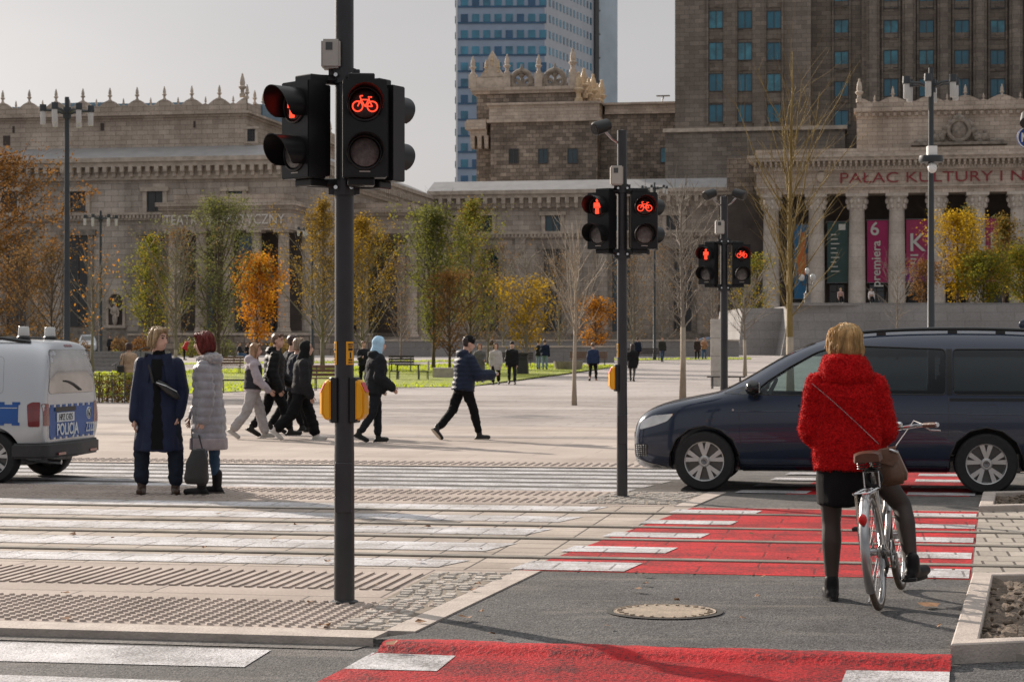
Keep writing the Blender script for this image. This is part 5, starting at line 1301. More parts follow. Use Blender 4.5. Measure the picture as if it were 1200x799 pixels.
def signal_pole(label, loc, H, rp, zc, heads, detectors=(), button=(), boxes=(), bracket=True, sticker=False):
    root = thing('traffic_light', label, 'traffic light', loc, 0, 'bicycle and pedestrian signal poles at the crossing')
    mb = MB(); mb.lathe([(rp * 1.08, -.05), (rp * 1.08, .02), (rp * 1.04, .9), (rp, 1.0), (rp * .97, H), (0, H + .01)], 22); mb.build('pole', M['pole'], root, smooth=True)
    mb = MB(); mb.lathe([(rp * 1.5, -.05), (rp * 1.45, .012), (rp * 1.1, .02)], 18); mb.build('base_flange', M['pole'], root)
    mb = MB(); mb.bx(-.05, .05, -rp * 1.1 - .004, -rp + .01, .55, .85); mb.build('service_door', M['pole'], root, bevel=.004)
    for z in (zc + .338, zc - .338):
        mb = MB(); mb.lathe([(rp * 1.25, z - .045), (rp * 1.25, z + .045)], 18)
        for sx in (-1, 1): mb.box((sx * rp * 1.35, 0, z), (.03, .05, .08))
        cl = mb.build('clamp', M['pole'], root)
        mb = MB()
        for x in (-.045, .05): mb.lathe([(.012, -rp * 1.3 - .012), (.012, -rp * 1.1)], 8, (x, 0, z), 'y')
        mb.build('bolt', M['chrome'], cl)
    for (x, y, yaw, sym) in heads:
        signal_head(root, (x, y, zc), yaw, sym)
        for z in (zc + .312, zc - .312):
            mb = MB(); mb.tube([(0, 0, z), (x * .6, y * .6, z), (x * .95, y * .95 + .02, z)], [.035, .032, .03], 6); mb.box((x * .82, y * .82 + .02, z), (.16, .13, .045), yaw); mb.build('bracket', M['housing'], root, bevel=.006)
    for (sx, ln, tilt) in detectors:
        mb = MB(); z = H - .12; e = (sx * .20, -.05, z + .13)
        mb.tube([(sx * rp, 0, z), (sx * (rp + .05), -.02, z + .03), e], .013, 6); arm = mb.build('detector_arm', M['steel'], root)
        d = Vector((sx * .72, -.55, -.28)).normalized(); c = Vector(e) + Vector((sx * .02, 0, .02)); mb = MB()
        mb.tube([c - d * .09, c + d * .07, c + d * .09], [.068, .074, .06], 14); det = mb.build('detector', M['black'], arm, smooth=True)
        mb = MB(); mb.tube([c + d * .09, c + d * .093], [.045, .045], 12); mb.build('detector_lens', M['blackgloss'], det)
    for (x, y, z, w, h) in boxes:
        mb = MB(); mb.box((x, y, z), (w, .13, h)); mb.build('control_box', M['greybox'], root, bevel=.012, seg=2)
        mb = MB(); mb.bx(x - w * .25, x + w * .1, y - .068, y - .06, z + h * .12, z + h * .38); mb.build('box_slot', M['darksteel'], root)
    for (yaw, z) in button:
        rt = Matrix.Rotation(yaw, 4, 'Z'); mb = MB(rt)
        mb.prism([(-.05, -rp - .03), (.05, -rp - .03), (.05, -rp + .01), (-.05, -rp + .01)], z - .145, z + .13)
        bt = mb.build('push_button', M['black'], root, bevel=.006)
        mb = MB(rt); mb.add([(-.06, -rp - .03, z - .135), (.06, -rp - .03, z - .135), (.06, -rp - .03, z + .12), (-.06, -rp - .03, z + .12), (-.045, -rp - .065, z - .12), (.045, -rp - .065, z - .12), (.05, -rp - .085, z - .09), (-.05, -rp - .085, z - .09), (.05, -rp - .085, z + .04), (-.05, -rp - .085, z + .04), (.045, -rp - .055, z + .105), (-.045, -rp - .055, z + .105)],
            [(0, 1, 5, 4), (4, 5, 6, 7), (7, 6, 8, 9), (9, 8, 10, 11), (11, 10, 2, 3), (1, 2, 10, 8, 6, 5), (3, 0, 4, 7, 9, 11), (0, 3, 2, 1)])
        mb.build('button_cover', M['yellow'], bt, bevel=.012, seg=2)
        mb = MB(rt); mb.add([(-.035, -rp - .086, z + .047), (.035, -rp - .086, z + .047), (.032, -rp - .063, z + .099), (-.032, -rp - .063, z + .099), (-.035, -rp - .09, z + .04), (.035, -rp - .09, z + .04), (.032, -rp - .052, z + .093), (-.032, -rp - .052, z + .093)], [(0, 1, 2, 3), (0, 4, 5, 1), (2, 6, 7, 3), (1, 5, 6, 2), (3, 7, 4, 0)])
        mb.build('button_light', M['redplastic'], bt)
    if sticker:
        for a0, zc_ in sticker:
            mb = MB(); rr = rp * 1.05
            n = 6
            for i in range(n + 1):
                a = R(a0 - 27 + 54 * i / n); mb.v.append((rr * math.sin(a), -rr * math.cos(a), zc_ - .07)); mb.v.append((rr * math.sin(a), -rr * math.cos(a), zc_ + .07))
            for i in range(n): mb.f.append((2 * i, 2 * i + 2, 2 * i + 3, 2 * i + 1)); mb.m.append(0)
            st = mb.build('sticker', M['yellow'], root)
            mb = MB(Matrix.Rotation(R(a0), 4, 'Z')); y = -rr - .0015
            for zz, w, h in ((.053, .036, .008), (.04, .03, .006), (.023, .032, .014), (-.012, .010, .036), (-.04, .028, .008), (-.056, .032, .006)): mb.bx(-w / 2, w / 2, y - .001, y, zc_ + zz - h / 2, zc_ + zz + h / 2)
            mb.build('sticker_print', M['sticker'], st)
    return root
g = G(403.5, 706)
signal_pole('big dark signal pole closest to the kerb, three heads, yellow push buttons and sticker', g, 4.6, .058, 2.845,
    [(-.235, -.10, R(-46), 'man'), (.135, -.17, R(6), 'bike'), (.215, .13, R(150), None)], (), [(R(-78), 1.235), (R(75), 1.235)], [(-.075, -.03, 3.31, .115, .175)], sticker=[(42, 1.51), (-70, 1.51)])
g = G(729, 582.5)
signal_pole('middle signal pole with one detector on top, standing at the tram track', g, 3.77, .052, 2.835,
    [(-.215, -.07, R(-33), 'man'), (.215, -.09, R(4), 'bike'), (.235, .13, R(140), None)], [(-1, .2, 0)], [(R(-82), 1.235)], [(-.06, -.06, 3.30, .13, .2)], sticker=[(-75, 1.51)])
g = XY(848.5, 29.0)
signal_pole('furthest signal pole with two detectors, standing behind the dark van', g, 3.73, .056, 2.74,
    [(-.235, -.07, R(-30), 'man'), (.235, -.09, R(3), 'bike')], [(-1, .2, 0), (1, .2, 0)], [], [(-.07, -.06, 3.28, .13, .2)])
b = XY(1222, 27); root = thing('road_sign', 'round blue sign with white mark, cut by the picture edge, under a black detector', 'road sign', b)
mb = MB(); mb.lathe([(.05, 0), (.045, 3.9)], 14); mb.build('pole', M['pole'], root, smooth=True)
xs_ = (1203.5 - 1222) * 27 / FPX; zs = ZH(162, 27)
M['signblue'] = mat('blue sign face', (.012, .06, .30), .4, var=.05)
mb = MB(); mb.lathe([(0, -.012), (.155, -.012), (.155, .004), (0, .004)], 28, (xs_, -.06, zs), 'y'); sg = mb.build('disc', M['signblue'], root)
mb = MB(); mb.ring((xs_, -.074, zs), (0, 1, 0), .143, .008, 28, 5); mb.build('white_rim', M['white'], sg)
mb = MB()
for x0, z0, x1, z1 in ((-.085, -.06, -.085, .06), (-.085, .06, -.03, -.06), (-.03, -.06, -.03, .06), (.04, -.06, .04, .06), (.04, .06, .09, -.06)): mb.tube([(xs_ + x0, -.076, zs + z0), (xs_ + x1, -.076, zs + z1)], .012, 5)
mb.build('white_mark', M['white'], sg)
mb = MB(); mb.tube([(0, -.01, zs + .3), (xs_ * .6, -.03, zs + .33)], .014, 6); mb.bx(xs_, 0, -.055, -.035, zs - .02, zs + .02); mb.build('bracket', M['steel'], root)
mb = MB(); mb.tube([(xs_ - .01, -.05, zs + .30), (xs_ - .06, -.2, zs + .18)], [.085, .09], 14); mb.build('detector', M['black'], root, smooth=True)

M['bikeframe'] = mat('pale silver bicycle paint', (.27, .265, .255), .3, .4, var=.06, coat=.4)
M['tan'] = mat('worn tyre side', (.085, .062, .046), .85, var=.3, scale=20)
M['leather'] = mat('brown leather', (.085, .03, .015), .4, var=.2, scale=14, bump=.15)
LEAN, HEAD = R(-5.5), R(-18)
bk = thing('bicycle', 'pale silver city bicycle with rear rack and brown saddle, seen from behind', 'bicycle')
bk.rotation_mode = 'XYZ'; bk.rotation_euler = (0, LEAN, HEAD)
Rb = Euler((0, LEAN, HEAD)).to_matrix()
c = G(1031, 716); bk.location = c - Rb @ Vector((0, -.5, 0)); bk.location.z = 0.004
def bw(p): return bk.location + Rb @ Vector(p)
rw = .345
def wheel(y, steer=0):
    T = Matrix.Translation((0, y, rw))
    mb = MB(T); mb.ring((0, 0, 0), (1, 0, 0), rw - .019, .0185, 56, 10); t = mb.build('wheel', M['tan'], bk, smooth='all')
    mb = MB(T); mb.ring((0, 0, 0), (1, 0, 0), rw - .038, .0175, 56, 8); mb.build('rim', M['steel'], t, smooth='all')
    mb = MB(T)
    for k in range(32):
        a = 2 * math.pi * k / 32; sx = .028 if k % 2 else -.028; a2 = a + (.35 if k % 4 < 2 else -.35)
        mb.tube([(sx, .022 * math.cos(a2), .022 * math.sin(a2)), (0, (rw - .045) * math.cos(a), (rw - .045) * math.sin(a))], .0014, 4)
    mb.build('spokes', M['steel'], t)
    mb = MB(T); mb.lathe([(.012, -.06), (.012, -.04), (.034, -.036), (.034, -.028), (.022, -.02), (.022, .02), (.034, .028), (.034, .036), (.012, .04), (.012, .06)], 18, (0, 0, 0), 'x'); mb.build('hub', M['steel'], t, smooth=True)
    return t
W1 = wheel(-.5); W2 = wheel(.56)
for y, nm, a0, a1 in ((-.5, 'rear_mudguard', -35, 165), (.56, 'front_mudguard', 10, 150)):
    mb = MB(); n = 24; rr = rw + .022
    for i in range(n + 1):
        a = R(90 - a0 + -(0)) - 0; th = R(a0 + (a1 - a0) * i / n)
        th = math.pi - th if nm == 'rear_mudguard' else th
        for sx, dz in ((-.027, -.012), (-.018, .0), (0, .005), (.018, 0), (.027, -.012)):
            mb.v.append((sx, y + (rr + dz) * math.cos(th), rw + (rr + dz) * math.sin(th)))
    for i in range(n):
        for j in range(4): mb.f.append((i * 5 + j, i * 5 + j + 1, i * 5 + j + 6, i * 5 + j + 5)); mb.m.append(0)
    mb.build(nm, M['steel'], bk, smooth='all')
BB = Vector((0, -.06, .29)); ST_ = Vector((0, -.25, .775)); HT = Vector((0, .40, .93)); HB = Vector((0, .455, .70)); RA = Vector((0, -.5, rw))
mb = MB()
mb.tube([BB, Vector((0, -.17, .6)), ST_], .0155, 10); mb.tube([HB + Vector((0, -.01, .03)), Vector((0, .2, .44)), BB], .018, 10); mb.tube([HT + Vector((0, .0, -.08)), Vector((0, .18, .56)), Vector((0, -.12, .46))], .014, 10); mb.tube([HT, HB], .019, 12)
for sx in (-1, 1):
    mb.tube([BB + Vector((sx * .03, 0, 0)), RA + Vector((sx * .062, .03, 0))], .009, 8); mb.tube([Vector((sx * .012, -.22, .72)), RA + Vector((sx * .062, 0, .01))], .0075, 8)
mb.build('frame', M['bikeframe'], bk, smooth=True)
mb = MB()
for sx in (-1, 1): mb.tube([HB + Vector((sx * .04, 0, 0)), HB + Vector((sx * .05, .03, -.12)), Vector((sx * .055, .56, rw))], [.012, .011, .008], 8)
mb.tube([HB + Vector((-.045, 0, 0)), HB + Vector((.045, 0, 0))], .013, 8); mb.build('fork', M['bikeframe'], bk, smooth=True)
mb = MB(); mb.tube([ST_, ST_ + Vector((0, -.025, .09))], .012, 10); mb.build('seat_post', M['chrome'], bk, smooth=True)
S0 = ST_ + Vector((0, -.03, .115))
mb = MB(); prof = [(-.15, .085, .01), (-.12, .10, .022), (-.06, .098, .024), (0, .07, .012), (.05, .036, .006), (.11, .022, .006), (.135, .012, .002)]
for (y, w, z) in prof:
    for k in range(9):
        a = math.pi * k / 8; mb.v.append((S0.x + w * .86 * math.cos(a), S0.y + y, S0.z + z + .02 * math.sin(a) - (.035 if k in (0, 8) else 0)))
for i in range(len(prof) - 1):
    for j in range(8): mb.f.append((i * 9 + j, i * 9 + j + 1, i * 9 + j + 10, i * 9 + j + 9)); mb.m.append(0)
mb.f.append(tuple(range(9))); mb.m.append(0)
sd = mb.build('saddle', M['leather'], bk, smooth=True)
mb = MB()
for sx in (-1, 1):
    mb.ring((S0.x + sx * .045, S0.y - .1, S0.z - .06), (0, 0, 1), .022, .004, 14, 5); mb.ring((S0.x + sx * .045, S0.y - .1, S0.z - .045), (0, 0, 1), .022, .004, 14, 5); mb.ring((S0.x + sx * .045, S0.y - .1, S0.z - .03), (0, 0, 1), .022, .004, 14, 5)
    mb.tube([(S0.x + sx * .04, S0.y - .1, S0.z - .075), (S0.x + sx * .02, S0.y + .1, S0.z - .03)], .004, 5)
mb.build('springs', M['darksteel'], sd)
HS = HT + Vector((0, .01, .075))
mb = MB(); mb.tube([HT, HT + Vector((0, .0, .04)), HS], .0125, 10); mb.tube([HS, HS + Vector((0, .07, .01))], .014, 10); mb.build('stem', M['chrome'], bk, smooth=True)
mb = MB(); C0 = HS + Vector((0, .07, .01)); bars = {}
for sx in (-1, 1):
    P = [C0, C0 + Vector((sx * .10, .02, .01)), C0 + Vector((sx * .19, .0, .016)), C0 + Vector((sx * .255, -.04, .018)), C0 + Vector((sx * .33, -.10, .016))]
    mb.tube(P, .0115, 8); bars[sx] = P
hb = mb.build('handlebar', M['chrome'], bk, smooth=True)
for sx in (-1, 1):
    P = bars[sx]; d = (P[4] - P[3]).normalized(); mb = MB(); mb.tube([P[4] - d * .10, P[4] - d * .04, P[4] + d * .005], [.0165, .018, .0165], 10); mb.build('grip', M['leather'], hb, smooth=True)
    mb = MB(); mb.tube([P[4] + d * .005, P[4] + d * .018], [.0165, .014], 10); mb.build('bar_end', M['chrome'], hb)
    mb = MB(); mb.tube([P[3] + Vector((0, 0, -.01)), P[3] + Vector((sx * .03, .03, -.035)), P[4] + Vector((sx * .02, .05, -.04))], .005, 6); mb.build('brake_lever', M['steel'], hb)
    mb = MB(); mb.tube([P[3], P[3] + Vector((-sx * .08, .13, .03)), HT + Vector((sx * .05, .12, -.02)), HT + Vector((0, .03, -.12))], .0035, 5); mb.build('cable', M['white'], hb)
mb = MB(); mb.ell(C0 + Vector((.09, .0, .035)), (.025, .025, .018)); mb.build('bell', M['chrome'], hb, smooth='all')
zr = .705; mb = MB(); y0, y1 = -.74, -.36
for sx in (-.055, .055): mb.tube([(sx, y1 + .06, zr), (sx, y0, zr), (sx * .8, y0 - .03, zr - .005)], .006, 6)
for y in (y0, -.66, -.56, -.46, y1): mb.tube([(-.055, y, zr), (.055, y, zr)], .005, 6)
mb.tube([(-.02, y0, zr + .004), (-.02, y1, zr + .004)], .004, 5); mb.tube([(.02, y0, zr + .004), (.02, y1, zr + .004)], .004, 5)
for sx in (-1, 1):
    mb.tube([(sx * .055, -.6, zr), RA + Vector((sx * .075, -.01, .02))], .0055, 6); mb.tube([(sx * .055, -.66, zr), RA + Vector((sx * .078, -.02, .02))], .0045, 6)
mb.tube([(0, y1 + .05, zr), Vector((0, -.21, .71))], .006, 6)
mb.tube([(-.045, y1 + .04, zr + .005), (-.045, y1 + .04, zr + .10), (.045, y1 + .04, zr + .10), (.045, y1 + .04, zr + .005)], .005, 6)
mb.build('rack', M['chrome'], bk, smooth=True)
mb = MB(); thr = R(35); yy = -.5 - (rw + .03) * math.cos(thr) ; zz = rw + (rw + .03) * math.sin(thr)
mb.ell((0, yy - .02, zz), (.026, .022, .034)); mb.build('rear_light', M['redplastic'], bk, smooth='all')
mb = MB(); mb.box((0, yy - .0, zz - .07), (.05, .02, .05)); mb.build('light_bracket', M['chrome'], bk, bevel=.004)
mb = MB(); mb.ring((.05, BB.y, BB.z), (1, 0, 0), .085, .006, 32, 6); 
for k in range(5): mb.tube([(.05, BB.y, BB.z), (.05, BB.y + .085 * math.cos(k * 1.2566), BB.z + .085 * math.sin(k * 1.2566))], .006, 5)
mb.lathe([(.02, -.045), (.02, .065)], 12, (0, BB.y, BB.z), 'x'); ch = mb.build('chainring', M['steel'], bk)
mb = MB(); mb.tube([(.05, BB.y, BB.z + .088), (.05, -.5, rw + .038)], .004, 4); mb.tube([(.05, BB.y, BB.z - .088), (.05, -.42, rw - .1), (.05, -.5, rw - .1)], .004, 4); mb.ring((.05, -.5, rw), (1, 0, 0), .038, .006, 18, 5); mb.build('chain', M['darksteel'], bk)
mb = MB(); mb.tube([(.06, -.5, rw - .02), (.07, -.48, rw - .08), (.05, -.44, rw - .13)], .012, 6); mb.ring((.05, -.47, rw - .13), (1, 0, 0), .022, .006, 12, 5); mb.build('derailleur', M['darksteel'], bk)
for sx, dz, dy in ((1, -.165, .03), (-1, .165, -.03)):
    mb = MB(); mb.tube([(sx * .065, BB.y, BB.z), (sx * .075, BB.y + dy, BB.z + dz)], [.011, .009], 6); ca = mb.build('crank', M['steel'], ch)
    mb = MB(); mb.box((sx * .13, BB.y + dy, BB.z + dz), (.09, .085, .022)); mb.build('pedal', M['black'], bk, bevel=.005)
mb = MB(); mb.tube([(-.04, -.12, .27), (-.08, -.3, .05), (-.085, -.32, .03)], .008, 6); mb.build('kickstand', M['steel'], bk)
mb = MB(); mb.ell((0, .50, .78), (.045, .05, .05)); mb.build('front_light', M['chrome'], bk, smooth='all')
mb = MB(); mb.ring((.0, -.27, .77), (.3, 1, .2), .055, .009, 24, 6); mb.ring((.01, -.285, .765), (.2, 1, .3), .05, .009, 24, 6); mb.build('cable_lock', M['black'], bk, smooth='all')

M['carnavy'] = mat('dark navy car paint', (.014, .024, .052), .22, .2, var=0, coat=.8, spec=.4)
M['carsilver'] = mat('silver car paint', (.48, .50, .53), .32, .35, var=0, coat=.8)
M['carwhite'] = mat('white car paint', (.62, .64, .66), .3, 0, var=0, coat=.8)
M['carblue'] = mat('blue car paint', (.05, .10, .2), .25, .2, var=0, coat=1)
M['tint'] = glass('tinted car glass', (.13, .155, .17)); M['clear'] = glass('clear car glass', (.52, .62, .62))
M['darkglasscar'] = mat('dark car glass', (.012, .014, .016), .04, var=0, spec=.8)
M['bumper'] = mat('grey bumper plastic', (.028, .028, .030), .55, var=.15, scale=20, bump=.1, bscale=200)
M['alloy'] = mat('alloy wheel', (.50, .50, .50), .35, .7, var=.06)
M['headlamp'] = mat('headlamp glass', (.62, .64, .66), .1, .1, var=.15, scale=8, coat=1)
M['taillamp'] = mat('tail lamp', (.16, .004, .008), .12, var=.3, scale=9, coat=1)
M['interior'] = mat('car interior', (.03, .03, .032), .7, var=.2)
M['policeblue'] = mat('police blue foil', (.005, .075, .30), .45, var=.08, coat=.15)
M['reflective'] = mat('pale reflective foil', (.62, .66, .70), .4, var=.04)
def hull(stations, nsub=2, shrink=0.0):
    """Closed car hull lofted through stations (x, zlow, zbelt, ztop, half sill, half belt, half top)."""
    vs, fs = [], []; n = 0
    S = sorted(stations)
    for (x, zl, zb, zt, ws, wb, wt) in S:
        hgt = zt - zb
        half = [(0, zl), (ws * .82, zl), (ws, zl + .09), (wb * .995, zl + (zb - zl) * .38), (wb, zl + (zb - zl) * .68), (wb * .985, zb), (wt + (wb - wt) * .42, zb + hgt * .55), (wt, zt - min(.10, hgt * .28)), (wt * .86, zt - .018), (wt * .5, zt), (0, zt + .006)]
        ring = [(x, y, z) for y, z in half] + [(x, -y, z) for y, z in half[-2:0:-1]]
        n = len(ring); vs += ring
    for i in range(len(S) - 1):
        for j in range(n): fs.append((i * n + j, i * n + (j + 1) % n, (i + 1) * n + (j + 1) % n, (i + 1) * n + j))
    fs.append(tuple(range(n))[::-1]); fs.append(tuple(range((len(S) - 1) * n, len(S) * n)))
    me = bpy.data.meshes.new('hull'); me.from_pydata(vs, [], fs)
    bm = bmesh.new(); bm.from_mesh(me); bmesh.ops.recalc_face_normals(bm, faces=bm.faces); bm.to_mesh(me); bm.free()
    return evaluated(me, [('SUBSURF', dict(levels=nsub, render_levels=nsub))])
def bvh_of(me):
    bm = bmesh.new(); bm.from_mesh(me); t = BVHTree.FromBMesh(bm); bm.free(); return t
def roundpoly(P, r=.05, n=4):
    out = []; k = len(P)
    for i in range(k):
        a, b, c = Vector(P[i - 1]), Vector(P[i]), Vector(P[(i + 1) % k]); d1 = (a - b); d2 = (c - b); rr = min(r, d1.length * .45, d2.length * .45)
        p, q = b + d1.normalized() * rr, b + d2.normalized() * rr
        for j in range(n + 1):
            t = j / n; out.append(tuple(p * (1 - t) ** 2 + b * 2 * t * (1 - t) + q * t * t))
    return out
def conform(bvh, poly, axis, side, off=.003, step=.09, thick=0.0):
    """A panel of outline POLY laid on the hull. axis 'y': poly in (x, z), seen from side*y. axis 'x': poly in (y, z)."""
    bm = bmesh.new(); vv = [bm.verts.new((p[0], p[1], 0)) for p in poly]; bm.faces.new(vv)
    lo = [min(p[k] for p in poly) for k in (0, 1)]; hi = [max(p[k] for p in poly) for k in (0, 1)]
    for k in (0, 1):
        q = lo[k] + step
        while q < hi[k] - step * .2:
            nrm = [0, 0, 0]; nrm[k] = 1; co = [0, 0, 0]; co[k] = q
            bmesh.ops.bisect_plane(bm, geom=bm.verts[:] + bm.edges[:] + bm.faces[:], plane_co=co, plane_no=nrm, dist=1e-6); q += step
    for v in bm.verts:
        a, z = v.co.x, v.co.y
        if axis == 'y': o, d = Vector((a, side * 4, z)), Vector((0, -side, 0))
        else: o, d = Vector((side * 6, a, z)), Vector((-side, 0, 0))
        h = bvh.ray_cast(o, d)
        if h[0] is None: h = bvh.find_nearest(o + d * 3)
        nn = h[1] if h[1].dot(d) < 0 else -h[1]
        v.co = h[0] + nn * off
    bm.normal_update()
    f0 = bm.faces[:]
    s = sum((f.normal.dot(Vector((0, side, 0)) if axis == 'y' else Vector((side, 0, 0))) for f in f0))
    if s < 0: bmesh.ops.reverse_faces(bm, faces=f0)
    me = bpy.data.meshes.new('panel'); bm.to_mesh(me); bm.free(); return me
def panel(name, bvh, poly, axis, side, m, parent, off=.003, step=.09, rnd=.04):
    me = conform(bvh, roundpoly(poly, rnd) if rnd else poly, axis, side, off, step); me.materials.append(m)
    me.polygons.foreach_set('use_smooth', [True] * len(me.polygons)); return put(bpy.data.objects.new(name, me), parent)
def strip(bvh, pts, axis, side, w, name, m, parent, off=.004):
    """A thin seam or trim line following the hull."""
    mb = MB(); P = []
    for i in range(len(pts) - 1):
        a, b = Vector(pts[i]), Vector(pts[i + 1]); k = max(1, int((b - a).length / .06))
        for j in range(k): P.append(a.lerp(b, j / k))
    P.append(Vector(pts[-1])); Q = []
    for p in P:
        if axis == 'y': o, d = Vector((p.x, side * 4, p.y)), Vector((0, -side, 0))
        else: o, d = Vector((side * 6, p.x, p.y)), Vector((-side, 0, 0))
        h = bvh.ray_cast(o, d)
        if h[0] is not None: Q.append(h[0] + (h[1] if h[1].dot(d) < 0 else -h[1]) * (off - w * .5))
    if len(Q) > 1: mb.tube(Q, w * .5, 6)
    return mb.build(name, m, parent, smooth='all')
def road_wheel(root, x, y, side, r=.325, w=.205, spokes=5):
    T = Matrix.Translation((x, y, r)); mb = MB(T)
    mb.lathe([(r * .66, -w / 2), (r * .92, -w / 2), (r * .985, -w * .40), (r, -w * .25), (r, w * .25), (r * .985, w * .40), (r * .92, w / 2), (r * .66, w / 2)], 44, (0, 0, 0), 'y', False)
    t = mb.build('wheel', M['rubber'], root, smooth=True)
    s = side; mb = MB(T); yf = s * (w / 2 - .012)
    mb.lathe([(r * .66, yf + s * .006), (r * .63, yf + s * .002), (r * .61, yf - s * .03), (r * .58, yf - s * .07)], 44, (0, 0, 0), 'y', False)
    for k in range(spokes):
        for dk in (-.14, .14):
            a = 2 * math.pi * k / spokes + .3; a1 = a + dk * .35; a2 = a + dk * 1.6
            ca, sa_ = math.cos(a2), math.sin(a2); p1 = Vector((.06 * math.cos(a1), yf - s * .012, .06 * math.sin(a1))); p2 = Vector((r * .63 * ca, yf - s * .008, r * .63 * sa_))
            d = (p2 - p1).normalized(); n_ = d.cross(Vector((0, 1, 0))); w1, w2 = .016, .026; dep = Vector((0, s * .03, 0))
            q = [p1 - n_ * w1, p1 + n_ * w1, p2 + n_ * w2, p2 - n_ * w2]
            mb.add([v for v in q] + [v - dep for v in q], [(0, 1, 2, 3), (7, 6, 5, 4), (0, 4, 5, 1), (1, 5, 6, 2), (2, 6, 7, 3), (3, 7, 4, 0)])
    mb.lathe([(0, yf + s * .004), (.05, yf + s * .002), (.062, yf - s * .01), (.062, yf - s * .04)], 20, (0, 0, 0), 'y')
    mb.build('rim', M['alloy'], t, smooth=True)
    mb = MB(T); mb.lathe([(0, yf - s * .055), (r * .60, yf - s * .055)], 30, (0, 0, 0), 'y', False); mb.build('brake_disc', M['darksteel'], t)
    mb = MB(T); mb.lathe([(0, yf + s * .006), (.034, yf + s * .006), (.036, yf)], 20, (0, 0, 0), 'y'); cap = mb.build('hub_cap', M['darksteel'], t)
    mb = MB(T); mb.ring((0, yf + s * .007, 0), (0, 1, 0), .026, .003, 18, 5); z = .018
    for a_, b_ in (((-.018, .014), (-.006, -.016)), ((-.006, -.016), (0, 0)), ((0, 0), (.006, -.016)), ((.006, -.016), (.018, .014))): mb.tube([(a_[0], yf + s * .007, a_[1]), (b_[0], yf + s * .007, b_[1])], .0022, 4)
    mb.build('wheel_badge', M['chrome'], t)
    return t
def cylinder_obj(x, y0, y1, z, r):
    mb = MB(); mb.lathe([(r, y0), (r, y1)], 40, (x, 0, z), 'y')
    me = bpy.data.meshes.new('cut'); me.from_pydata(mb.v, [], mb.f); bm = bmesh.new(); bm.from_mesh(me); bmesh.ops.recalc_face_normals(bm, faces=bm.faces); bm.to_mesh(me); bm.free()
    return bpy.data.objects.new('cut', me)
def prism_obj(poly, y0, y1):
    mb = MB(); mb.prismy(poly, y0, y1); me = bpy.data.meshes.new('cut'); me.from_pydata(mb.v, [], mb.f)
    bm = bmesh.new(); bm.from_mesh(me); bmesh.ops.recalc_face_normals(bm, faces=bm.faces); bm.to_mesh(me); bm.free(); return bpy.data.objects.new('cut', me)
def cut_body(me, cutters):
    mods = [('BOOLEAN', dict(operation='DIFFERENCE', object=c, solver='EXACT')) for c in cutters]
    return evaluated(me, mods, cutters)
def finish(name, me, m, root):
    me.materials.clear(); me.materials.append(m); me.polygons.foreach_set('use_smooth', [True] * len(me.polygons)); me.polygons.foreach_set('material_index', [0] * len(me.polygons))
    try: me.set_sharp_from_angle(angle=R(32))
    except Exception: pass
    return put(bpy.data.objects.new(name, me), root)

XF, XR = 1.53, -1.44
st = [(2.335, .33, .50, .60, .50, .56, .44), (2.31, .26, .62, .74, .66, .72, .60), (2.23, .215, .74, .845, .76, .82, .70), (2.05, .20, .84, .93, .84, .885, .76), (1.80, .20, .90, .99, .87, .91, .80), (1.53, .20, .945, 1.035, .88, .92, .82), (1.36, .20, .965, 1.075, .88, .925, .82), (1.10, .20, .985, 1.215, .88, .925, .79),
      (.75, .20, 1.0, 1.435, .88, .925, .745), (.42, .20, 1.01, 1.60, .88, .925, .72), (.1, .20, 1.015, 1.685, .88, .925, .705), (-.4, .20, 1.02, 1.735, .88, .925, .70), (-1.2, .20, 1.025, 1.75, .88, .925, .695), (-1.9, .21, 1.03, 1.735, .87, .92, .69), (-2.3, .26, 1.02, 1.70, .85, .905, .68), (-2.42, .33, 1.0, 1.62, .80, .88, .66), (-2.46, .40, .98, 1.5, .74, .84, .62)]
p_near = G(826, 573.5); fw = Vector((-CA, SA, 0)); lf = Vector((-SA, -CA, 0))
HDG = math.pi - ANG
van = thing('passenger_van', 'dark navy blue family van crossing the red cycle path behind the cyclist', 'van', (0, 0, 0), HDG)
loc = p_near - fw * XF - lf * .82; loc.z = -.012; van.location = loc
h0 = hull(st); bv = bvh_of(h0)
inner = [(x, zl + .18, zb, zt - .07, ws - .1, wb - .09, wt - .055) for (x, zl, zb, zt, ws, wb, wt) in st if -2.35 < x < 1.15]
inn = hull(inner, 1); io = bpy.data.objects.new('cut', inn)
WF = [(1.02, 1.045), (.16, 1.035), (.16, 1.555), (.34, 1.50), (.62, 1.345), (.86, 1.19)]
WQ = [(1.33, 1.055), (1.07, 1.045), (1.07, 1.10), (1.11, 1.13)]
WM = [(.06, 1.06), (-1.02, 1.05), (-1.02, 1.535), (.06, 1.575)]
WR = [(-1.10, 1.05), (-2.06, 1.05), (-1.98, 1.45), (-1.86, 1.535), (-1.10, 1.535)]
cut = [cylinder_obj(XF, .58, 1.3, .325, .385), cylinder_obj(XF, -1.3, -.58, .325, .385), cylinder_obj(XR, .58, 1.3, .325, .385), cylinder_obj(XR, -1.3, -.58, .325, .385), io]
cut += [prism_obj(roundpoly(w, .05), -1.5, 1.5) for w in (WF, WM, WR)]
ws = MB(); ws.add([(1.42, -.66, 1.09), (1.42, .66, 1.09), (.45, .56, 1.575), (.45, -.56, 1.575), (1.62, -.66, 1.19), (1.62, .66, 1.19), (.68, .56, 1.70), (.68, -.56, 1.70)], [(0, 1, 2, 3), (7, 6, 5, 4), (0, 4, 5, 1), (1, 5, 6, 2), (2, 6, 7, 3), (3, 7, 4, 0)])
body = cut_body(h0.copy(), cut)
finish('body', body, M['carnavy'], van)
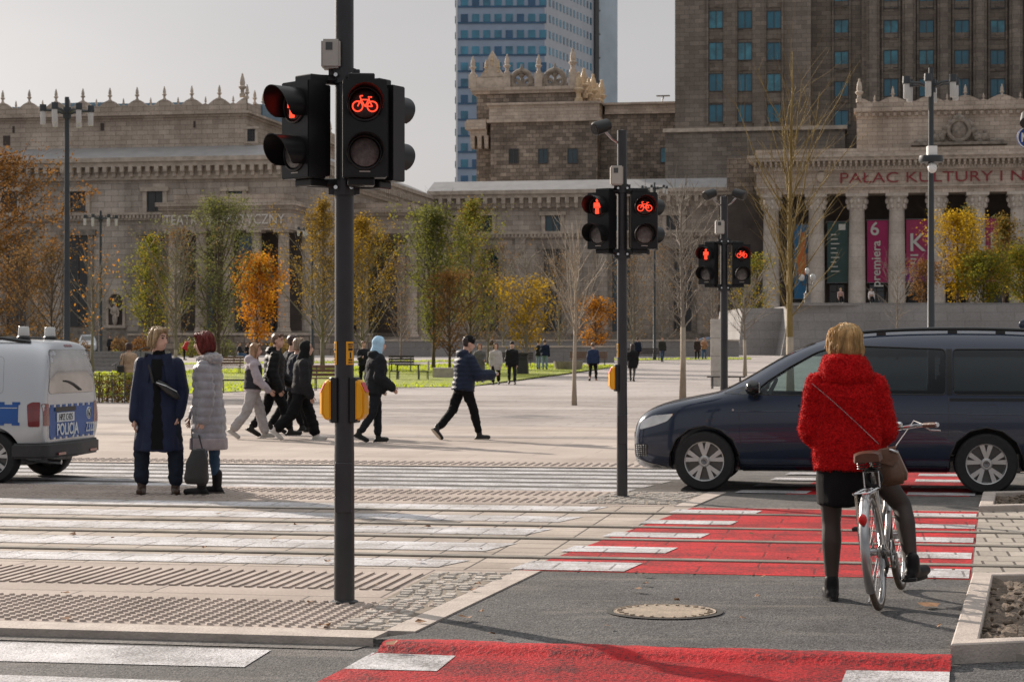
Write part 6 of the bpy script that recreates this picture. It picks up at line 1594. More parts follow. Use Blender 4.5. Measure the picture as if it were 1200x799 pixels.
for sd in (1, -1):
    panel('window', bv, WF, 'y', sd, M['clear'], van, -.012, .1, .05); panel('window', bv, WM, 'y', sd, M['tint'], van, -.008, .15, .05); panel('window', bv, WR, 'y', sd, M['tint'], van, -.008, .15, .05)
    panel('quarter_window', bv, WQ, 'y', sd, M['darkglasscar'], van, .004, .08, .02)
    panel('window_pillar', bv, [(.15, 1.045), (.07, 1.055), (.07, 1.575), (.15, 1.56)], 'y', sd, M['blackgloss'], van, .004, .2, 0); panel('window_pillar', bv, [(-1.03, 1.05), (-1.09, 1.05), (-1.09, 1.535), (-1.03, 1.535)], 'y', sd, M['blackgloss'], van, .004, .2, 0)
    for w, nm in ((WF, 'window_seal'), (WM, 'window_seal'), (WR, 'window_seal')):
        P = roundpoly(w, .05); strip(bv, P + [P[0]], 'y', sd, .014, nm, M['black'], van)
    strip(bv, [(1.30, 1.04), (1.16, .92), (1.14, .5), (1.18, .28)], 'y', sd, .012, 'door_seam', M['black'], van, .001)
    strip(bv, [(.1, 1.6), (.1, .27)], 'y', sd, .012, 'door_seam', M['black'], van, .001); strip(bv, [(-1.05, 1.04), (-1.05, .62)], 'y', sd, .010, 'door_seam', M['black'], van, .001); strip(bv, [(1.18, .27), (-1.0, .27)], 'y', sd, .012, 'door_seam', M['black'], van, .001)
    panel('slide_rail', bv, [(-1.06, .985), (-2.1, .985), (-2.1, 1.015), (-1.06, 1.015)], 'y', sd, M['blackgloss'], van, .004, .2, .01)
    panel('side_sill', bv, [(1.13, .205), (-1.04, .205), (-1.04, .29), (1.13, .29)], 'y', sd, M['bumper'], van, .006, .2, .02)
    P = roundpoly([(-1.28, .80), (-1.55, .80), (-1.55, .95), (-1.28, .95)], .04); strip(bv, P + [P[0]], 'y', sd, .007, 'fuel_flap', M['black'], van, .001)
    strip(bv, [(1.28, .86), (.6, .87), (-.3, .86), (-2.2, .84)], 'y', sd, .010, 'side_crease', M['carnavy'], van, .004)
    for x, z in ((.42, .93), (-.28, .93)):
        mb = MB(); y = (bv.ray_cast(Vector((x, sd * 4, z)), Vector((0, -sd, 0)))[0]).y; mb.tube([(x - .1, y + sd * .005, z), (x - .07, y + sd * .035, z), (x + .07, y + sd * .035, z), (x + .1, y + sd * .005, z)], .013, 6); mb.build('door_handle', M['carnavy'], van, smooth='all')
    hl = panel('headlight', bv, [(2.245, .655), (2.22, .745), (2.10, .81), (1.86, .835), (1.93, .755), (2.08, .70)], 'y', sd, M['headlamp'], van, .005, .06, .03)
    P = [(2.24, .665), (2.20, .75), (2.08, .80), (1.87, .825), (1.95, .755), (2.08, .71), (2.24, .665)]; strip(bv, P, 'y', sd, .01, 'headlight_edge', M['black'], hl, .003)
    panel('air_intake', bv, [(2.30, .355), (2.30, .50), (2.15, .50), (2.16, .37)], 'y', sd, M['black'], van, .004, .05, .02)
    mb = MB()
    for k in range(6):
        for q in range(5):
            x, z = 2.17 + q * .026, .375 + k * .022; h = bv.ray_cast(Vector((x, sd * 4, z)), Vector((0, -sd, 0)))
            if h[0]: mb.ell(h[0] + Vector((0, sd * .006, 0)), (.009, .006, .007), 6, 4)
    mb.build('intake_mesh', M['steel'], van)
    panel('bumper_lip', bv, [(2.30, .30), (2.10, .235), (1.95, .225), (1.95, .26), (2.14, .30), (2.28, .345)], 'y', sd, M['alloy'], van, .006, .06, .01)
    mb = MB(); mb.ell((1.0, sd * 1.03, 1.12), (.085, .13, .085), 16, 10); mb.tube([(.98, sd * .88, 1.03), (.99, sd * .97, 1.06)], [.035, .03], 8); mi = mb.build('wing_mirror', M['blackgloss'], van, smooth='all')
    mb = MB(); mb.box((.93, sd * 1.03, 1.12), (.01, .18, .11)); mb.build('mirror_glass', M['chrome'], mi, bevel=.004)
    mb = MB(); xs = [.15 - k * .25 for k in range(10)]
    pr = []
    for x in xs:
        h = bv.ray_cast(Vector((x, sd * .60, 4)), Vector((0, 0, -1))); pr.append(h[0] + Vector((0, 0, .045)))
    pr[0].z -= .04; pr[-1].z -= .04
    mb.tube(pr, .02, 8)
    for k in (2, 5, 7): mb.box(pr[k] - Vector((0, 0, .025)), (.1, .03, .05))
    mb.build('roof_rail', M['blackgloss'], van, smooth=True)
    for x in (XF, XR):
        road_wheel(van, x, sd * .815, sd)
        mb = MB(); n = 18; rr = .383
        for i in range(n + 1):
            a = R(-10 + 200 * i / n)
            for y in (.56, .9): mb.v.append((x + rr * math.cos(a), sd * y, .325 + rr * math.sin(a)))
        for i in range(n): mb.f.append((2 * i, 2 * i + 1, 2 * i + 3, 2 * i + 2)); mb.m.append(0)
        mb.bx(x - .37, x + .37, sd * .545, sd * .56, .22, .70); mb.build('wheel_arch', M['black'], van)
    strip(bv, [(1.90, .26), (1.91, .40), (1.84, .56), (1.70, .67), (1.53, .71), (1.36, .67), (1.22, .56), (1.15, .40), (1.16, .26)], 'y', sd, .02, 'arch_trim', M['bumper'], van, .003); strip(bv, [(-1.06, .26), (-1.06, .40), (-1.13, .56), (-1.27, .67), (-1.44, .71), (-1.61, .67), (-1.75, .56), (-1.82, .40), (-1.82, .26)], 'y', sd, .02, 'arch_trim', M['bumper'], van, .003)
panel('windscreen', bv, [(-.66, 1.10), (.66, 1.10), (.55, 1.60), (-.55, 1.60)], 'x', 1, M['darkglasscar'], van, .004, .08, .05)
panel('grille', bv, [(-.55, .55), (.55, .55), (.6, .62), (-.6, .62)], 'x', 1, M['black'], van, .005, .08, .02)
panel('number_plate', bv, [(-.26, .40), (.26, .40), (.26, .50), (-.26, .50)], 'x', 1, M['white'], van, .01, .1, .01)
for sd in (1, -1): panel('tail_light', bv, [(sd * .72, .75), (sd * .84, .75), (sd * .80, 1.1), (sd * .70, 1.1)], 'x', -1, M['taillamp'], van, .005, .08, .02)
mb = MB(); mb.lathe([(0, 0), (.012, .0), (.012, .01), (0, .01)], 10); f = mb.build('wing_badge', M['chrome'], van); h = bv.ray_cast(Vector((1.22, 4, .88)), Vector((0, -1, 0))); f.location = h[0] + Vector((0, .004, 0)); f.rotation_euler = (R(-90), 0, 0)
mb = MB(); mb.ell((-1.9, 0, 1.80), (.07, .012, .06), 10, 6); mb.build('roof_antenna', M['carnavy'], van, smooth='all')
mb = MB(); mb.box((1.15, 0, .93), (.5, 1.45, .22)); mb.build('dashboard', M['interior'], van, bevel=.05)
mb = MB(); mb.ring((.86, .36, 1.04), (.9, 0, .45), .18, .017, 28, 8); 
for a in (0, 120, 240): mb.tube([(.87, .36, 1.035), (.86 - .45 * .17 * math.sin(R(a)), .36 + .17 * math.cos(R(a)), 1.04 + .9 * .17 * math.sin(R(a)))], .014, 6)
mb.build('steering_wheel', M['greybox'], van, smooth='all')
for x, y in ((.15, .36), (.15, -.36), (-.8, .38), (-.8, -.38), (-.8, 0)):
    mb = MB(); mb.box((x + .1, y, .55), (.5, .46, .18)); mb.box((x - .2, y, .92), (.16, .46, .64)); mb.box((x - .24, y, 1.32), (.10, .26, .18)); mb.build('seat', M['interior'], van, bevel=.05, seg=2)
mb = MB(); mb.box((-.1, 0, .36), (2.6, 1.5, .04)); mb.build('cabin_floor', M['interior'], van)

st2 = [(x + .25, *o) for (x, *o) in st if x > .3] + [(.2, .22, 1.0, 1.75, .86, .915, .70), (-.2, .22, 1.0, 1.78, .86, .915, .70), (-.9, .22, 1.0, 1.775, .86, .915, .70), (-1.35, .24, 1.0, 1.765, .855, .91, .70), (-1.52, .30, .99, 1.745, .84, .90, .695), (-1.60, .36, .98, 1.69, .82, .885, .68), (-1.635, .42, .97, 1.60, .80, .87, .66), (-1.65, .48, .96, 1.5, .77, .85, .63)]
pr_ = G(-6, 565)                                # foot of the near rear wheel
pv = thing('police_van', 'silver and blue police van with two roof beacons, cut off by the picture edge', 'police van', (0, 0, 0), HDG)
XRp = -.98; loc = pr_ - (fw * XRp + lf * .80) * .93; loc.z = -.012; pv.location = loc; pv.scale = (.93, .93, .93)
XFp = XF + .25
h1 = hull(st2); bv2 = bvh_of(h1)
body = cut_body(h1.copy(), [cylinder_obj(XRp, .56, 1.3, .32, .385), cylinder_obj(XRp, -1.3, -.56, .32, .385), cylinder_obj(XFp, .56, 1.3, .32, .385), cylinder_obj(XFp, -1.3, -.56, .32, .385)])
finish('body', body, M['carsilver'], pv)
for sd in (1, -1):
    road_wheel(pv, XRp, sd * .80, sd, .32, .2); road_wheel(pv, XFp, sd * .80, sd, .32, .2)
    panel('window', bv2, [(x + .25, z) for x, z in WF], 'y', sd, M['darkglasscar'], pv, .005, .12, .05); panel('headlight', bv2, [(2.495, .655), (2.47, .745), (2.35, .81), (2.11, .835), (2.18, .755)], 'y', sd, M['headlamp'], pv, .005, .06, .03)
    mb = MB(); rr = .383; n = 18
    for i in range(n + 1):
        a = R(-10 + 200 * i / n)
        for y in (.54, .89): mb.v.append((XRp + rr * math.cos(a), sd * y, .32 + rr * math.sin(a)))
    for i in range(n): mb.f.append((2 * i, 2 * i + 1, 2 * i + 3, 2 * i + 2)); mb.m.append(0)
    mb.bx(XRp - .37, XRp + .37, sd * .525, sd * .54, .22, .70); mb.build('wheel_arch', M['black'], pv)
    P = roundpoly([(-1.12, 1.10), (.25, 1.10), (.25, 1.56), (-1.08, 1.56)], .07); strip(bv2, P + [P[0]], 'y', sd, .011, 'window_panel_seam', M['black'], pv, .001)
    stp = panel('blue_stripe', bv2, [(-1.33, .74), (1.3, .74), (1.3, .97), (-1.33, .97)], 'y', sd, M['policeblue'], pv, .004, .12, 0)
    mb = MB()
    for k in range(13):
        for z, h in ((.735, .035), (.985, .035)):
            x = -1.30 + k * .2; q = bv2.ray_cast(Vector((x, sd * 4, z)), Vector((0, -sd, 0)))[0]; mb.box(q + Vector((0, sd * .004, 0)), (.10, .006, h))
    mb.build('check_pattern', M['policeblue'], stp)
    mb = MB()
    for k in range(3): 
        q = bv2.ray_cast(Vector((-.4, sd * 4, .955)), Vector((0, -sd, 0)))[0]
    mb.bx(-1.32, 1.3, q.y - .003 if sd > 0 else q.y - .006, q.y + .006 if sd > 0 else q.y + .003, .925, .935); mb.build('stripe_line', M['carsilver'], stp)
    q = bv2.ray_cast(Vector((-.72, sd * 4, .86)), Vector((0, -sd, 0)))[0]
    add_text('Z322', .17, 'lettering', M['reflective'], stp, (-.66, q.y + sd * .006, .86), (R(90), 0, R(180) if sd > 0 else 0), .001, sx=.85)
    P = roundpoly([(-1.25, .78), (-.98, .78), (-.98, .93), (-1.25, .93)], .04); strip(bv2, P + [P[0]], 'y', sd, .008, 'fuel_flap', M['reflective'], pv, .002)
    tl = panel('tail_light', bv2, [(-1.46, .70), (-1.60, .70), (-1.60, 1.0), (-1.50, 1.0), (-1.44, .97)], 'y', sd, M['taillamp'], pv, .006, .05, .02)
    panel('tail_light_face', bv2, [(sd * .70, .71), (sd * .86, .71), (sd * .86, .98), (sd * .72, .98)], 'x', -1, M['taillamp'], tl, .006, .05, .02)
    mb = MB(); pr = []
    for k in range(9):
        x = 1.6 - k * .37; h = bv2.ray_cast(Vector((x, sd * .6, 4)), Vector((0, 0, -1))); pr.append(h[0] + Vector((0, 0, .045)))
    pr[-1].z -= .035; mb.tube(pr, .022, 8); mb.build('roof_rail', M['blackgloss'], pv, smooth=True)
    q = bv2.ray_cast(Vector((-1.18, sd * .40, 4)), Vector((0, 0, -1)))[0]
    mb = MB(); mb.lathe([(.085, -.02), (.085, .035), (.07, .05)], 18, q); be = mb.build('beacon_base', M['black'], pv, smooth=True)
    mb = MB(); mb.lathe([(.068, .05), (.072, .06), (.066, .155), (.058, .165), (0, .168)], 20, q); mb.build('beacon_glass', M['lampglass'], be, smooth=True)
rw_ = panel('rear_window', bv2, [(-.72, 1.10), (.72, 1.10), (.62, 1.64), (-.62, 1.64)], 'x', -1, mat('rear glass with painted reflections', (.34, .33, .32), .08, .75, var=.35, scale=1.7, coat=.8), pv, .004, .09, .07)  # pale grey and its streaks put reflections into the glass colour
P = roundpoly([(-.72, 1.10), (.72, 1.10), (.62, 1.64), (-.62, 1.64)], .07); strip(bv2, P + [P[0]], 'x', -1, .012, 'window_seal', M['black'], rw_, .003)
mb = MB(); mb.tube([bv2.ray_cast(Vector((-6, -.25 + .5 * k / 6, 1.13 + .12 * math.sin(k / 6 * 1.5))), Vector((1, 0, 0)))[0] + Vector((-.018, 0, 0)) for k in range(7)], .012, 6); mb.build('rear_wiper', M['black'], pv)
panel('windscreen', bv2, [(-.66, 1.10), (.66, 1.10), (.55, 1.60), (-.55, 1.60)], 'x', 1, M['darkglasscar'], pv, .004, .08, .05)
panel('high_brake_light', bv2, [(-.12, 1.675), (.12, 1.675), (.12, 1.70), (-.12, 1.70)], 'x', -1, M['taillamp'], pv, .005, .06, .008)
tb = panel('blue_stripe', bv2, [(-.70, .56), (.70, .56), (.70, .93), (-.70, .93)], 'x', -1, M['policeblue'], pv, .004, .1, 0)
mb = MB()
for k in range(8):
    for z in (.555, .945):
        q = bv2.ray_cast(Vector((-6, -.64 + k * .18, z)), Vector((1, 0, 0)))[0]; mb.box(q + Vector((-.004, 0, 0)), (.006, .09, .035))
mb.build('check_pattern', M['policeblue'], tb)
q = bv2.ray_cast(Vector((-6, 0, .65)), Vector((1, 0, 0)))[0]
add_text('POLICJA', .20, 'lettering', M['reflective'], tb, (q.x - .011, .16, .645), (R(90), 0, R(-90)), .002, sx=.92, bold=.005)
add_text('Z322', .17, 'lettering', M['reflective'], tb, (q.x - .011, -.56, .645), (R(90), 0, R(-90)), .002, sx=.75)
pl = panel('number_plate', bv2, [(-.05, .745), (.50, .745), (.50, .86), (-.05, .86)], 'x', -1, M['reflective'], pv, .012, .1, .012)
q = bv2.ray_cast(Vector((-6, .2, .8)), Vector((1, 0, 0)))[0]
add_text('HPZ C425', .115, 'lettering', M['black'], pl, (q.x - .016, .22, .80), (R(90), 0, R(-90)), .001, sx=.85)
panel('plate_handle', bv2, [(-.10, .875), (.55, .875), (.55, .93), (-.10, .93)], 'x', -1, M['black'], pv, .014, .1, .02)
em = bv2.ray_cast(Vector((-6, -.53, .83)), Vector((1, 0, 0)))[0]
mb = MB(); mb.lathe([(0, em.x - .012), (.075, em.x - .012), (.08, em.x)], 24, (0, -.53, .83), 'x'); eb = mb.build('tailgate_badge', M['reflective'], pv)
mb = MB(); mb.ring((em.x - .013, -.53, .83), (1, 0, 0), .06, .006, 24, 5)
for a_, b_ in (((-.035, .03), (-.012, -.035)), ((-.012, -.035), (0, 0)), ((0, 0), (.012, -.035)), ((.012, -.035), (.035, .03))): mb.tube([(em.x - .014, -.53 + a_[0], .83 + a_[1]), (em.x - .014, -.53 + b_[0], .83 + b_[1])], .005, 5)
mb.build('badge_mark', M['darksteel'], eb)
for sd in (1, -1): strip(bv2, [(sd * .735, .50), (sd * .74, 1.05), (sd * .66, 1.69)], 'x', -1, .01, 'tailgate_seam', M['black'], pv, .001)
mb = MB(); mb.prism(roundpoly([(-1.44, -.93), (-1.68, -.86), (-1.76, 0), (-1.68, .86), (-1.44, .93), (-1.25, .935), (-1.25, .86), (-1.40, .84), (-1.40, -.84), (-1.25, -.86), (-1.25, -.935)], .12), .31, .50); bp_ = mb.build('bumper', M['bumper'], pv, bevel=.045, seg=3, smooth=True)
mb = MB(); mb.box((-1.725, .5, .36), (.02, .22, .03)); mb.box((-1.725, -.5, .36), (.02, .22, .03)); mb.build('reflector', M['taillamp'], bp_)
mb = MB(); mb.tube([(-1.3, .45, .27), (-1.7, .45, .25)], .03, 8); mb.build('exhaust', M['steel'], pv)
mb = MB(); mb.bx(-1.35, 2.2, -.70, .70, .23, .3); mb.build('underbody', M['black'], pv)

def small_car(label, px, Y, rz, m, H=1.5, L=4.3, boxy=False, name='parked_car', cat='car', lights=True):
    b = XY(px, Y); root = thing(name, label, cat, b, rz); k = L / 4.3; z = H / 1.5
    S = [(2.1 * k, .3, .5, .62, .6, .7, .6), (2.0 * k, .22, .7, .8, .76, .82, .7), (1.3 * k, .2, .85, .95, .82, .87, .76), (.85 * k, .2, .9, 1.05, .82, .87, .72), (.3 * k, .2, .92, 1.38, .82, .87, .64), (-.4 * k, .2, .93, 1.48, .82, .87, .62), (-1.3 * k, .2, .93, 1.44 if not boxy else 1.49, .82, .87, .6), (-1.85 * k, .22, .93, 1.2 if not boxy else 1.47, .8, .85, .6), (-2.1 * k, .35, .85, 1.0 if not boxy else 1.35, .72, .8, .58)]
    S = [(a, b_, c * z, d * z, e, f, g_) for a, b_, c, d, e, f, g_ in S]
    h = hull(S, 2); bvx = bvh_of(h); finish('body', h, m, root)
    for sd in (1, -1):
        panel('window', bvx, [(.55 * k, .98 * z), (-1.35 * k, .98 * z), (-1.2 * k, 1.32 * z), (-.2 * k, 1.37 * z), (.2 * k, 1.28 * z)], 'y', sd, M['darkglasscar'], root, .006, .2, .05)
        panel('headlight', bvx, [(sd * .45, .62 * z), (sd * .72, .66 * z), (sd * .74, .76 * z), (sd * .5, .74 * z)], 'x', 1, M['headlamp'], root, .008, .1, .02)
        panel('tail_light', bvx, [(sd * .55, .72 * z), (sd * .74, .72 * z), (sd * .72, .9 * z), (sd * .55, .88 * z)], 'x', -1, M['taillamp'], root, .008, .1, .02)
        for x in (1.32 * k, -1.28 * k): road_wheel(root, x, sd * .80, sd, .31, .2)
    panel('windscreen', bvx, [(-.62, 1.02 * z), (.62, 1.02 * z), (.52, 1.36 * z), (-.52, 1.36 * z)], 'x', 1, M['darkglasscar'], root, .006, .12, .06)
    panel('grille', bvx, [(-.4, .42 * z), (.4, .42 * z), (.42, .56 * z), (-.42, .56 * z)], 'x', 1, M['black'], root, .006, .1, .02)
    panel('number_plate', bvx, [(-.26, .36), (.26, .36), (.26, .41), (-.26, .41)], 'x', 1, M['white'], root, .012, .1, 0)
    return root
small_car('small white delivery van parked in front of the theatre, facing the square', 102.5, 185, R(-90 + 12), M['carwhite'], 1.85, 4.4, True, 'delivery_van', 'van')
small_car('pale blue car parked beyond the third signal pole, left part hidden by the stone monolith', 824, 215, R(180), M['carblue'], 1.5)
bpy.data.objects[[o.name for o in bpy.data.objects if o.name.startswith('parked_car')][-1]]['label'] = 'dark blue parked car just behind the stone monolith'
small_car('white parked car beyond the third signal pole, beside the terrace wall', 857, 214, R(172), M['carwhite'], 1.5)
class Blob:
    """Overlapping closed forms that are fused into one continuous skin."""
    def __init__(s): s.mb = MB()
    def cap(s, p, q, r0, r1, n=12):
        p, q = Vector(p), Vector(q); d = q - p; L = d.length or 1e-4; d = d / L; a = d.orthogonal().normalized(); b = d.cross(a)
        rings = []
        for k in range(4): t = R(-80 + 80 * k / 3.0); rings.append((p + d * (r0 * math.sin(t)), r0 * math.cos(t)))
        for k in range(4): t = R(80 * k / 3.0); rings.append((q + d * (r1 * math.sin(t)), r1 * math.cos(t)))
        vs, fs = [], []
        for c, r in rings:
            for j in range(n):
                th = 2 * math.pi * j / n; vs.append(c + (a * math.cos(th) + b * math.sin(th)) * r)
        for i in range(len(rings) - 1):
            for j in range(n): fs.append((i * n + j, i * n + (j + 1) % n, (i + 1) * n + (j + 1) % n, (i + 1) * n + j))
        fs.append(tuple(range(n))[::-1]); fs.append(tuple(range((len(rings) - 1) * n, len(rings) * n)))
        s.mb.add(vs, fs); return s
    def chain(s, pts, rs):
        for i in range(len(pts) - 1): s.cap(pts[i], pts[i + 1], rs[i], rs[i + 1])
        return s
    def ell(s, c, r, rot=None): s.mb.ell(c, r, 14, 10, rot); return s
    def loft(s, rings, n=20):
        """rings: (centre, rx, ry, axis x vector, axis y vector)"""
        vs, fs = [], []
        for c, rx, ry, ax, ay in rings:
            for j in range(n):
                th = 2 * math.pi * j / n; vs.append(Vector(c) + Vector(ax) * (rx * math.cos(th)) + Vector(ay) * (ry * math.sin(th)))
        for i in range(len(rings) - 1):
            for j in range(n): fs.append((i * n + j, i * n + (j + 1) % n, (i + 1) * n + (j + 1) % n, (i + 1) * n + j))
        fs.append(tuple(range(n))[::-1]); fs.append(tuple(range((len(rings) - 1) * n, len(rings) * n)))
        s.mb.add(vs, fs); return s
    def mesh(s, vox, smooth=4, fold=None, extra=None):
        me = bpy.data.meshes.new('form'); me.from_pydata(s.mb.v, [], s.mb.f)
        bm = bmesh.new(); bm.from_mesh(me); bmesh.ops.recalc_face_normals(bm, faces=bm.faces); bm.to_mesh(me); bm.free()
        me = evaluated(me, [('REMESH', dict(mode='VOXEL', voxel_size=vox)), ('SMOOTH', dict(factor=.5, iterations=smooth))])
        if fold:
            vn = [v.normal.copy() for v in me.vertices]
            for v, n in zip(me.vertices, vn): v.co += n * fold(v.co)
        if extra:
            bm = bmesh.new(); bm.from_mesh(me); t = bpy.data.meshes.new('x'); t.from_pydata(extra.v, [], extra.f); bm.from_mesh(t); bm.to_mesh(me); bm.free()
        me.materials.clear(); me.polygons.foreach_set('use_smooth', [True] * len(me.polygons)); return me
def folds(a, fx, fz, seed=0):
    return lambda p: a * (noise.noise(Vector((p.x * fx + seed, p.y * fx, p.z * fz))) + .5 * noise.noise(Vector((p.x * fx * 2.1, p.y * fx * 2.1 + seed, p.z * fz * 2.3))))
def quilts(a, pitch, z0=0, seed=0):
    def f(p):
        w = noise.noise(Vector((p.x * 6, p.y * 6, p.z * 3 + seed))) * .016
        return a * (abs(math.sin(math.pi * (p.z + w - z0) / pitch)) ** .55 - .75) + a * .5 * noise.noise(Vector((p.x * 14 + seed, p.y * 14, p.z * 26)))
    return f
MCL = {}
def cloth(name, col, rough=.85, var=.18, scale=9, bump=.25, bscale=220, sheen=.15):
    sheen = 0 if max(col) < .08 else sheen
    if name not in MCL: MCL[name] = mat(name, col, rough, var=var, scale=scale, bump=bump, bscale=bscale, sheen=sheen, spec=.3 if max(col) > .05 else .18)
    return MCL[name]
def hairmat(name, col):
    if name not in MCL: MCL[name] = mat(name, col, .5, var=.62, scale=34, bump=.5, bscale=60, stretch=(1, 1, .18), spec=.4)
    return MCL[name]
def rotx(v, a):           # swing forward (towards +y) by a
    c, s_ = math.cos(a), math.sin(a); return Vector((v.x, v.y * c - v.z * s_, v.y * s_ + v.z * c))

def person(label, foot, H, yaw, legs=((0, 0), (0, 0)), arms=((5, 8, 15), (5, 8, 15)), lean=0, head=(0, 0), top=None, bottom=None, shoe=(.02, .02, .02), hair=None, hat=None, vox=.017, group='people at the crossing', build=1.0, foot_y=0, wide=0.0, face=True, bag=None, sole=None, arm_in=(8, 8), skinleg=None, toe=(0, 0), splay=(.12, .12)):
    """foot: ground point under the pelvis centre. yaw: 0 walks away from the camera, 90 towards the picture's right. Angles in degrees, left limb first."""
    f = H
    root = thing('person', label, 'person', foot, -R(yaw), group)
    hipw, shw = .052 * f * (1 + wide * .3), .104 * f * build
    thigh, shank, fh = .245 * f, .240 * f, .045 * f
    J = {}
    def legpos(side, hip, kn, ab=None, ab2=0):
        ab = R(ab) if ab is not None else .05 * (1 + wide * 3); h = Vector((side * hipw, 0, 0)); a = R(hip); k = h + rotx(Vector((side * math.sin(ab) * thigh, 0, -thigh * math.cos(ab))), a)
        an = k + rotx(Vector((side * math.sin(R(ab2)) * shank, 0, -shank * math.cos(R(ab2)))), a - R(kn)); return h, k, an
    tmp = [legpos(sd, *legs[i]) for i, sd in enumerate((-1, 1))]
    low = min(t[2].z - (0 if toe[i] < 25 else .05 * f) for i, t in enumerate(tmp)); pz = fh - low
    P = Vector((0, 0, pz))
    L = [[p + P for p in t] for t in tmp]
    lr = R(-lean)
    def up(v): return P + rotx(Vector(v), lr) if False else P + rotx(Vector(v), -R(lean))
    ax, ay = Vector((1, 0, 0)), rotx(Vector((0, 1, 0)), -R(lean))
    sh_z = .262 * f; nb = .315 * f
    S = [up((sd * shw, -.005 * f, sh_z)) for sd in (-1, 1)]
    A = []
    for i, sd in enumerate((-1, 1)):
        fl, ab, el = arms[i]
        u = rotx(Vector((sd * math.sin(R(ab)), 0, -math.cos(R(ab)))), R(fl) - R(lean) * .6); e = S[i] + u * (.172 * f)
        w = rotx(Vector((sd * math.sin(R(ab)) * .6 - sd * math.sin(R(arm_in[i])), 0, -math.cos(R(ab)))).normalized(), R(fl + el) - R(lean) * .6); h = e + w * (.150 * f)
        A.append((S[i], e, h, w))
    neck = up((0, 0, nb)); hc = up((0, .016 * f, nb + .095 * f)); 
    hy, hp = R(head[0]), R(head[1])
    HR = Matrix.Rotation(-hy, 3, 'Z') @ Matrix.Rotation(hp, 3, 'X')
    def hd(v): return hc + HR @ (Vector(v) * f)
    b = Blob()
    b.loft([(up((0, 0, -.06 * f)), .082 * f, .06 * f, ax, ay), (up((0, 0, 0)), .093 * f * build, .066 * f, ax, ay), (up((0, 0, .10 * f)), .076 * f * build, .055 * f, ax, ay), (up((0, 0, .2 * f)), .095 * f * build, .062 * f, ax, ay), (up((0, 0, .27 * f)), .10 * f * build, .055 * f, ax, ay), (up((0, 0, .31 * f)), .05 * f, .04 * f, ax, ay)])
    b.cap(up((0, 0, .28 * f)), hd((0, -.012, -.03)), .034 * f, .031 * f)
    b.ell(hd((0, -.006, .018)), (.044 * f, .055 * f, .052 * f), HR); b.ell(hd((0, .012, -.025)), (.036 * f, .042 * f, .040 * f), HR); b.ell(hd((0, .03, -.05)), (.02 * f, .018 * f, .016 * f), HR)
    b.cap(hd((0, .049, .012)), hd((0, .060, -.012)), .006 * f, .0095 * f)
    for sd in (-1, 1): b.ell(hd((sd * .045, -.006, -.004)), (.007 * f, .014 * f, .02 * f), HR)
    for i in (0, 1):
        s_, e, h, w = A[i]; b.cap(s_, e, .029 * f, .023 * f); b.cap(e, h, .023 * f, .016 * f); b.cap(h, h + w * .05 * f, .016 * f, .018 * f)
        hp_, k, an = L[i]; b.cap(hp_, k, .040 * f, .025 * f); b.chain([k, k + (an - k) * .3, an], [.025 * f, .025 * f, .015 * f])
    fx = MB()
    for i, sd in enumerate((-1, 1)):
        s_, e, h, w = A[i]; side = Vector((0, 1, 0)); side = (side - w * side.dot(w)).normalized(); nrm = w.cross(side) * sd
        for q in range(4):
            o_ = side * ((q - 1.5) * .0098 * f); ln = (.042, .048, .045, .036)[q] * f; p0 = h + w * .05 * f + o_; p1 = p0 + w * ln * .5 - nrm * .004 * f; p2 = p1 + w * ln * .4 - nrm * .014 * f
            fx.tube([p0, p1, p2], [.0058 * f, .0052 * f, .004 * f], 6)
        p0 = h + w * .025 * f + side * .014 * f; fx.tube([p0, p0 + w * .022 * f + side * .016 * f, p0 + w * .045 * f + side * .018 * f - nrm * .008 * f], [.007 * f, .006 * f, .0045 * f], 6)
    me = b.mesh(min(vox, .016), 2, None, fx); me.materials.append(M['skin']); body = put(bpy.data.objects.new('body', me), root)
    if face:
        for sd in (-1, 1):
            mb = MB(); mb.ell(hd((sd * .018, .044, .012)), (.007 * f, .005 * f, .0045 * f), 8, 6); mb.build('eye', M['black'], body, smooth='all')
            mb = MB(); mb.tube([hd((sd * .008, .050, .025)), hd((sd * .020, .0485, .028)), hd((sd * .03, .040, .024))], .003 * f, 5); mb.build('eyebrow', hairmat('brown brows', (.10, .06, .04)), body, smooth='all')
        mb = MB(); mb.tube([hd((-.013, .044, -.034)), hd((0, .0495, -.034)), hd((.013, .044, -.034))], [.002 * f, .0042 * f, .002 * f], 6); mb.build('mouth', mat('lips', (.36, .12, .10), .5, var=0) if 'lips' not in bpy.data.materials else bpy.data.materials['lips'], body, smooth='all')
    for i, sd in enumerate((-1, 1)):
        hp_, k, an = L[i]; t = R(-toe[i]); fwd = rotx(Vector((sd * splay[i], 1, 0)).normalized(), t); dn = rotx(Vector((0, 0, -1)), t)
        b = Blob(); hl = an + dn * .022 * f - fwd * .012 * f; b.chain([hl, hl + fwd * .06 * f, hl + fwd * .108 * f], [.026 * f, .024 * f, .020 * f]); b.cap(an + Vector((0, 0, .03 * f)), an + dn * .01 * f, .027 * f, .028 * f)
        b.loft([(hl + fwd * .035 * f + dn * .003 * f, .024 * f, .07 * f, fwd.cross(dn), fwd), (hl + fwd * .035 * f + dn * .023 * f, .025 * f, .073 * f, fwd.cross(dn), fwd)])
        me = b.mesh(min(vox * .7, .012), 2); me.materials.append(cloth('shoe %s' % (shoe,), shoe, .45, bump=.05)); so = put(bpy.data.objects.new('shoe', me), root)
        mb = Blob(); mb.loft([(hl + fwd * .035 * f + dn * .014 * f, .0265 * f, .076 * f, fwd.cross(dn), fwd), (hl + fwd * .035 * f + dn * .0245 * f, .0265 * f, .077 * f, fwd.cross(dn), fwd)])
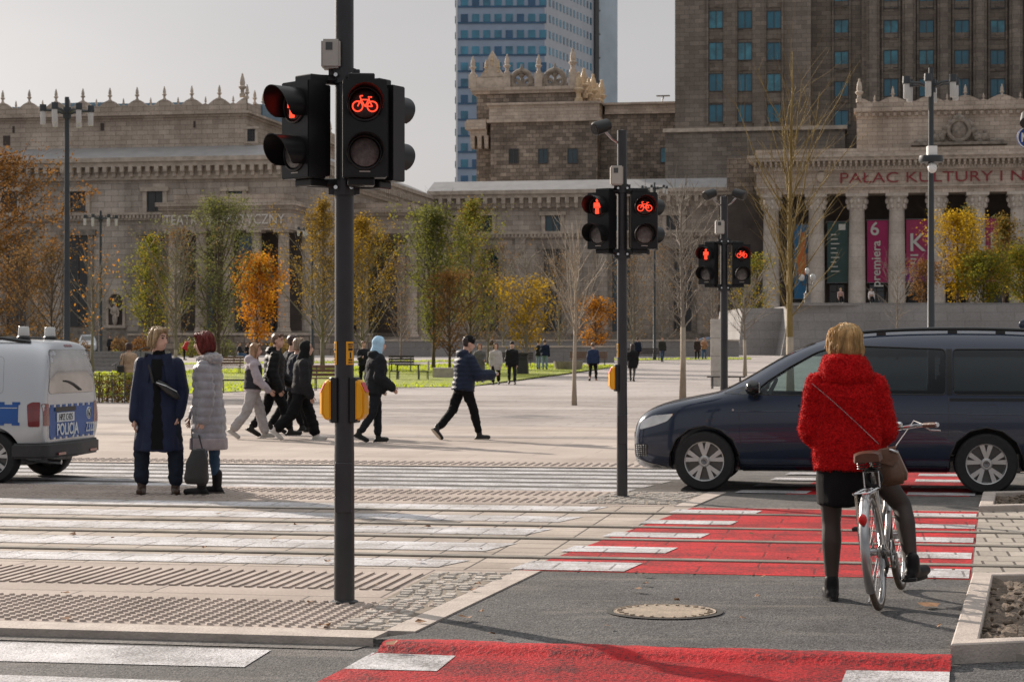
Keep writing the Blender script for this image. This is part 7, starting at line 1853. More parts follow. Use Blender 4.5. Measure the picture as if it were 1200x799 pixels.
        me = bpy.data.meshes.new('sole'); me.from_pydata(mb.mb.v, [], mb.mb.f); me.materials.append(cloth('sole %s' % (sole or (.03, .03, .03),), sole or (.03, .03, .03), .7, bump=0)); put(bpy.data.objects.new('sole', me), so)
    bt = bottom or dict(kind='trousers', col=(.015, .016, .02)); w = bt.get('w', 1.0); nm = '%s %s' % (bt['kind'], bt['col'])
    if bt['kind'] in ('trousers', 'tights'):
        b = Blob(); tight = bt['kind'] == 'tights'; ex = 1.06 if tight else 1.0
        b.loft([(up((0, 0, -.075 * f)), .09 * f, .068 * f, ax, ay), (up((0, 0, 0)), .102 * f * build, .076 * f, ax, ay), (up((0, 0, .07 * f)), .088 * f * build, .066 * f, ax, ay)])
        for i in (0, 1):
            hp_, k, an = L[i]
            if tight: b.chain([hp_, hp_ + (k - hp_) * .6, k], [.056 * f, .045 * f, .036 * f]); b.chain([k, k + (an - k) * .28 + Vector((0, -.006 * f, 0)), k + (an - k) * .65, an + Vector((0, 0, -.015 * f))], [.035 * f, .038 * f, .029 * f, .021 * f]); b.cap(an, an + Vector((0, .06 * f, -.022 * f)), .023 * f, .018 * f)
            else: b.chain([hp_, k, an + (k - an).normalized() * .045 * f], [.060 * f * (.7 + .3 * w), .045 * f * w, .037 * f * w * bt.get('cuff', 1.0)])
        me = b.mesh(vox, 3, None if tight else folds(.009 * f * bt.get('fold', 1), 9, 13, len(label)))
        if bt.get('flat'):
            for v in me.vertices: v.co.z = max(v.co.z, bt['flat'])
        me.materials.append(bt.get('mat') or cloth(nm, bt['col'], bump=.2)); put(bpy.data.objects.new(bt['kind'], me), root)
    if bt.get('skirt'):
        z1, z0, wd = .06 * f, bt['skirt'] * f - pz, bt.get('sw', .105) * f
        kk = [(L[0][1] + L[1][1]) * .5]; off = Vector((0, kk[0].y * .35, 0))
        b = Blob(); b.loft([(up((0, 0, z1)), .084 * f, .064 * f, ax, ay), (up((0, 0, 0)), .104 * f * build, .08 * f, ax, ay), (P + off * .6 + Vector((0, 0, z0 * .5)), wd, wd * .82, ax, Vector((0, 1, 0))), (P + off + Vector((0, 0, z0)), wd * .98, wd * .86, ax, Vector((0, 1, 0)))])
        me = b.mesh(vox, 2, folds(.006 * f, 8, 2, 3)); me.materials.append(cloth('skirt', bt.get('skirt_col', (.012, .012, .013)))); put(bpy.data.objects.new('skirt', me), root)
    tp = top; col = tp['col']; z0 = tp.get('hem', .47) * f - pz; tk = tp.get('t', .016) * f; fl = tp.get('flare', 1.0); sl = tp.get('sleeve', 1.0)
    b = Blob(); hemx = (.10 * f * build + tk) * fl; hemy = (.074 * f + tk) * fl
    rr = []
    n_ = 4; mid = (L[0][1] + L[1][1]) * .5; bend = Vector((0, mid.y * .25, 0))
    if z0 < -.06 * f:
        for q in range(n_):
            u = q / n_; zz = z0 * (1 - u) + 0 * u; rr.append((P + bend * (1 - u) + Vector((0, -.006 * f, zz)), hemx * (1 - u) + (.10 * f * build + tk) * u, hemy * (1 - u) + (.078 * f + tk) * u, ax, Vector((0, 1, 0))))
        rr.append((up((0, 0, 0)), .10 * f * build + tk, .076 * f + tk, ax, ay))
    else: rr.append((up((0, 0, z0)), .097 * f * build + tk, .072 * f + tk, ax, ay))
    rr += [(up((0, 0, .10 * f)), (.084 * f * build + tk) * tp.get('waist', 1.04), .062 * f + tk, ax, ay), (up((0, -.004 * f, .2 * f)), .100 * f * build + tk, .068 * f + tk, ax, ay), (up((0, -.004 * f, .255 * f)), .108 * f * build + tk * .8, .060 * f + tk, ax, ay), (up((0, -.004 * f, .292 * f)), .074 * f * build + tk * .6, .046 * f + tk * .8, ax, ay), (up((0, 0, .318 * f)), .042 * f + tk * .4, .038 * f + tk * .4, ax, ay)]
    b.loft(rr)
    for i in (0, 1):
        s_, e, h, w_ = A[i]; hs = e + (h - e) * tp.get('sl', 1.02)
        b.cap(s_ + Vector((0, 0, -.004 * f)), e, .033 * f * min(sl, 1.12) + tk * .5, .029 * f * sl + tk * .6); b.cap(e, hs, .029 * f * sl + tk * .6, .023 * f * sl + tk * .6)
    if tp.get('collar'):
        b.loft([(up((0, 0, .285 * f)), .06 * f, .055 * f, ax, ay), (up((0, .0, .335 * f)), .062 * f, .058 * f, ax, ay), (up((0, .0, .355 * f)), .054 * f, .052 * f, ax, ay)])
    if tp.get('hood') == 'down':
        b.loft([(up((0, -.03 * f, .26 * f)), .06 * f, .04 * f, ax, ay), (up((0, -.05 * f, .30 * f)), .082 * f, .055 * f, ax, ay), (up((0, -.045 * f, .335 * f)), .075 * f, .05 * f, ax, ay), (up((0, -.03 * f, .352 * f)), .055 * f, .04 * f, ax, ay)])
    fold = tp.get('fold') or folds(.010 * f, 7, 9, len(label) * .7)
    me = b.mesh(tp.get('vox', vox), 3, fold); me.materials.append(tp['mat'] if 'mat' in tp else cloth('top %s' % (col,), col, tp.get('rough', .8), sheen=tp.get('sheen', .15)))
    jk = put(bpy.data.objects.new(tp.get('name', 'jacket'), me), root)
    info = dict(root=root, up=up, hd=hd, HR=HR, A=A, L=L, P=P, pz=pz, f=f, jacket=jk, ax=ax, ay=ay, S=S, body=body)
    if hat and hat[0] == 'hood':
        b = Blob(); b.ell(hd((0, -.014, .018)), (.060 * f, .068 * f, .068 * f), HR); b.chain([hd((0, -.02, -.02)), up((0, -.02 * f, .30 * f))], [.055 * f, .062 * f])
        me = b.mesh(vox, 3, folds(.005 * f, 9, 9, 1)); 
        bm = bmesh.new(); bm.from_mesh(me); inv = HR.transposed()
        dl = [v for v in bm.verts if (lambda q: q.y > .030 * f and abs(q.x) < .038 * f and -.075 * f < q.z < .06 * f)(inv @ (v.co - hc))]
        bmesh.ops.delete(bm, geom=dl, context='VERTS'); bm.to_mesh(me); bm.free()
        me.materials.append(cloth('hood %s' % (hat[1],), hat[1])); put(bpy.data.objects.new('hood', me), root)
    elif hat and hat[0] == 'beanie':
        b = Blob(); b.ell(hd((0, -.008, .034)), (.050 * f, .061 * f, .052 * f), HR); b.loft([(hd((0, -.008, .018)), .0505 * f, .062 * f, HR @ ax, HR @ Vector((0, 1, 0))), (hd((0, -.010, .038)), .052 * f, .063 * f, HR @ ax, HR @ Vector((0, 1, 0)))])
        me = b.mesh(min(vox, .013), 2); me.materials.append(cloth('knit cap %s' % (hat[1],), hat[1])); put(bpy.data.objects.new('knit_cap', me), root)
    if hair:
        st, hcx = hair; b = Blob(); hv = min(vox, .013)
        b.ell(hd((0, -.016, .026)), (.0505 * f, .056 * f, .052 * f), HR)
        if st in ('bob', 'long', 'loose', 'collar', 'wavy'):
            lo = {'bob': -.055, 'loose': -.05, 'long': -.15, 'collar': -.05, 'wavy': -.07}[st]
            if st == 'wavy': b.ell(hd((0, -.02, .02)), (.062 * f, .060 * f, .055 * f), HR); b.ell(hd((0, -.026, -.02)), (.064 * f, .05 * f, .05 * f), HR)
            b.loft([(hd((0, -.02, .03)), .0525 * f, .05 * f, HR @ ax, HR @ Vector((0, 1, 0))), (hd((0, -.024, -.02)), .0575 * f, .045 * f, HR @ ax, HR @ Vector((0, 1, 0))), (hd((0, -.03, lo)), .056 * f, .036 * f, HR @ ax, HR @ Vector((0, 1, 0)))])
            for sd in (-1, 1): b.chain([hd((sd * .036, .012, .05)), hd((sd * .05, .008, 0)), hd((sd * .048, -.002, max(lo, -.06)))], [.018 * f, .015 * f, .012 * f])
        else: b.ell(hd((0, -.02, .0)), (.046 * f, .045 * f, .04 * f), HR)
        b.chain([hd((-.03, .026, .058)), hd((.0, .035, .062)), hd((.03, .026, .058))], [.014 * f, .016 * f, .014 * f])
        me = b.mesh(hv, 2, folds(.006 * f, 26, 5, 2))
        if st != 'none': me.materials.append(hairmat('hair %s' % (hcx,), hcx)); info['hair'] = put(bpy.data.objects.new('hair', me), root)
    return info
def W(info, p): return info['root'].matrix_basis @ Vector(p)
def strands(hair, n, ln, r, seed=1, jitter=.15, down=1.0):
    """Thin locks of hair joined into the hair mesh, following its surface downwards."""
    rnd = random.Random(seed); me = hair.data; mb = MB(); V = [(v.co.copy(), v.normal.copy()) for v in me.vertices]; bv_ = bvh_of(me)
    for _ in range(n):
        p, nn = V[int(rnd.random() * len(V))]; pts = [p + nn * .002]; c = p.copy()
        for k in range(5):
            t = Vector((rnd.uniform(-1, 1) * jitter, rnd.uniform(-1, 1) * jitter, -down)); t = (t - nn * t.dot(nn)); 
            if t.length < .1: t = Vector((nn.x, nn.y, -.3))
            c = c + t.normalized() * ln / 5; q = bv_.find_nearest(c)
            if q[0] is not None and (q[0] - c).length < .05 and k < 4: c = q[0].copy(); nn = q[1]
            pts.append(c + nn * (.003 + rnd.random() * .004))
        mb.tube(pts, [r, r, r * .9, r * .8, r * .6, r * .3], 3, False)
    bm = bmesh.new(); bm.from_mesh(me); t = bpy.data.meshes.new('x'); t.from_pydata(mb.v, [], mb.f); bm.from_mesh(t); bm.to_mesh(me); bm.free()
    me.polygons.foreach_set('use_smooth', [True] * len(me.polygons))

def redcoat():
    q = NT('red curly fleece'); b = q.n('ShaderNodeBsdfPrincipled'); b.inputs['Roughness'].default_value = .9; b.inputs['Sheen Weight'].default_value = .35; b.inputs['Sheen Roughness'].default_value = .4; b.inputs['Sheen Tint'].default_value = (1, .12, .08, 1); b.inputs['Specular IOR Level'].default_value = .15
    tc = q.n('ShaderNodeTexCoord'); nz = q.n('ShaderNodeTexNoise'); nz.inputs['Scale'].default_value = 90; nz.inputs['Detail'].default_value = 3; q.l(tc.outputs['Object'], nz.inputs['Vector'])
    rp = q.n('ShaderNodeValToRGB'); rp.color_ramp.elements[0].position = .35; rp.color_ramp.elements[0].color = (.32, .003, .006, 1); rp.color_ramp.elements[1].position = .68; rp.color_ramp.elements[1].color = (.66, .010, .012, 1)
    q.l(nz.outputs['Fac'], rp.inputs[0]); q.l(rp.outputs[0], b.inputs['Base Color'])
    bu = q.n('ShaderNodeBump'); bu.inputs['Strength'].default_value = .7; bu.inputs['Distance'].default_value = .01; q.l(nz.outputs['Fac'], bu.inputs['Height']); q.l(bu.outputs[0], b.inputs['Normal']); q.l(b.outputs[0], q.out.inputs[0]); return q.mat
M['redcoat'] = redcoat()
def coatfold(p):
    return .012 * noise.noise(Vector((p.x * 7, p.y * 7, p.z * 4))) + .008 * noise.noise(Vector((p.x * 30, p.y * 30, p.z * 30))) + .005 * noise.noise(Vector((p.x * 75, p.y * 75, p.z * 75)))
M['tights'] = None
def sheer():
    q = NT('sheer black tights'); b = q.n('ShaderNodeBsdfPrincipled'); b.inputs['Roughness'].default_value = .6; lw = q.n('ShaderNodeLayerWeight'); lw.inputs[0].default_value = .5
    rp = q.n('ShaderNodeValToRGB'); rp.color_ramp.elements[0].color = (.045, .027, .021, 1); rp.color_ramp.elements[1].position = .65; rp.color_ramp.elements[1].color = (.007, .006, .006, 1)
    q.l(lw.outputs['Facing'], rp.inputs[0]); q.l(rp.outputs[0], b.inputs['Base Color']); q.l(b.outputs[0], q.out.inputs[0]); return q.mat
ft = Vector(((991 - PCX) * 12.22 / FPX, 12.22, 0)); Hc = 1.665
cy = person('blonde woman in a short red fleece coat, black skirt and tights, astride the bicycle', (ft.x, ft.y, 0), Hc, 4,
    legs=((0, 3, -1, 0), (12, 36, 39, 6)), toe=(0, -4), splay=(.1, .75), arms=((4, 7, 66), (10, 15, 58)), arm_in=(25, 22), lean=3, head=(-10, -12),
    top=dict(col=(.5, .01, .01), hem=.475, t=.021, flare=1.02, waist=1.26, sleeve=1.22, collar=True, mat=M['redcoat'], name='coat', fold=coatfold, vox=.011, sl=.95),
    bottom=dict(kind='tights', col=(.016, .013, .013), mat=sheer(), skirt=.345, sw=.110, skirt_col=(.007, .006, .007)), shoe=(.010, .009, .010), sole=(.02, .02, .02), hair=('wavy', (.52, .33, .14)), vox=.013, group=None, wide=.3, build=1.0)
strands(cy['hair'], 900, .12, .0017, 5, .12); strands(cy['hair'], 420, .13, .0011, 9, .7)
me = cy['jacket'].data; up = cy['up']; f = Hc
b = Blob(); ax, ay = cy['ax'], cy['ay']
b.loft([(up((0, -.006 * f, .265 * f)), .110 * f, .078 * f, ax, ay), (up((.004 * f, -.016 * f, .29 * f)), .106 * f, .078 * f, ax, ay), (up((0, -.016 * f, .325 * f)), .092 * f, .074 * f, ax, ay), (up((-.004 * f, -.012 * f, .355 * f)), .080 * f, .066 * f, ax, ay), (up((-.004 * f, -.006 * f, .37 * f)), .064 * f, .056 * f, ax, ay)])
cm = b.mesh(.011, 2, coatfold); cm.materials.append(M['redcoat'])
bm = bmesh.new(); bm.from_mesh(me); bm.from_mesh(cm); bm.to_mesh(me); bm.free()
rnd = random.Random(8); mb = MB(); V = [(v.co.copy(), v.normal.copy()) for v in me.vertices]
for _ in range(42000):
    p, n = V[int(rnd.random() * len(V))]; t = Vector((rnd.uniform(-1, 1), rnd.uniform(-1, 1), rnd.uniform(-1.3, .6))); d = (n * .75 + t * .6).normalized(); s = n.cross(t)
    if s.length < 1e-3: continue
    s = s.normalized() * rnd.uniform(.0012, .0025); L_ = rnd.uniform(.005, .011); p = p + Vector((rnd.uniform(-1, 1), rnd.uniform(-1, 1), rnd.uniform(-1, 1))) * .005
    q = len(mb.v); m_ = p + d * L_ * .6; e = p + d * L_ * .8 + t.normalized() * L_ * .5
    mb.v.extend([tuple(p - s), tuple(p + s), tuple(m_ + s * .8), tuple(m_ - s * .8), tuple(e)]); mb.f.extend([(q, q + 1, q + 2, q + 3), (q + 3, q + 2, q + 4)])
t = bpy.data.meshes.new('x'); t.from_pydata(mb.v, [], mb.f); bm = bmesh.new(); bm.from_mesh(me); bm.from_mesh(t); bm.to_mesh(me); bm.free()
me.materials.clear(); me.materials.append(M['redcoat']); me.polygons.foreach_set('material_index', [0] * len(me.polygons)); me.polygons.foreach_set('use_smooth', [True] * len(me.polygons))
def handbag():
    wp = lambda v: W(cy, v)
    bag = thing('handbag', 'brown leather handbag on a chain strap hanging at the hip of the cyclist', 'handbag')
    c = G(1042, 700); top_ = Vector(((1040 - PCX) * 11.95 / FPX, 11.95, ZH(526, 11.95))); bag.location = top_
    mb = MB(); w, h, d = .085, .22, .05
    mb.add([(-w * .62, -d * .6, 0), (w * .62, -d * .6, 0), (w * .62, d * .6, 0), (-w * .62, d * .6, 0), (-w, -d, -h * .75), (w, -d, -h * .75), (w, d, -h * .75), (-w, d, -h * .75), (-w * .8, -d * .8, -h), (w * .8, -d * .8, -h), (w * .8, d * .8, -h), (-w * .8, d * .8, -h)],
        [(0, 1, 2, 3), (1, 0, 4, 5), (2, 1, 5, 6), (3, 2, 6, 7), (0, 3, 7, 4), (5, 4, 8, 9), (6, 5, 9, 10), (7, 6, 10, 11), (4, 7, 11, 8), (11, 10, 9, 8)])
    o = mb.build('bag_body', M['bagbrown'], bag, bevel=.018, seg=3, smooth='all'); bag.rotation_euler = (R(4), R(-12), R(-20))
    mb = MB(); mb.add([(-w * .66, -d * .72, .004), (w * .66, -d * .72, .004), (w * .7, -d * .95, -.07), (w * .2, -d * 1.08, -.10), (-w * .6, -d * .9, -.07)], [(0, 4, 3, 2, 1)]); mb.bx(-w * .64, w * .64, -d * .7, d * .66, .0, .008); mb.build('bag_flap', M['bagbrown'], bag, bevel=.003)
    mb = MB(); mb.tube([(w * .2, -d * .9, -.0), (w * .75, -d * .75, -.03)], .009, 8); mb.build('clasp', M['chrome'], bag, smooth='all')
    jb = bvh_of(cy['jacket'].data); inv = (Matrix.Translation(cy['root'].location) @ cy['root'].rotation_euler.to_matrix().to_4x4()).inverted()
    mw = inv.inverted(); pts = []
    A_ = Vector(((957 - PCX) * 12.0 / FPX, 11.5, ZH(450, 12.05))); B_ = top_ + Vector((-.02, -.02, .02))
    for k in range(70):
        p = A_.lerp(B_, k / 69); p.y = 11.2; lp = inv @ p; dr = (inv.to_3x3() @ Vector((0, 1, 0))).normalized(); h_ = jb.ray_cast(lp, dr)
        pts.append((mw @ (h_[0] - dr * .009)) if h_[0] is not None else Vector((p.x, B_.y, p.z)))
    sm = [pts[0]] + [(pts[i - 1] + pts[i] * 2 + pts[i + 1]) / 4 for i in range(1, len(pts) - 1)] + [pts[-1]]
    bag_m = Matrix.Translation(bag.location) @ bag.rotation_euler.to_matrix().to_4x4(); bi = bag_m.inverted(); mb = MB()
    for i in range(len(sm) - 1):
        a, b2 = bi @ sm[i], bi @ sm[i + 1]; d_ = (b2 - a); o_ = d_.orthogonal().normalized(); 
        if i % 2: o_ = d_.normalized().cross(o_)
        mb.tube([a, a + d_ * .5 + o_ * .0032, b2, a + d_ * .5 - o_ * .0032, a], .0012, 4, False)
    mb.build('chain_strap', M['chrome'], bag)
M['bagbrown'] = mat('brown bag leather', (.13, .068, .042), .45, var=.22, scale=9, bump=.15, bscale=120)
handbag()

p = G(186, 579)
d1 = person('blonde woman in a long open dark blue coat, turning her head aside', (p.x, p.y, 0), 1.735, 172, legs=((2, 0), (-1, 0)), arms=((-6, 13, 22), (2, 8, 8)), head=(-55, -7), lean=0, arm_in=(18, 0),
    top=dict(col=(.014, .020, .048), hem=.262, t=.018, flare=1.3, name='coat', sleeve=1.2, fold=folds(.017, 8, 2.0, 4), rough=.6, waist=1.2), bottom=dict(kind='trousers', col=(.016, .022, .036), w=1.06, cuff=1.12, flat=.075), shoe=(.055, .032, .022), sole=(.05, .035, .025), hair=('collar', (.36, .25, .14)), vox=.014, wide=.7, group=None)
def coatfront(info, col, halfw, z1, z0, name):
    """The dark strip of clothing that shows where a coat hangs open."""
    jb = bvh_of(info['jacket'].data); mb = MB(); n = 22; P = info['P']; rows = []
    for k in range(n + 1):
        z = z1 + (z0 - z1) * k / n; u = k / n; hw = (halfw[0] * (1 - u) + halfw[1] * u) * (1 - .45 * math.sin(math.pi * min(1, u * 1.25))) + .008 * math.sin(k * 2.1); row = []
        for j in range(5):
            x = -hw + 2 * hw * j / 4 + .01; h = jb.ray_cast(Vector((x, 1.0, z)), Vector((0, -1, 0)))
            if h[0] is None: h = jb.find_nearest(Vector((x, .2, z)))
            row.append(h[0] + Vector((0, .006, 0)))
        rows.append(row)
    for r_ in rows: mb.v.extend([tuple(v) for v in r_])
    for i in range(n):
        for j in range(4): mb.f.append((i * 5 + j, i * 5 + j + 1, i * 5 + j + 6, i * 5 + j + 5)); mb.m.append(0)
    return mb.build(name, cloth('dark inner %s' % (col,), col), info['root'], smooth='all')
coatfront(d1, (.006, .006, .007), (.07, .06), 1.42, .48, 'jumper')
b = Blob(); b.loft([(d1['up']((0, 0, .285 * 1.735)), .055 * 1.7, .052 * 1.7, d1['ax'], d1['ay']), (d1['up']((0, .004, .33 * 1.735)), .040 * 1.7, .038 * 1.7, d1['ax'], d1['ay']), (d1['up']((0, .006, .350 * 1.735)), .038 * 1.7, .036 * 1.7, d1['ax'], d1['ay'])])
me = b.mesh(.012, 2); me.materials.append(cloth('dark inner (0.006, 0.006, 0.007)', (.006, .006, .007))); put(bpy.data.objects.new('roll_neck', me), d1['root'])
jb1 = bvh_of(d1['jacket'].data)
for sx in (-1, 1):
    mb = MB(); C_ = []
    for u, v in ((0, 0), (.10, .02), (.125, -.14), (.06, -.30), (.035, -.12)):
        h = jb1.ray_cast(Vector((sx * (.035 + u) + .01, 1, 1.465 + v)), Vector((0, -1, 0))); C_.append((h[0] if h[0] is not None else Vector((sx * (.035 + u), .1, 1.465 + v))) + Vector((0, .014, 0)))
    D_ = [c_ - Vector((0, .012, 0)) for c_ in C_]; n_ = len(C_); mb.add(C_ + D_, [tuple(range(n_)), tuple(range(n_, 2 * n_))[::-1]] + [(i, n_ + i, n_ + (i + 1) % n_, (i + 1) % n_) for i in range(n_)])
    mb.build('lapel', d1['jacket'].data.materials[0], d1['root'])
def on(info, jb, x, z, off=.012, front=True):
    h = jb.ray_cast(Vector((x, 1.5 if front else -1.5, z)), Vector((0, -1 if front else 1, 0)))
    return (h[0] if h[0] is not None else Vector((x, .15 if front else -.15, z))) + Vector((0, off if front else -off, 0))
def worn(info, name, label, cat):
    r = info['root']; o = thing(name, label, cat, r.location.copy(), r.rotation_euler.z); return o
o = worn(d1, 'crossbody_bag', 'black crossbody pouch worn across the front of the dark blue coat', 'bag')
c = on(d1, jb1, -.085, 1.10, .05)
b = Blob(); b.loft([(c + Vector((.11, -.02, .06)), .035, .03, Vector((.7, 0, .5)), Vector((0, 1, 0))), (c + Vector((.04, 0, .03)), .09, .045, Vector((.45, 0, .9)).normalized(), Vector((0, 1, 0))), (c + Vector((-.05, 0, -.02)), .095, .045, Vector((.45, 0, .9)).normalized(), Vector((0, 1, 0))), (c + Vector((-.13, -.02, -.06)), .05, .03, Vector((.45, 0, .9)).normalized(), Vector((0, 1, 0)))])
me = b.mesh(.012, 3); me.materials.append(mat('black soft leather', (.014, .013, .013), .42, var=.25, scale=12, bump=.2)); put(bpy.data.objects.new('pouch', me), o)
mb = MB(); mb.tube([c + Vector((.10, .03, .075)), c + Vector((0, .05, .04)), c + Vector((-.11, .03, -.02))], .004, 5); mb.build('zip', M['chrome'], o)
mb = MB(); mb.tube([on(d1, jb1, .05 + .075 * k / 10, 1.17 + .30 * k / 10, .01) for k in range(11)], .014, 6); mb.build('strap', M['black'], o)

p = G(244, 579)
d2 = person('red haired woman in a quilted silver grey coat and blue jeans, seen from the side', (p.x, p.y, 0), 1.685, -82, legs=((3, 2), (-2, 4)), arms=((-10, 4, 20), (16, 4, 14)), head=(6, -10), lean=2, arm_in=(0, 4),
    top=dict(col=(.23, .22, .245), hem=.30, t=.026, flare=1.06, name='coat', hood='down', sleeve=1.2, fold=quilts(.015, .09, .02), rough=.42, vox=.012, sheen=.3, waist=1.12), bottom=dict(kind='trousers', col=(.035, .075, .135), w=.86, cuff=.85), shoe=(.014, .013, .014), sole=(.10, .09, .08), hair=('bob', (.13, .014, .010)), vox=.013, wide=.3, group=None)
strands(d2['hair'], 350, .10, .002, 6, .1); strands(d1['hair'], 350, .08, .002, 7, .2)
b = Blob(); up2 = d2['up']; f = 1.685
b.loft([(up2((0, -.03 * f, .285 * f)), .088 * f, .062 * f, d2['ax'], d2['ay']), (up2((0, -.03 * f, .31 * f)), .092 * f, .072 * f, d2['ax'], d2['ay']), (up2((0, -.036 * f, .34 * f)), .08 * f, .06 * f, d2['ax'], d2['ay'])])
for k in range(10):
    a = R(-60 + 300 * k / 9); b.ell(up2((math.cos(a) * .078 * f, -.02 * f + math.sin(a) * .062 * f, .315 * f)), (.022 * f,) * 3)
me = b.mesh(.012, 1, lambda q: .010 * noise.noise(q * 45) + .006 * noise.noise(q * 90)); me.materials.append(cloth('grey fur trim', (.36, .33, .33), .95, .35, 40, .5, 120)); put(bpy.data.objects.new('fur_hood', me), d2['root'])
b = Blob(); P2 = d2['P']; hz = .30 * f - d2['pz']; b.loft([(P2 + Vector((0, -.006, hz - .035)), .142 * f * .98, .118 * f, d2['ax'], Vector((0, 1, 0))), (P2 + Vector((0, -.006, hz + .09)), .139 * f, .1155 * f, d2['ax'], Vector((0, 1, 0)))])
me = b.mesh(.014, 2); me.materials.append(cloth('mauve grey hem', (.30, .255, .27), .85)); put(bpy.data.objects.new('hem_band', me), d2['root'])
for i in (0, 1):
    s_, e, h, w_ = d2['A'][i]; b = Blob(); b.cap(h - w_ * .075, h - w_ * .01, .058, .055); me = b.mesh(.012, 2); me.materials.append(MCL['mauve grey hem']); put(bpy.data.objects.new('cuff', me), d2['root'])
for i in (0, 1):    # ankle boots
    hp_, k, an = d2['L'][i]; b = Blob(); b.cap(an + Vector((0, 0, .13)), an + Vector((0, .0, .0)), .058, .05); me = b.mesh(.012, 2); me.materials.append(cloth('shoe (0.014, 0.013, 0.014)', (.014, .013, .014))); put(bpy.data.objects.new('boot_shaft', me), d2['root'])
hand = d2['A'][1][2] + d2['A'][1][3] * .06; rt = Matrix.Translation(d2['root'].location) @ d2['root'].rotation_euler.to_matrix().to_4x4()
hw_ = rt @ hand; tg = Vector(((231 - PCX) * 20.4 / FPX, 20.4, ZH(526, 20.4)))
o = thing('tote_bag', 'big black slouchy bag held low in front of the woman in the silver grey coat', 'bag', (tg.x, tg.y, tg.z), R(12))
b = Blob(); b.loft([(Vector((.015, 0, .0)), .075, .055, Vector((1, 0, 0)), Vector((0, 1, 0))), (Vector((0, 0, -.16)), .115, .085, Vector((1, 0, 0)), Vector((0, 1, 0))), (Vector((-.005, 0, -.30)), .13, .09, Vector((1, 0, 0)), Vector((0, 1, 0))), (Vector((0, 0, -.36)), .11, .08, Vector((1, 0, 0)), Vector((0, 1, 0)))])
me = b.mesh(.013, 3, folds(.012, 9, 5, 2)); me.materials.append(bpy.data.materials['black soft leather']); put(bpy.data.objects.new('bag_body', me), o)
mb = MB(); hl_ = Matrix.Rotation(-R(12), 3, 'Z') @ (hw_ - tg)
for sx in (-.05, .06): mb.tube([(sx, 0, -.02), (hl_.x * .6 + sx * .5, hl_.y * .6, hl_.z * .7), tuple(hl_ + Vector((sx * .2, 0, .02)))], .007, 6)
mb.build('handle', M['black'], o)

BK = (.006, .006, .007); NV = (.012, .018, .034)
def walker(label, fx, fy, H, yaw, **kw):
    p = G(fx, fy); return person(label, (p.x, p.y, gz(p.y)), H, yaw, vox=kw.pop('vox', .019), **kw)
w1 = walker('girl in wide light grey sweatpants, lilac hoodie and dark padded vest', 296, 514, 1.60, 84, legs=((18, 5), (-14, 24)), arms=((-12, 8, 20), (18, 8, 30)), toe=(0, 35), lean=3, head=(5, -6), top=dict(col=(.38, .33, .36), hem=.49, t=.018, hood='down', name='hoodie', sleeve=1.25), bottom=dict(kind='trousers', col=(.36, .34, .34), w=1.22, cuff=1.15, fold=1.4), shoe=(.40, .37, .33), sole=(.5, .48, .45), hair=('long', (.26, .15, .08)))
b = Blob(); f = 1.6; up = w1['up']; b.loft([(up((0, 0, .0)), .124 * f, .098 * f, w1['ax'], w1['ay']), (up((0, 0, .1 * f)), .112 * f, .09 * f, w1['ax'], w1['ay']), (up((0, 0, .2 * f)), .122 * f, .092 * f, w1['ax'], w1['ay']), (up((0, 0, .262 * f)), .105 * f, .082 * f, w1['ax'], w1['ay'])])
me = b.mesh(.018, 2, quilts(.008, .09)); me.materials.append(cloth('dark vest', (.03, .03, .036))); put(bpy.data.objects.new('vest', me), w1['root'])
walker('tall youth with brown hair in a black puffer jacket and black trousers', 320, 513, 1.76, 82, legs=((-14, 22), (24, 8)), arms=((14, 9, 40), (-8, 9, 35)), toe=(30, 0), lean=5, head=(25, -4), top=dict(col=BK, hem=.46, t=.036, sleeve=1.4, fold=quilts(.012, .1), hood='down', rough=.55), bottom=dict(kind='trousers', col=BK, w=1.1), hair=('short', (.12, .07, .045)), shoe=(.02, .02, .02))
walker('dark haired youth in dark clothes half hidden behind the tall brown haired youth', 339, 508, 1.73, 80, legs=((20, 8), (-14, 20)), arms=((5, 8, 20), (5, 8, 20)), toe=(0, 30), lean=4, top=dict(col=(.016, .018, .026), hem=.46, t=.03, sleeve=1.3), bottom=dict(kind='trousers', col=BK, w=1.1), hair=('short', (.05, .03, .025)))
walker('youth with light brown bobbed hair in a dark blue jacket behind the hooded youth', 346, 510, 1.66, 80, legs=((-10, 20), (20, 8)), arms=((5, 8, 20), (5, 8, 20)), toe=(30, 0), lean=4, top=dict(col=(.014, .018, .03), hem=.47, t=.03, sleeve=1.3), bottom=dict(kind='trousers', col=BK, w=1.15), hair=('bob', (.22, .16, .11)))
walker('hooded youth in dark jacket, wide black trousers and white trainers taking a long stride', 353, 516, 1.66, 84, legs=((20, 4), (-20, 24)), arms=((-6, 7, 12), (8, 7, 16)), toe=(0, 40), lean=6, top=dict(col=(.018, .018, .021), hem=.46, t=.03, sleeve=1.3, fold=quilts(.007, .12)), bottom=dict(kind='trousers', col=BK, w=1.25, cuff=1.2, fold=1.4), hat=('hood', (.010, .010, .011)), hair=('none', BK), shoe=(.52, .48, .44), sole=(.6, .58, .55))
walker('person in a light blue knitted hood, black jacket and black trousers walking', 440, 519, 1.68, 66, legs=((10, 8), (-12, 22)), arms=((-8, 9, 55), (-4, 9, 58)), toe=(0, 26), lean=4, head=(6, -6), top=dict(col=(.012, .014, .017), hem=.47, t=.032, sleeve=1.3, hood='down'), bottom=dict(kind='trousers', col=(.013, .014, .018), w=1.02), hat=('hood', (.38, .60, .78)), hair=('none', BK))
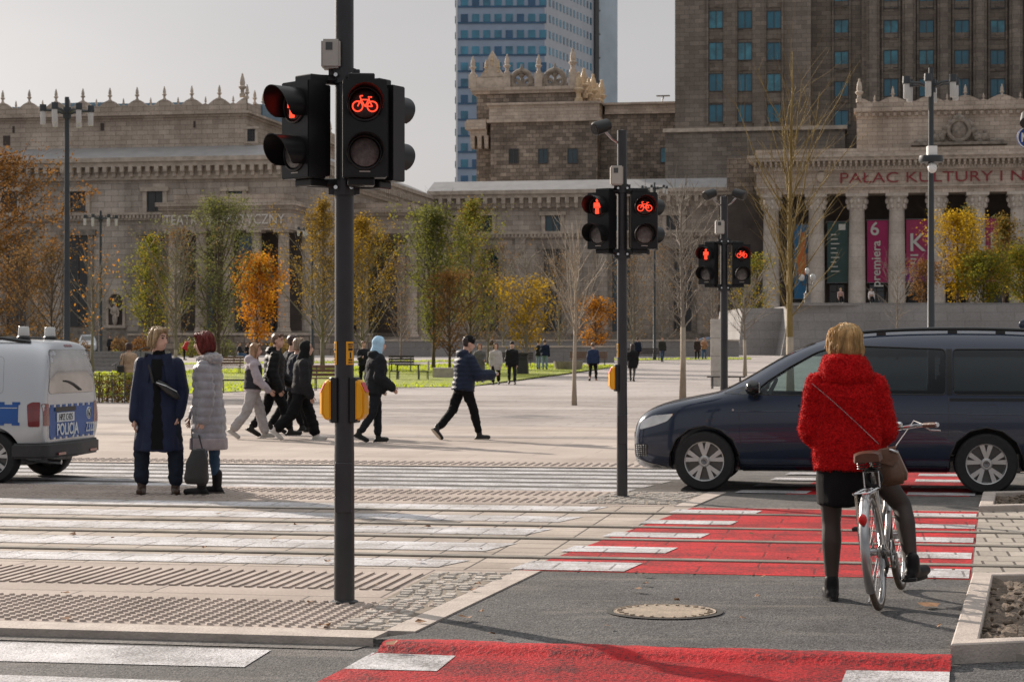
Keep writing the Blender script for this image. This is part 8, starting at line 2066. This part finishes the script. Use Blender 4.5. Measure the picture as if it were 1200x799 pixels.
wm = walker('man in a dark blue quilted puffer and black knitted cap looking at his phone', 543, 515, 1.74, 62, legs=((-20, 22), (19, 5)), arms=((24, 10, 66), (28, 8, 66)), toe=(45, 0), lean=6, head=(12, -16), arm_in=(8, 14), top=dict(col=(.014, .022, .045), hem=.465, t=.036, sleeve=1.4, fold=quilts(.014, .075), hood='down', rough=.5), bottom=dict(kind='trousers', col=BK, w=1.0), hat=('beanie', (.008, .008, .009)), shoe=(.03, .028, .028), sole=(.45, .38, .30), hair=('short', (.03, .02, .02)))
rtm = Matrix.Translation(wm['root'].location) @ wm['root'].rotation_euler.to_matrix().to_4x4(); hh = rtm @ (wm['A'][1][2] + wm['A'][1][3] * .085)
o = thing('mobile_phone', 'dark mobile phone in the hand of the man in the quilted puffer', 'phone', hh); o.rotation_euler = (R(50), 0, R(-62)); mb = MB(); mb.box((0, 0, 0), (.075, .15, .010)); mb.build('phone_body', M['blackgloss'], o, bevel=.004)
far = dict(vox=.028, face=False)
def fp(label, px, Y, H, yaw, **kw):
    p = XY(px, Y); k = dict(far); k.update(kw); return person(label, p, H, yaw, **k)
ST1 = ((20, 6), (-16, 22)); ST2 = ((-16, 22), (20, 6)); SD = ((1, 0), (-1, 0))
fp('woman in a long grey coat and scarf walking beside the woman in the pale coat', 562, 82, 1.66, 178, legs=ST1, toe=(0, 30), arms=((10, 8, 70), (5, 8, 60)), top=dict(col=(.10, .095, .09), hem=.28, t=.03, flare=1.15, name='coat'), bottom=dict(kind='tights', col=(.03, .025, .025)), hair=('bob', (.25, .11, .05)))
fp('woman in an open pale grey coat and black trousers walking towards the crossing', 581, 80, 1.68, 180, legs=ST2, toe=(30, 0), top=dict(col=(.40, .37, .35), hem=.36, t=.025, flare=1.1, name='coat'), bottom=dict(kind='trousers', col=BK, w=1.2), hair=('bob', (.10, .05, .03)))
fp('man in a black cap and black coat walking with the two women in coats', 600, 81, 1.74, 180, legs=ST1, toe=(0, 30), top=dict(col=BK, hem=.42, t=.03, name='coat'), bottom=dict(kind='trousers', col=(.02, .02, .024)), hat=('beanie', (.01, .01, .012)), hair=('short', (.03, .02, .02)))
fp('person in a dark jacket and light jeans talking with the man in dark blue', 631, 113, 1.70, 60, legs=SD, arms=((20, 10, 80), (20, 10, 80)), top=dict(col=(.02, .02, .022), t=.03), bottom=dict(kind='trousers', col=(.16, .22, .30)), hair=('short', (.04, .03, .02)))
fp('man in a dark blue jacket and light jeans standing with his back turned', 638.5, 112, 1.74, 20, legs=SD, top=dict(col=(.012, .018, .045), t=.03), bottom=dict(kind='trousers', col=(.18, .25, .33)), hair=('short', (.14, .09, .06)))
fp('man in a blue jacket and black trousers walking away across the square', 695, 88, 1.72, 8, legs=ST2, toe=(40, 0), arms=((-15, 8, 10), (15, 8, 15)), top=dict(col=(.016, .03, .075), t=.022), bottom=dict(kind='trousers', col=BK), hair=('short', (.14, .09, .06)), shoe=(.25, .10, .06))
fp('woman in a long black coat half hidden by the middle signal pole', 741, 87, 1.66, 12, legs=ST1, toe=(0, 30), top=dict(col=(.010, .010, .012), hem=.36, t=.028, flare=1.08, name='coat'), bottom=dict(kind='tights', col=(.06, .055, .05)), hair=('long', (.03, .02, .018)))
fp('man in dark blue walking far off, just beyond the middle signal pole', 747, 138, 1.74, 30, legs=ST1, toe=(0, 30), top=dict(col=(.012, .018, .034), t=.03), bottom=dict(kind='trousers', col=BK), hair=('short', (.05, .03, .02)))
fp('man in a dark jacket and blue trousers walking beside the distant lamp post', 776, 141, 1.76, 170, legs=ST2, toe=(30, 0), top=dict(col=(.03, .03, .025), t=.032), bottom=dict(kind='trousers', col=(.03, .06, .11)), hair=('short', (.10, .06, .04)))
fp('woman in a long dark brown coat next to the person in the tan jacket', 817, 150, 1.68, 175, legs=SD, top=dict(col=(.035, .025, .02), hem=.35, t=.03, name='coat'), bottom=dict(kind='trousers', col=BK), hair=('bob', (.05, .03, .02)))
fp('person in a tan jacket and blue jeans beside the woman in dark brown', 825, 151, 1.68, 175, legs=SD, arms=((15, 10, 80), (15, 10, 80)), top=dict(col=(.33, .17, .09), t=.03), bottom=dict(kind='trousers', col=(.05, .10, .20)), hair=('short', (.18, .10, .06)))
fp('woman in a beige coat seen from behind near the hedge', 151, 57, 1.66, 10, legs=ST1, toe=(0, 25), top=dict(col=(.42, .29, .19), hem=.42, t=.026, name='coat'), bottom=dict(kind='trousers', col=BK), hair=('bob', (.045, .022, .015)), vox=.024)
b_ = XY(147, 56.8); o = thing('shoulder_bag', 'black shoulder bag at the side of the woman in the beige coat', 'bag', (b_.x - .14, b_.y, .75)); mb = MB(); mb.box((0, 0, .12), (.2, .12, .30)); mb.build('bag_body', M['black'], o, bevel=.03); mb = MB(); mb.tube([(-.05, 0, .26), (.12, 0, .72), (.08, 0, .26)], .014, 5); mb.build('strap', M['black'], o)
fp('man in dark clothes standing beside the white delivery van', 129, 172, 1.75, 200, legs=SD, top=dict(col=(.02, .022, .028), t=.03), bottom=dict(kind='trousers', col=BK), hair=('short', (.05, .03, .02)))
fp('person in a red jacket bending near the lawn behind the red haired woman', 216, 150, 1.70, 80, lean=30, legs=SD, top=dict(col=(.42, .02, .02), t=.03), bottom=dict(kind='trousers', col=BK), hair=('short', (.03, .02, .02)))
fp('man in a dark jacket using his phone on the lawn behind the blue hooded person', 426, 76, 1.74, 150, legs=SD, arms=((15, 10, 85), (15, 10, 85)), head=(0, -15), top=dict(col=(.014, .014, .017), t=.03), bottom=dict(kind='trousers', col=BK), hair=('short', (.14, .08, .05)))
fp('dark clad man standing far off behind the teenagers near the litter bins', 352, 146, 1.78, 170, legs=SD, top=dict(col=(.014, .015, .02), t=.03), bottom=dict(kind='trousers', col=BK), hair=('short', (.04, .03, .02)))
fp('dark clad man walking under the trees left of the seated concrete block', 576, 150, 1.76, 90, legs=ST1, toe=(0, 30), top=dict(col=(.014, .016, .02), t=.03), bottom=dict(kind='trousers', col=BK), hair=('short', (.04, .03, .02)))
def sitter(label, px, Y, yaw, col, bcol):
    p = XY(px, Y); r = person(label, p, 1.72, yaw, legs=((82, 80), (78, 70)), arms=((20, 10, 60), (20, 10, 60)), lean=-4, top=dict(col=col, t=.03), bottom=dict(kind='trousers', col=bcol), hair=('short', (.06, .04, .03)), **far); return r
sitter('seated person in blue jeans on the far bench under the orange maple', 281, 140, 100, (.02, .02, .025), (.05, .10, .20))
sitter('seated person in dark trousers on the far bench under the orange maple', 290, 141, 110, (.012, .012, .014), (.02, .02, .026))
bench('long dark bench with two seated people below the orange maple', 286, 141, 30, False, 0, 'darkwood')
for k, (px, lab) in enumerate(((985, 'seated person with blond hair on the terrace wall left of the premiera banner'), (1021, 'person in a pale top sitting on the terrace wall under the premiera banner'))):
    p = XY(px, 173.2); p.z = ZH(358, 172) + .2
    person(lab, p, 1.7, 180, legs=((85, 85), (85, 85)), lean=2, top=dict(col=((.35, .22, .2), (.55, .5, .5))[k], t=.025), bottom=dict(kind='trousers', col=BK), hair=('bob', ((.4, .27, .12), (.05, .03, .02))[k]), **far)
SUN_AZ, SUN_EL = 39.0, 21.5                      # degrees left of straight ahead, height
w = bpy.data.worlds.new('World'); SC.world = w; w.use_nodes = True
nt = w.node_tree; nt.nodes.clear()
sky = nt.nodes.new('ShaderNodeTexSky'); sky.sky_type = 'NISHITA'; sky.sun_disc = False
sky.sun_elevation = R(SUN_EL); sky.sun_rotation = R(-SUN_AZ); sky.air_density = 1.0; sky.dust_density = 3.0; sky.ozone_density = 1.0; sky.altitude = 100
hs = nt.nodes.new('ShaderNodeHueSaturation'); hs.inputs['Saturation'].default_value = .28
mx = nt.nodes.new('ShaderNodeMix'); mx.data_type = 'RGBA'; mx.inputs[0].default_value = .84
tc = nt.nodes.new('ShaderNodeTexCoord'); nz = nt.nodes.new('ShaderNodeTexNoise'); nz.inputs['Scale'].default_value = 2.2; nz.inputs['Detail'].default_value = 5
mp = nt.nodes.new('ShaderNodeMapping'); mp.inputs['Scale'].default_value = (1, 1, 3.2)
mr = nt.nodes.new('ShaderNodeMapRange'); mr.inputs[1].default_value = .3; mr.inputs[2].default_value = .7; mr.inputs[3].default_value = .93; mr.inputs[4].default_value = 1.06
mm = nt.nodes.new('ShaderNodeMix'); mm.data_type = 'RGBA'; mm.blend_type = 'MULTIPLY'; mm.inputs[0].default_value = 1
bg = nt.nodes.new('ShaderNodeBackground'); bg.inputs[1].default_value = .10; out = nt.nodes.new('ShaderNodeOutputWorld')
L_ = nt.links.new
sp = nt.nodes.new('ShaderNodeSeparateXYZ'); rp = nt.nodes.new('ShaderNodeValToRGB'); L_(tc.outputs['Generated'], sp.inputs[0]); L_(sp.outputs[2], rp.inputs[0])
for e, (p_, c_) in zip([rp.color_ramp.elements[0], rp.color_ramp.elements[1], rp.color_ramp.elements.new(.17), rp.color_ramp.elements.new(.4)], ((0.0, (.39, .37, .37)), (.8, (.05, .056, .068)), (.17, (.34, .33, .335)), (.4, (.12, .123, .132)))): e.position = p_; e.color = (*c_, 1)
sc_ = nt.nodes.new('ShaderNodeMix'); sc_.data_type = 'RGBA'; sc_.blend_type = 'MULTIPLY'; sc_.inputs[0].default_value = 1; sc_.inputs[7].default_value = (10, 10, 10, 1); L_(rp.outputs[0], sc_.inputs[6]); L_(sc_.outputs[2], mx.inputs[7])
L_(sky.outputs[0], hs.inputs['Color']); L_(hs.outputs[0], mx.inputs[6]); L_(tc.outputs['Generated'], mp.inputs[0]); L_(mp.outputs[0], nz.inputs['Vector']); L_(nz.outputs['Fac'], mr.inputs[0])
L_(mx.outputs[2], mm.inputs[6]); L_(mr.outputs[0], mm.inputs[7]); L_(mm.outputs[2], bg.inputs[0]); L_(bg.outputs[0], out.inputs[0])
sl = bpy.data.lights.new('sun', 'SUN'); sl.energy = 5.0; sl.angle = R(.6); sl.color = (1.0, .88, .76)
so = bpy.data.objects.new('sun', sl); COL.objects.link(so)
dirv = Vector((-math.sin(R(SUN_AZ)) * math.cos(R(SUN_EL)), math.cos(R(SUN_AZ)) * math.cos(R(SUN_EL)), math.sin(R(SUN_EL))))
so.rotation_euler = dirv.to_track_quat('Z', 'Y').to_euler(); so.location = dirv * 50 + Vector((0, 0, 30))
cam = bpy.data.cameras.new('camera'); cam.lens = 70; cam.sensor_width = 36; cam.clip_end = 6000; cam.shift_y = 6.5 / 1200
co = bpy.data.objects.new('camera', cam); COL.objects.link(co); co.location = (0, 0, EYE); co.rotation_euler = (R(90), 0, 0)
cam.dof.use_dof = True; cam.dof.focus_distance = 13.5; cam.dof.aperture_fstop = 9.0
SC.camera = co
SC.render.engine = 'CYCLES'
vs = SC.view_settings; vs.view_transform = 'Standard'; vs.look = 'None'; vs.exposure = .47; vs.gamma = 1; vs.use_curve_mapping = False
SC.cycles.max_bounces = 6; SC.cycles.diffuse_bounces = 3; SC.cycles.glossy_bounces = 3; SC.cycles.transmission_bounces = 6; SC.cycles.transparent_max_bounces = 10; SC.cycles.use_denoising = True
bpy.data.scenes.remove(_TMP)
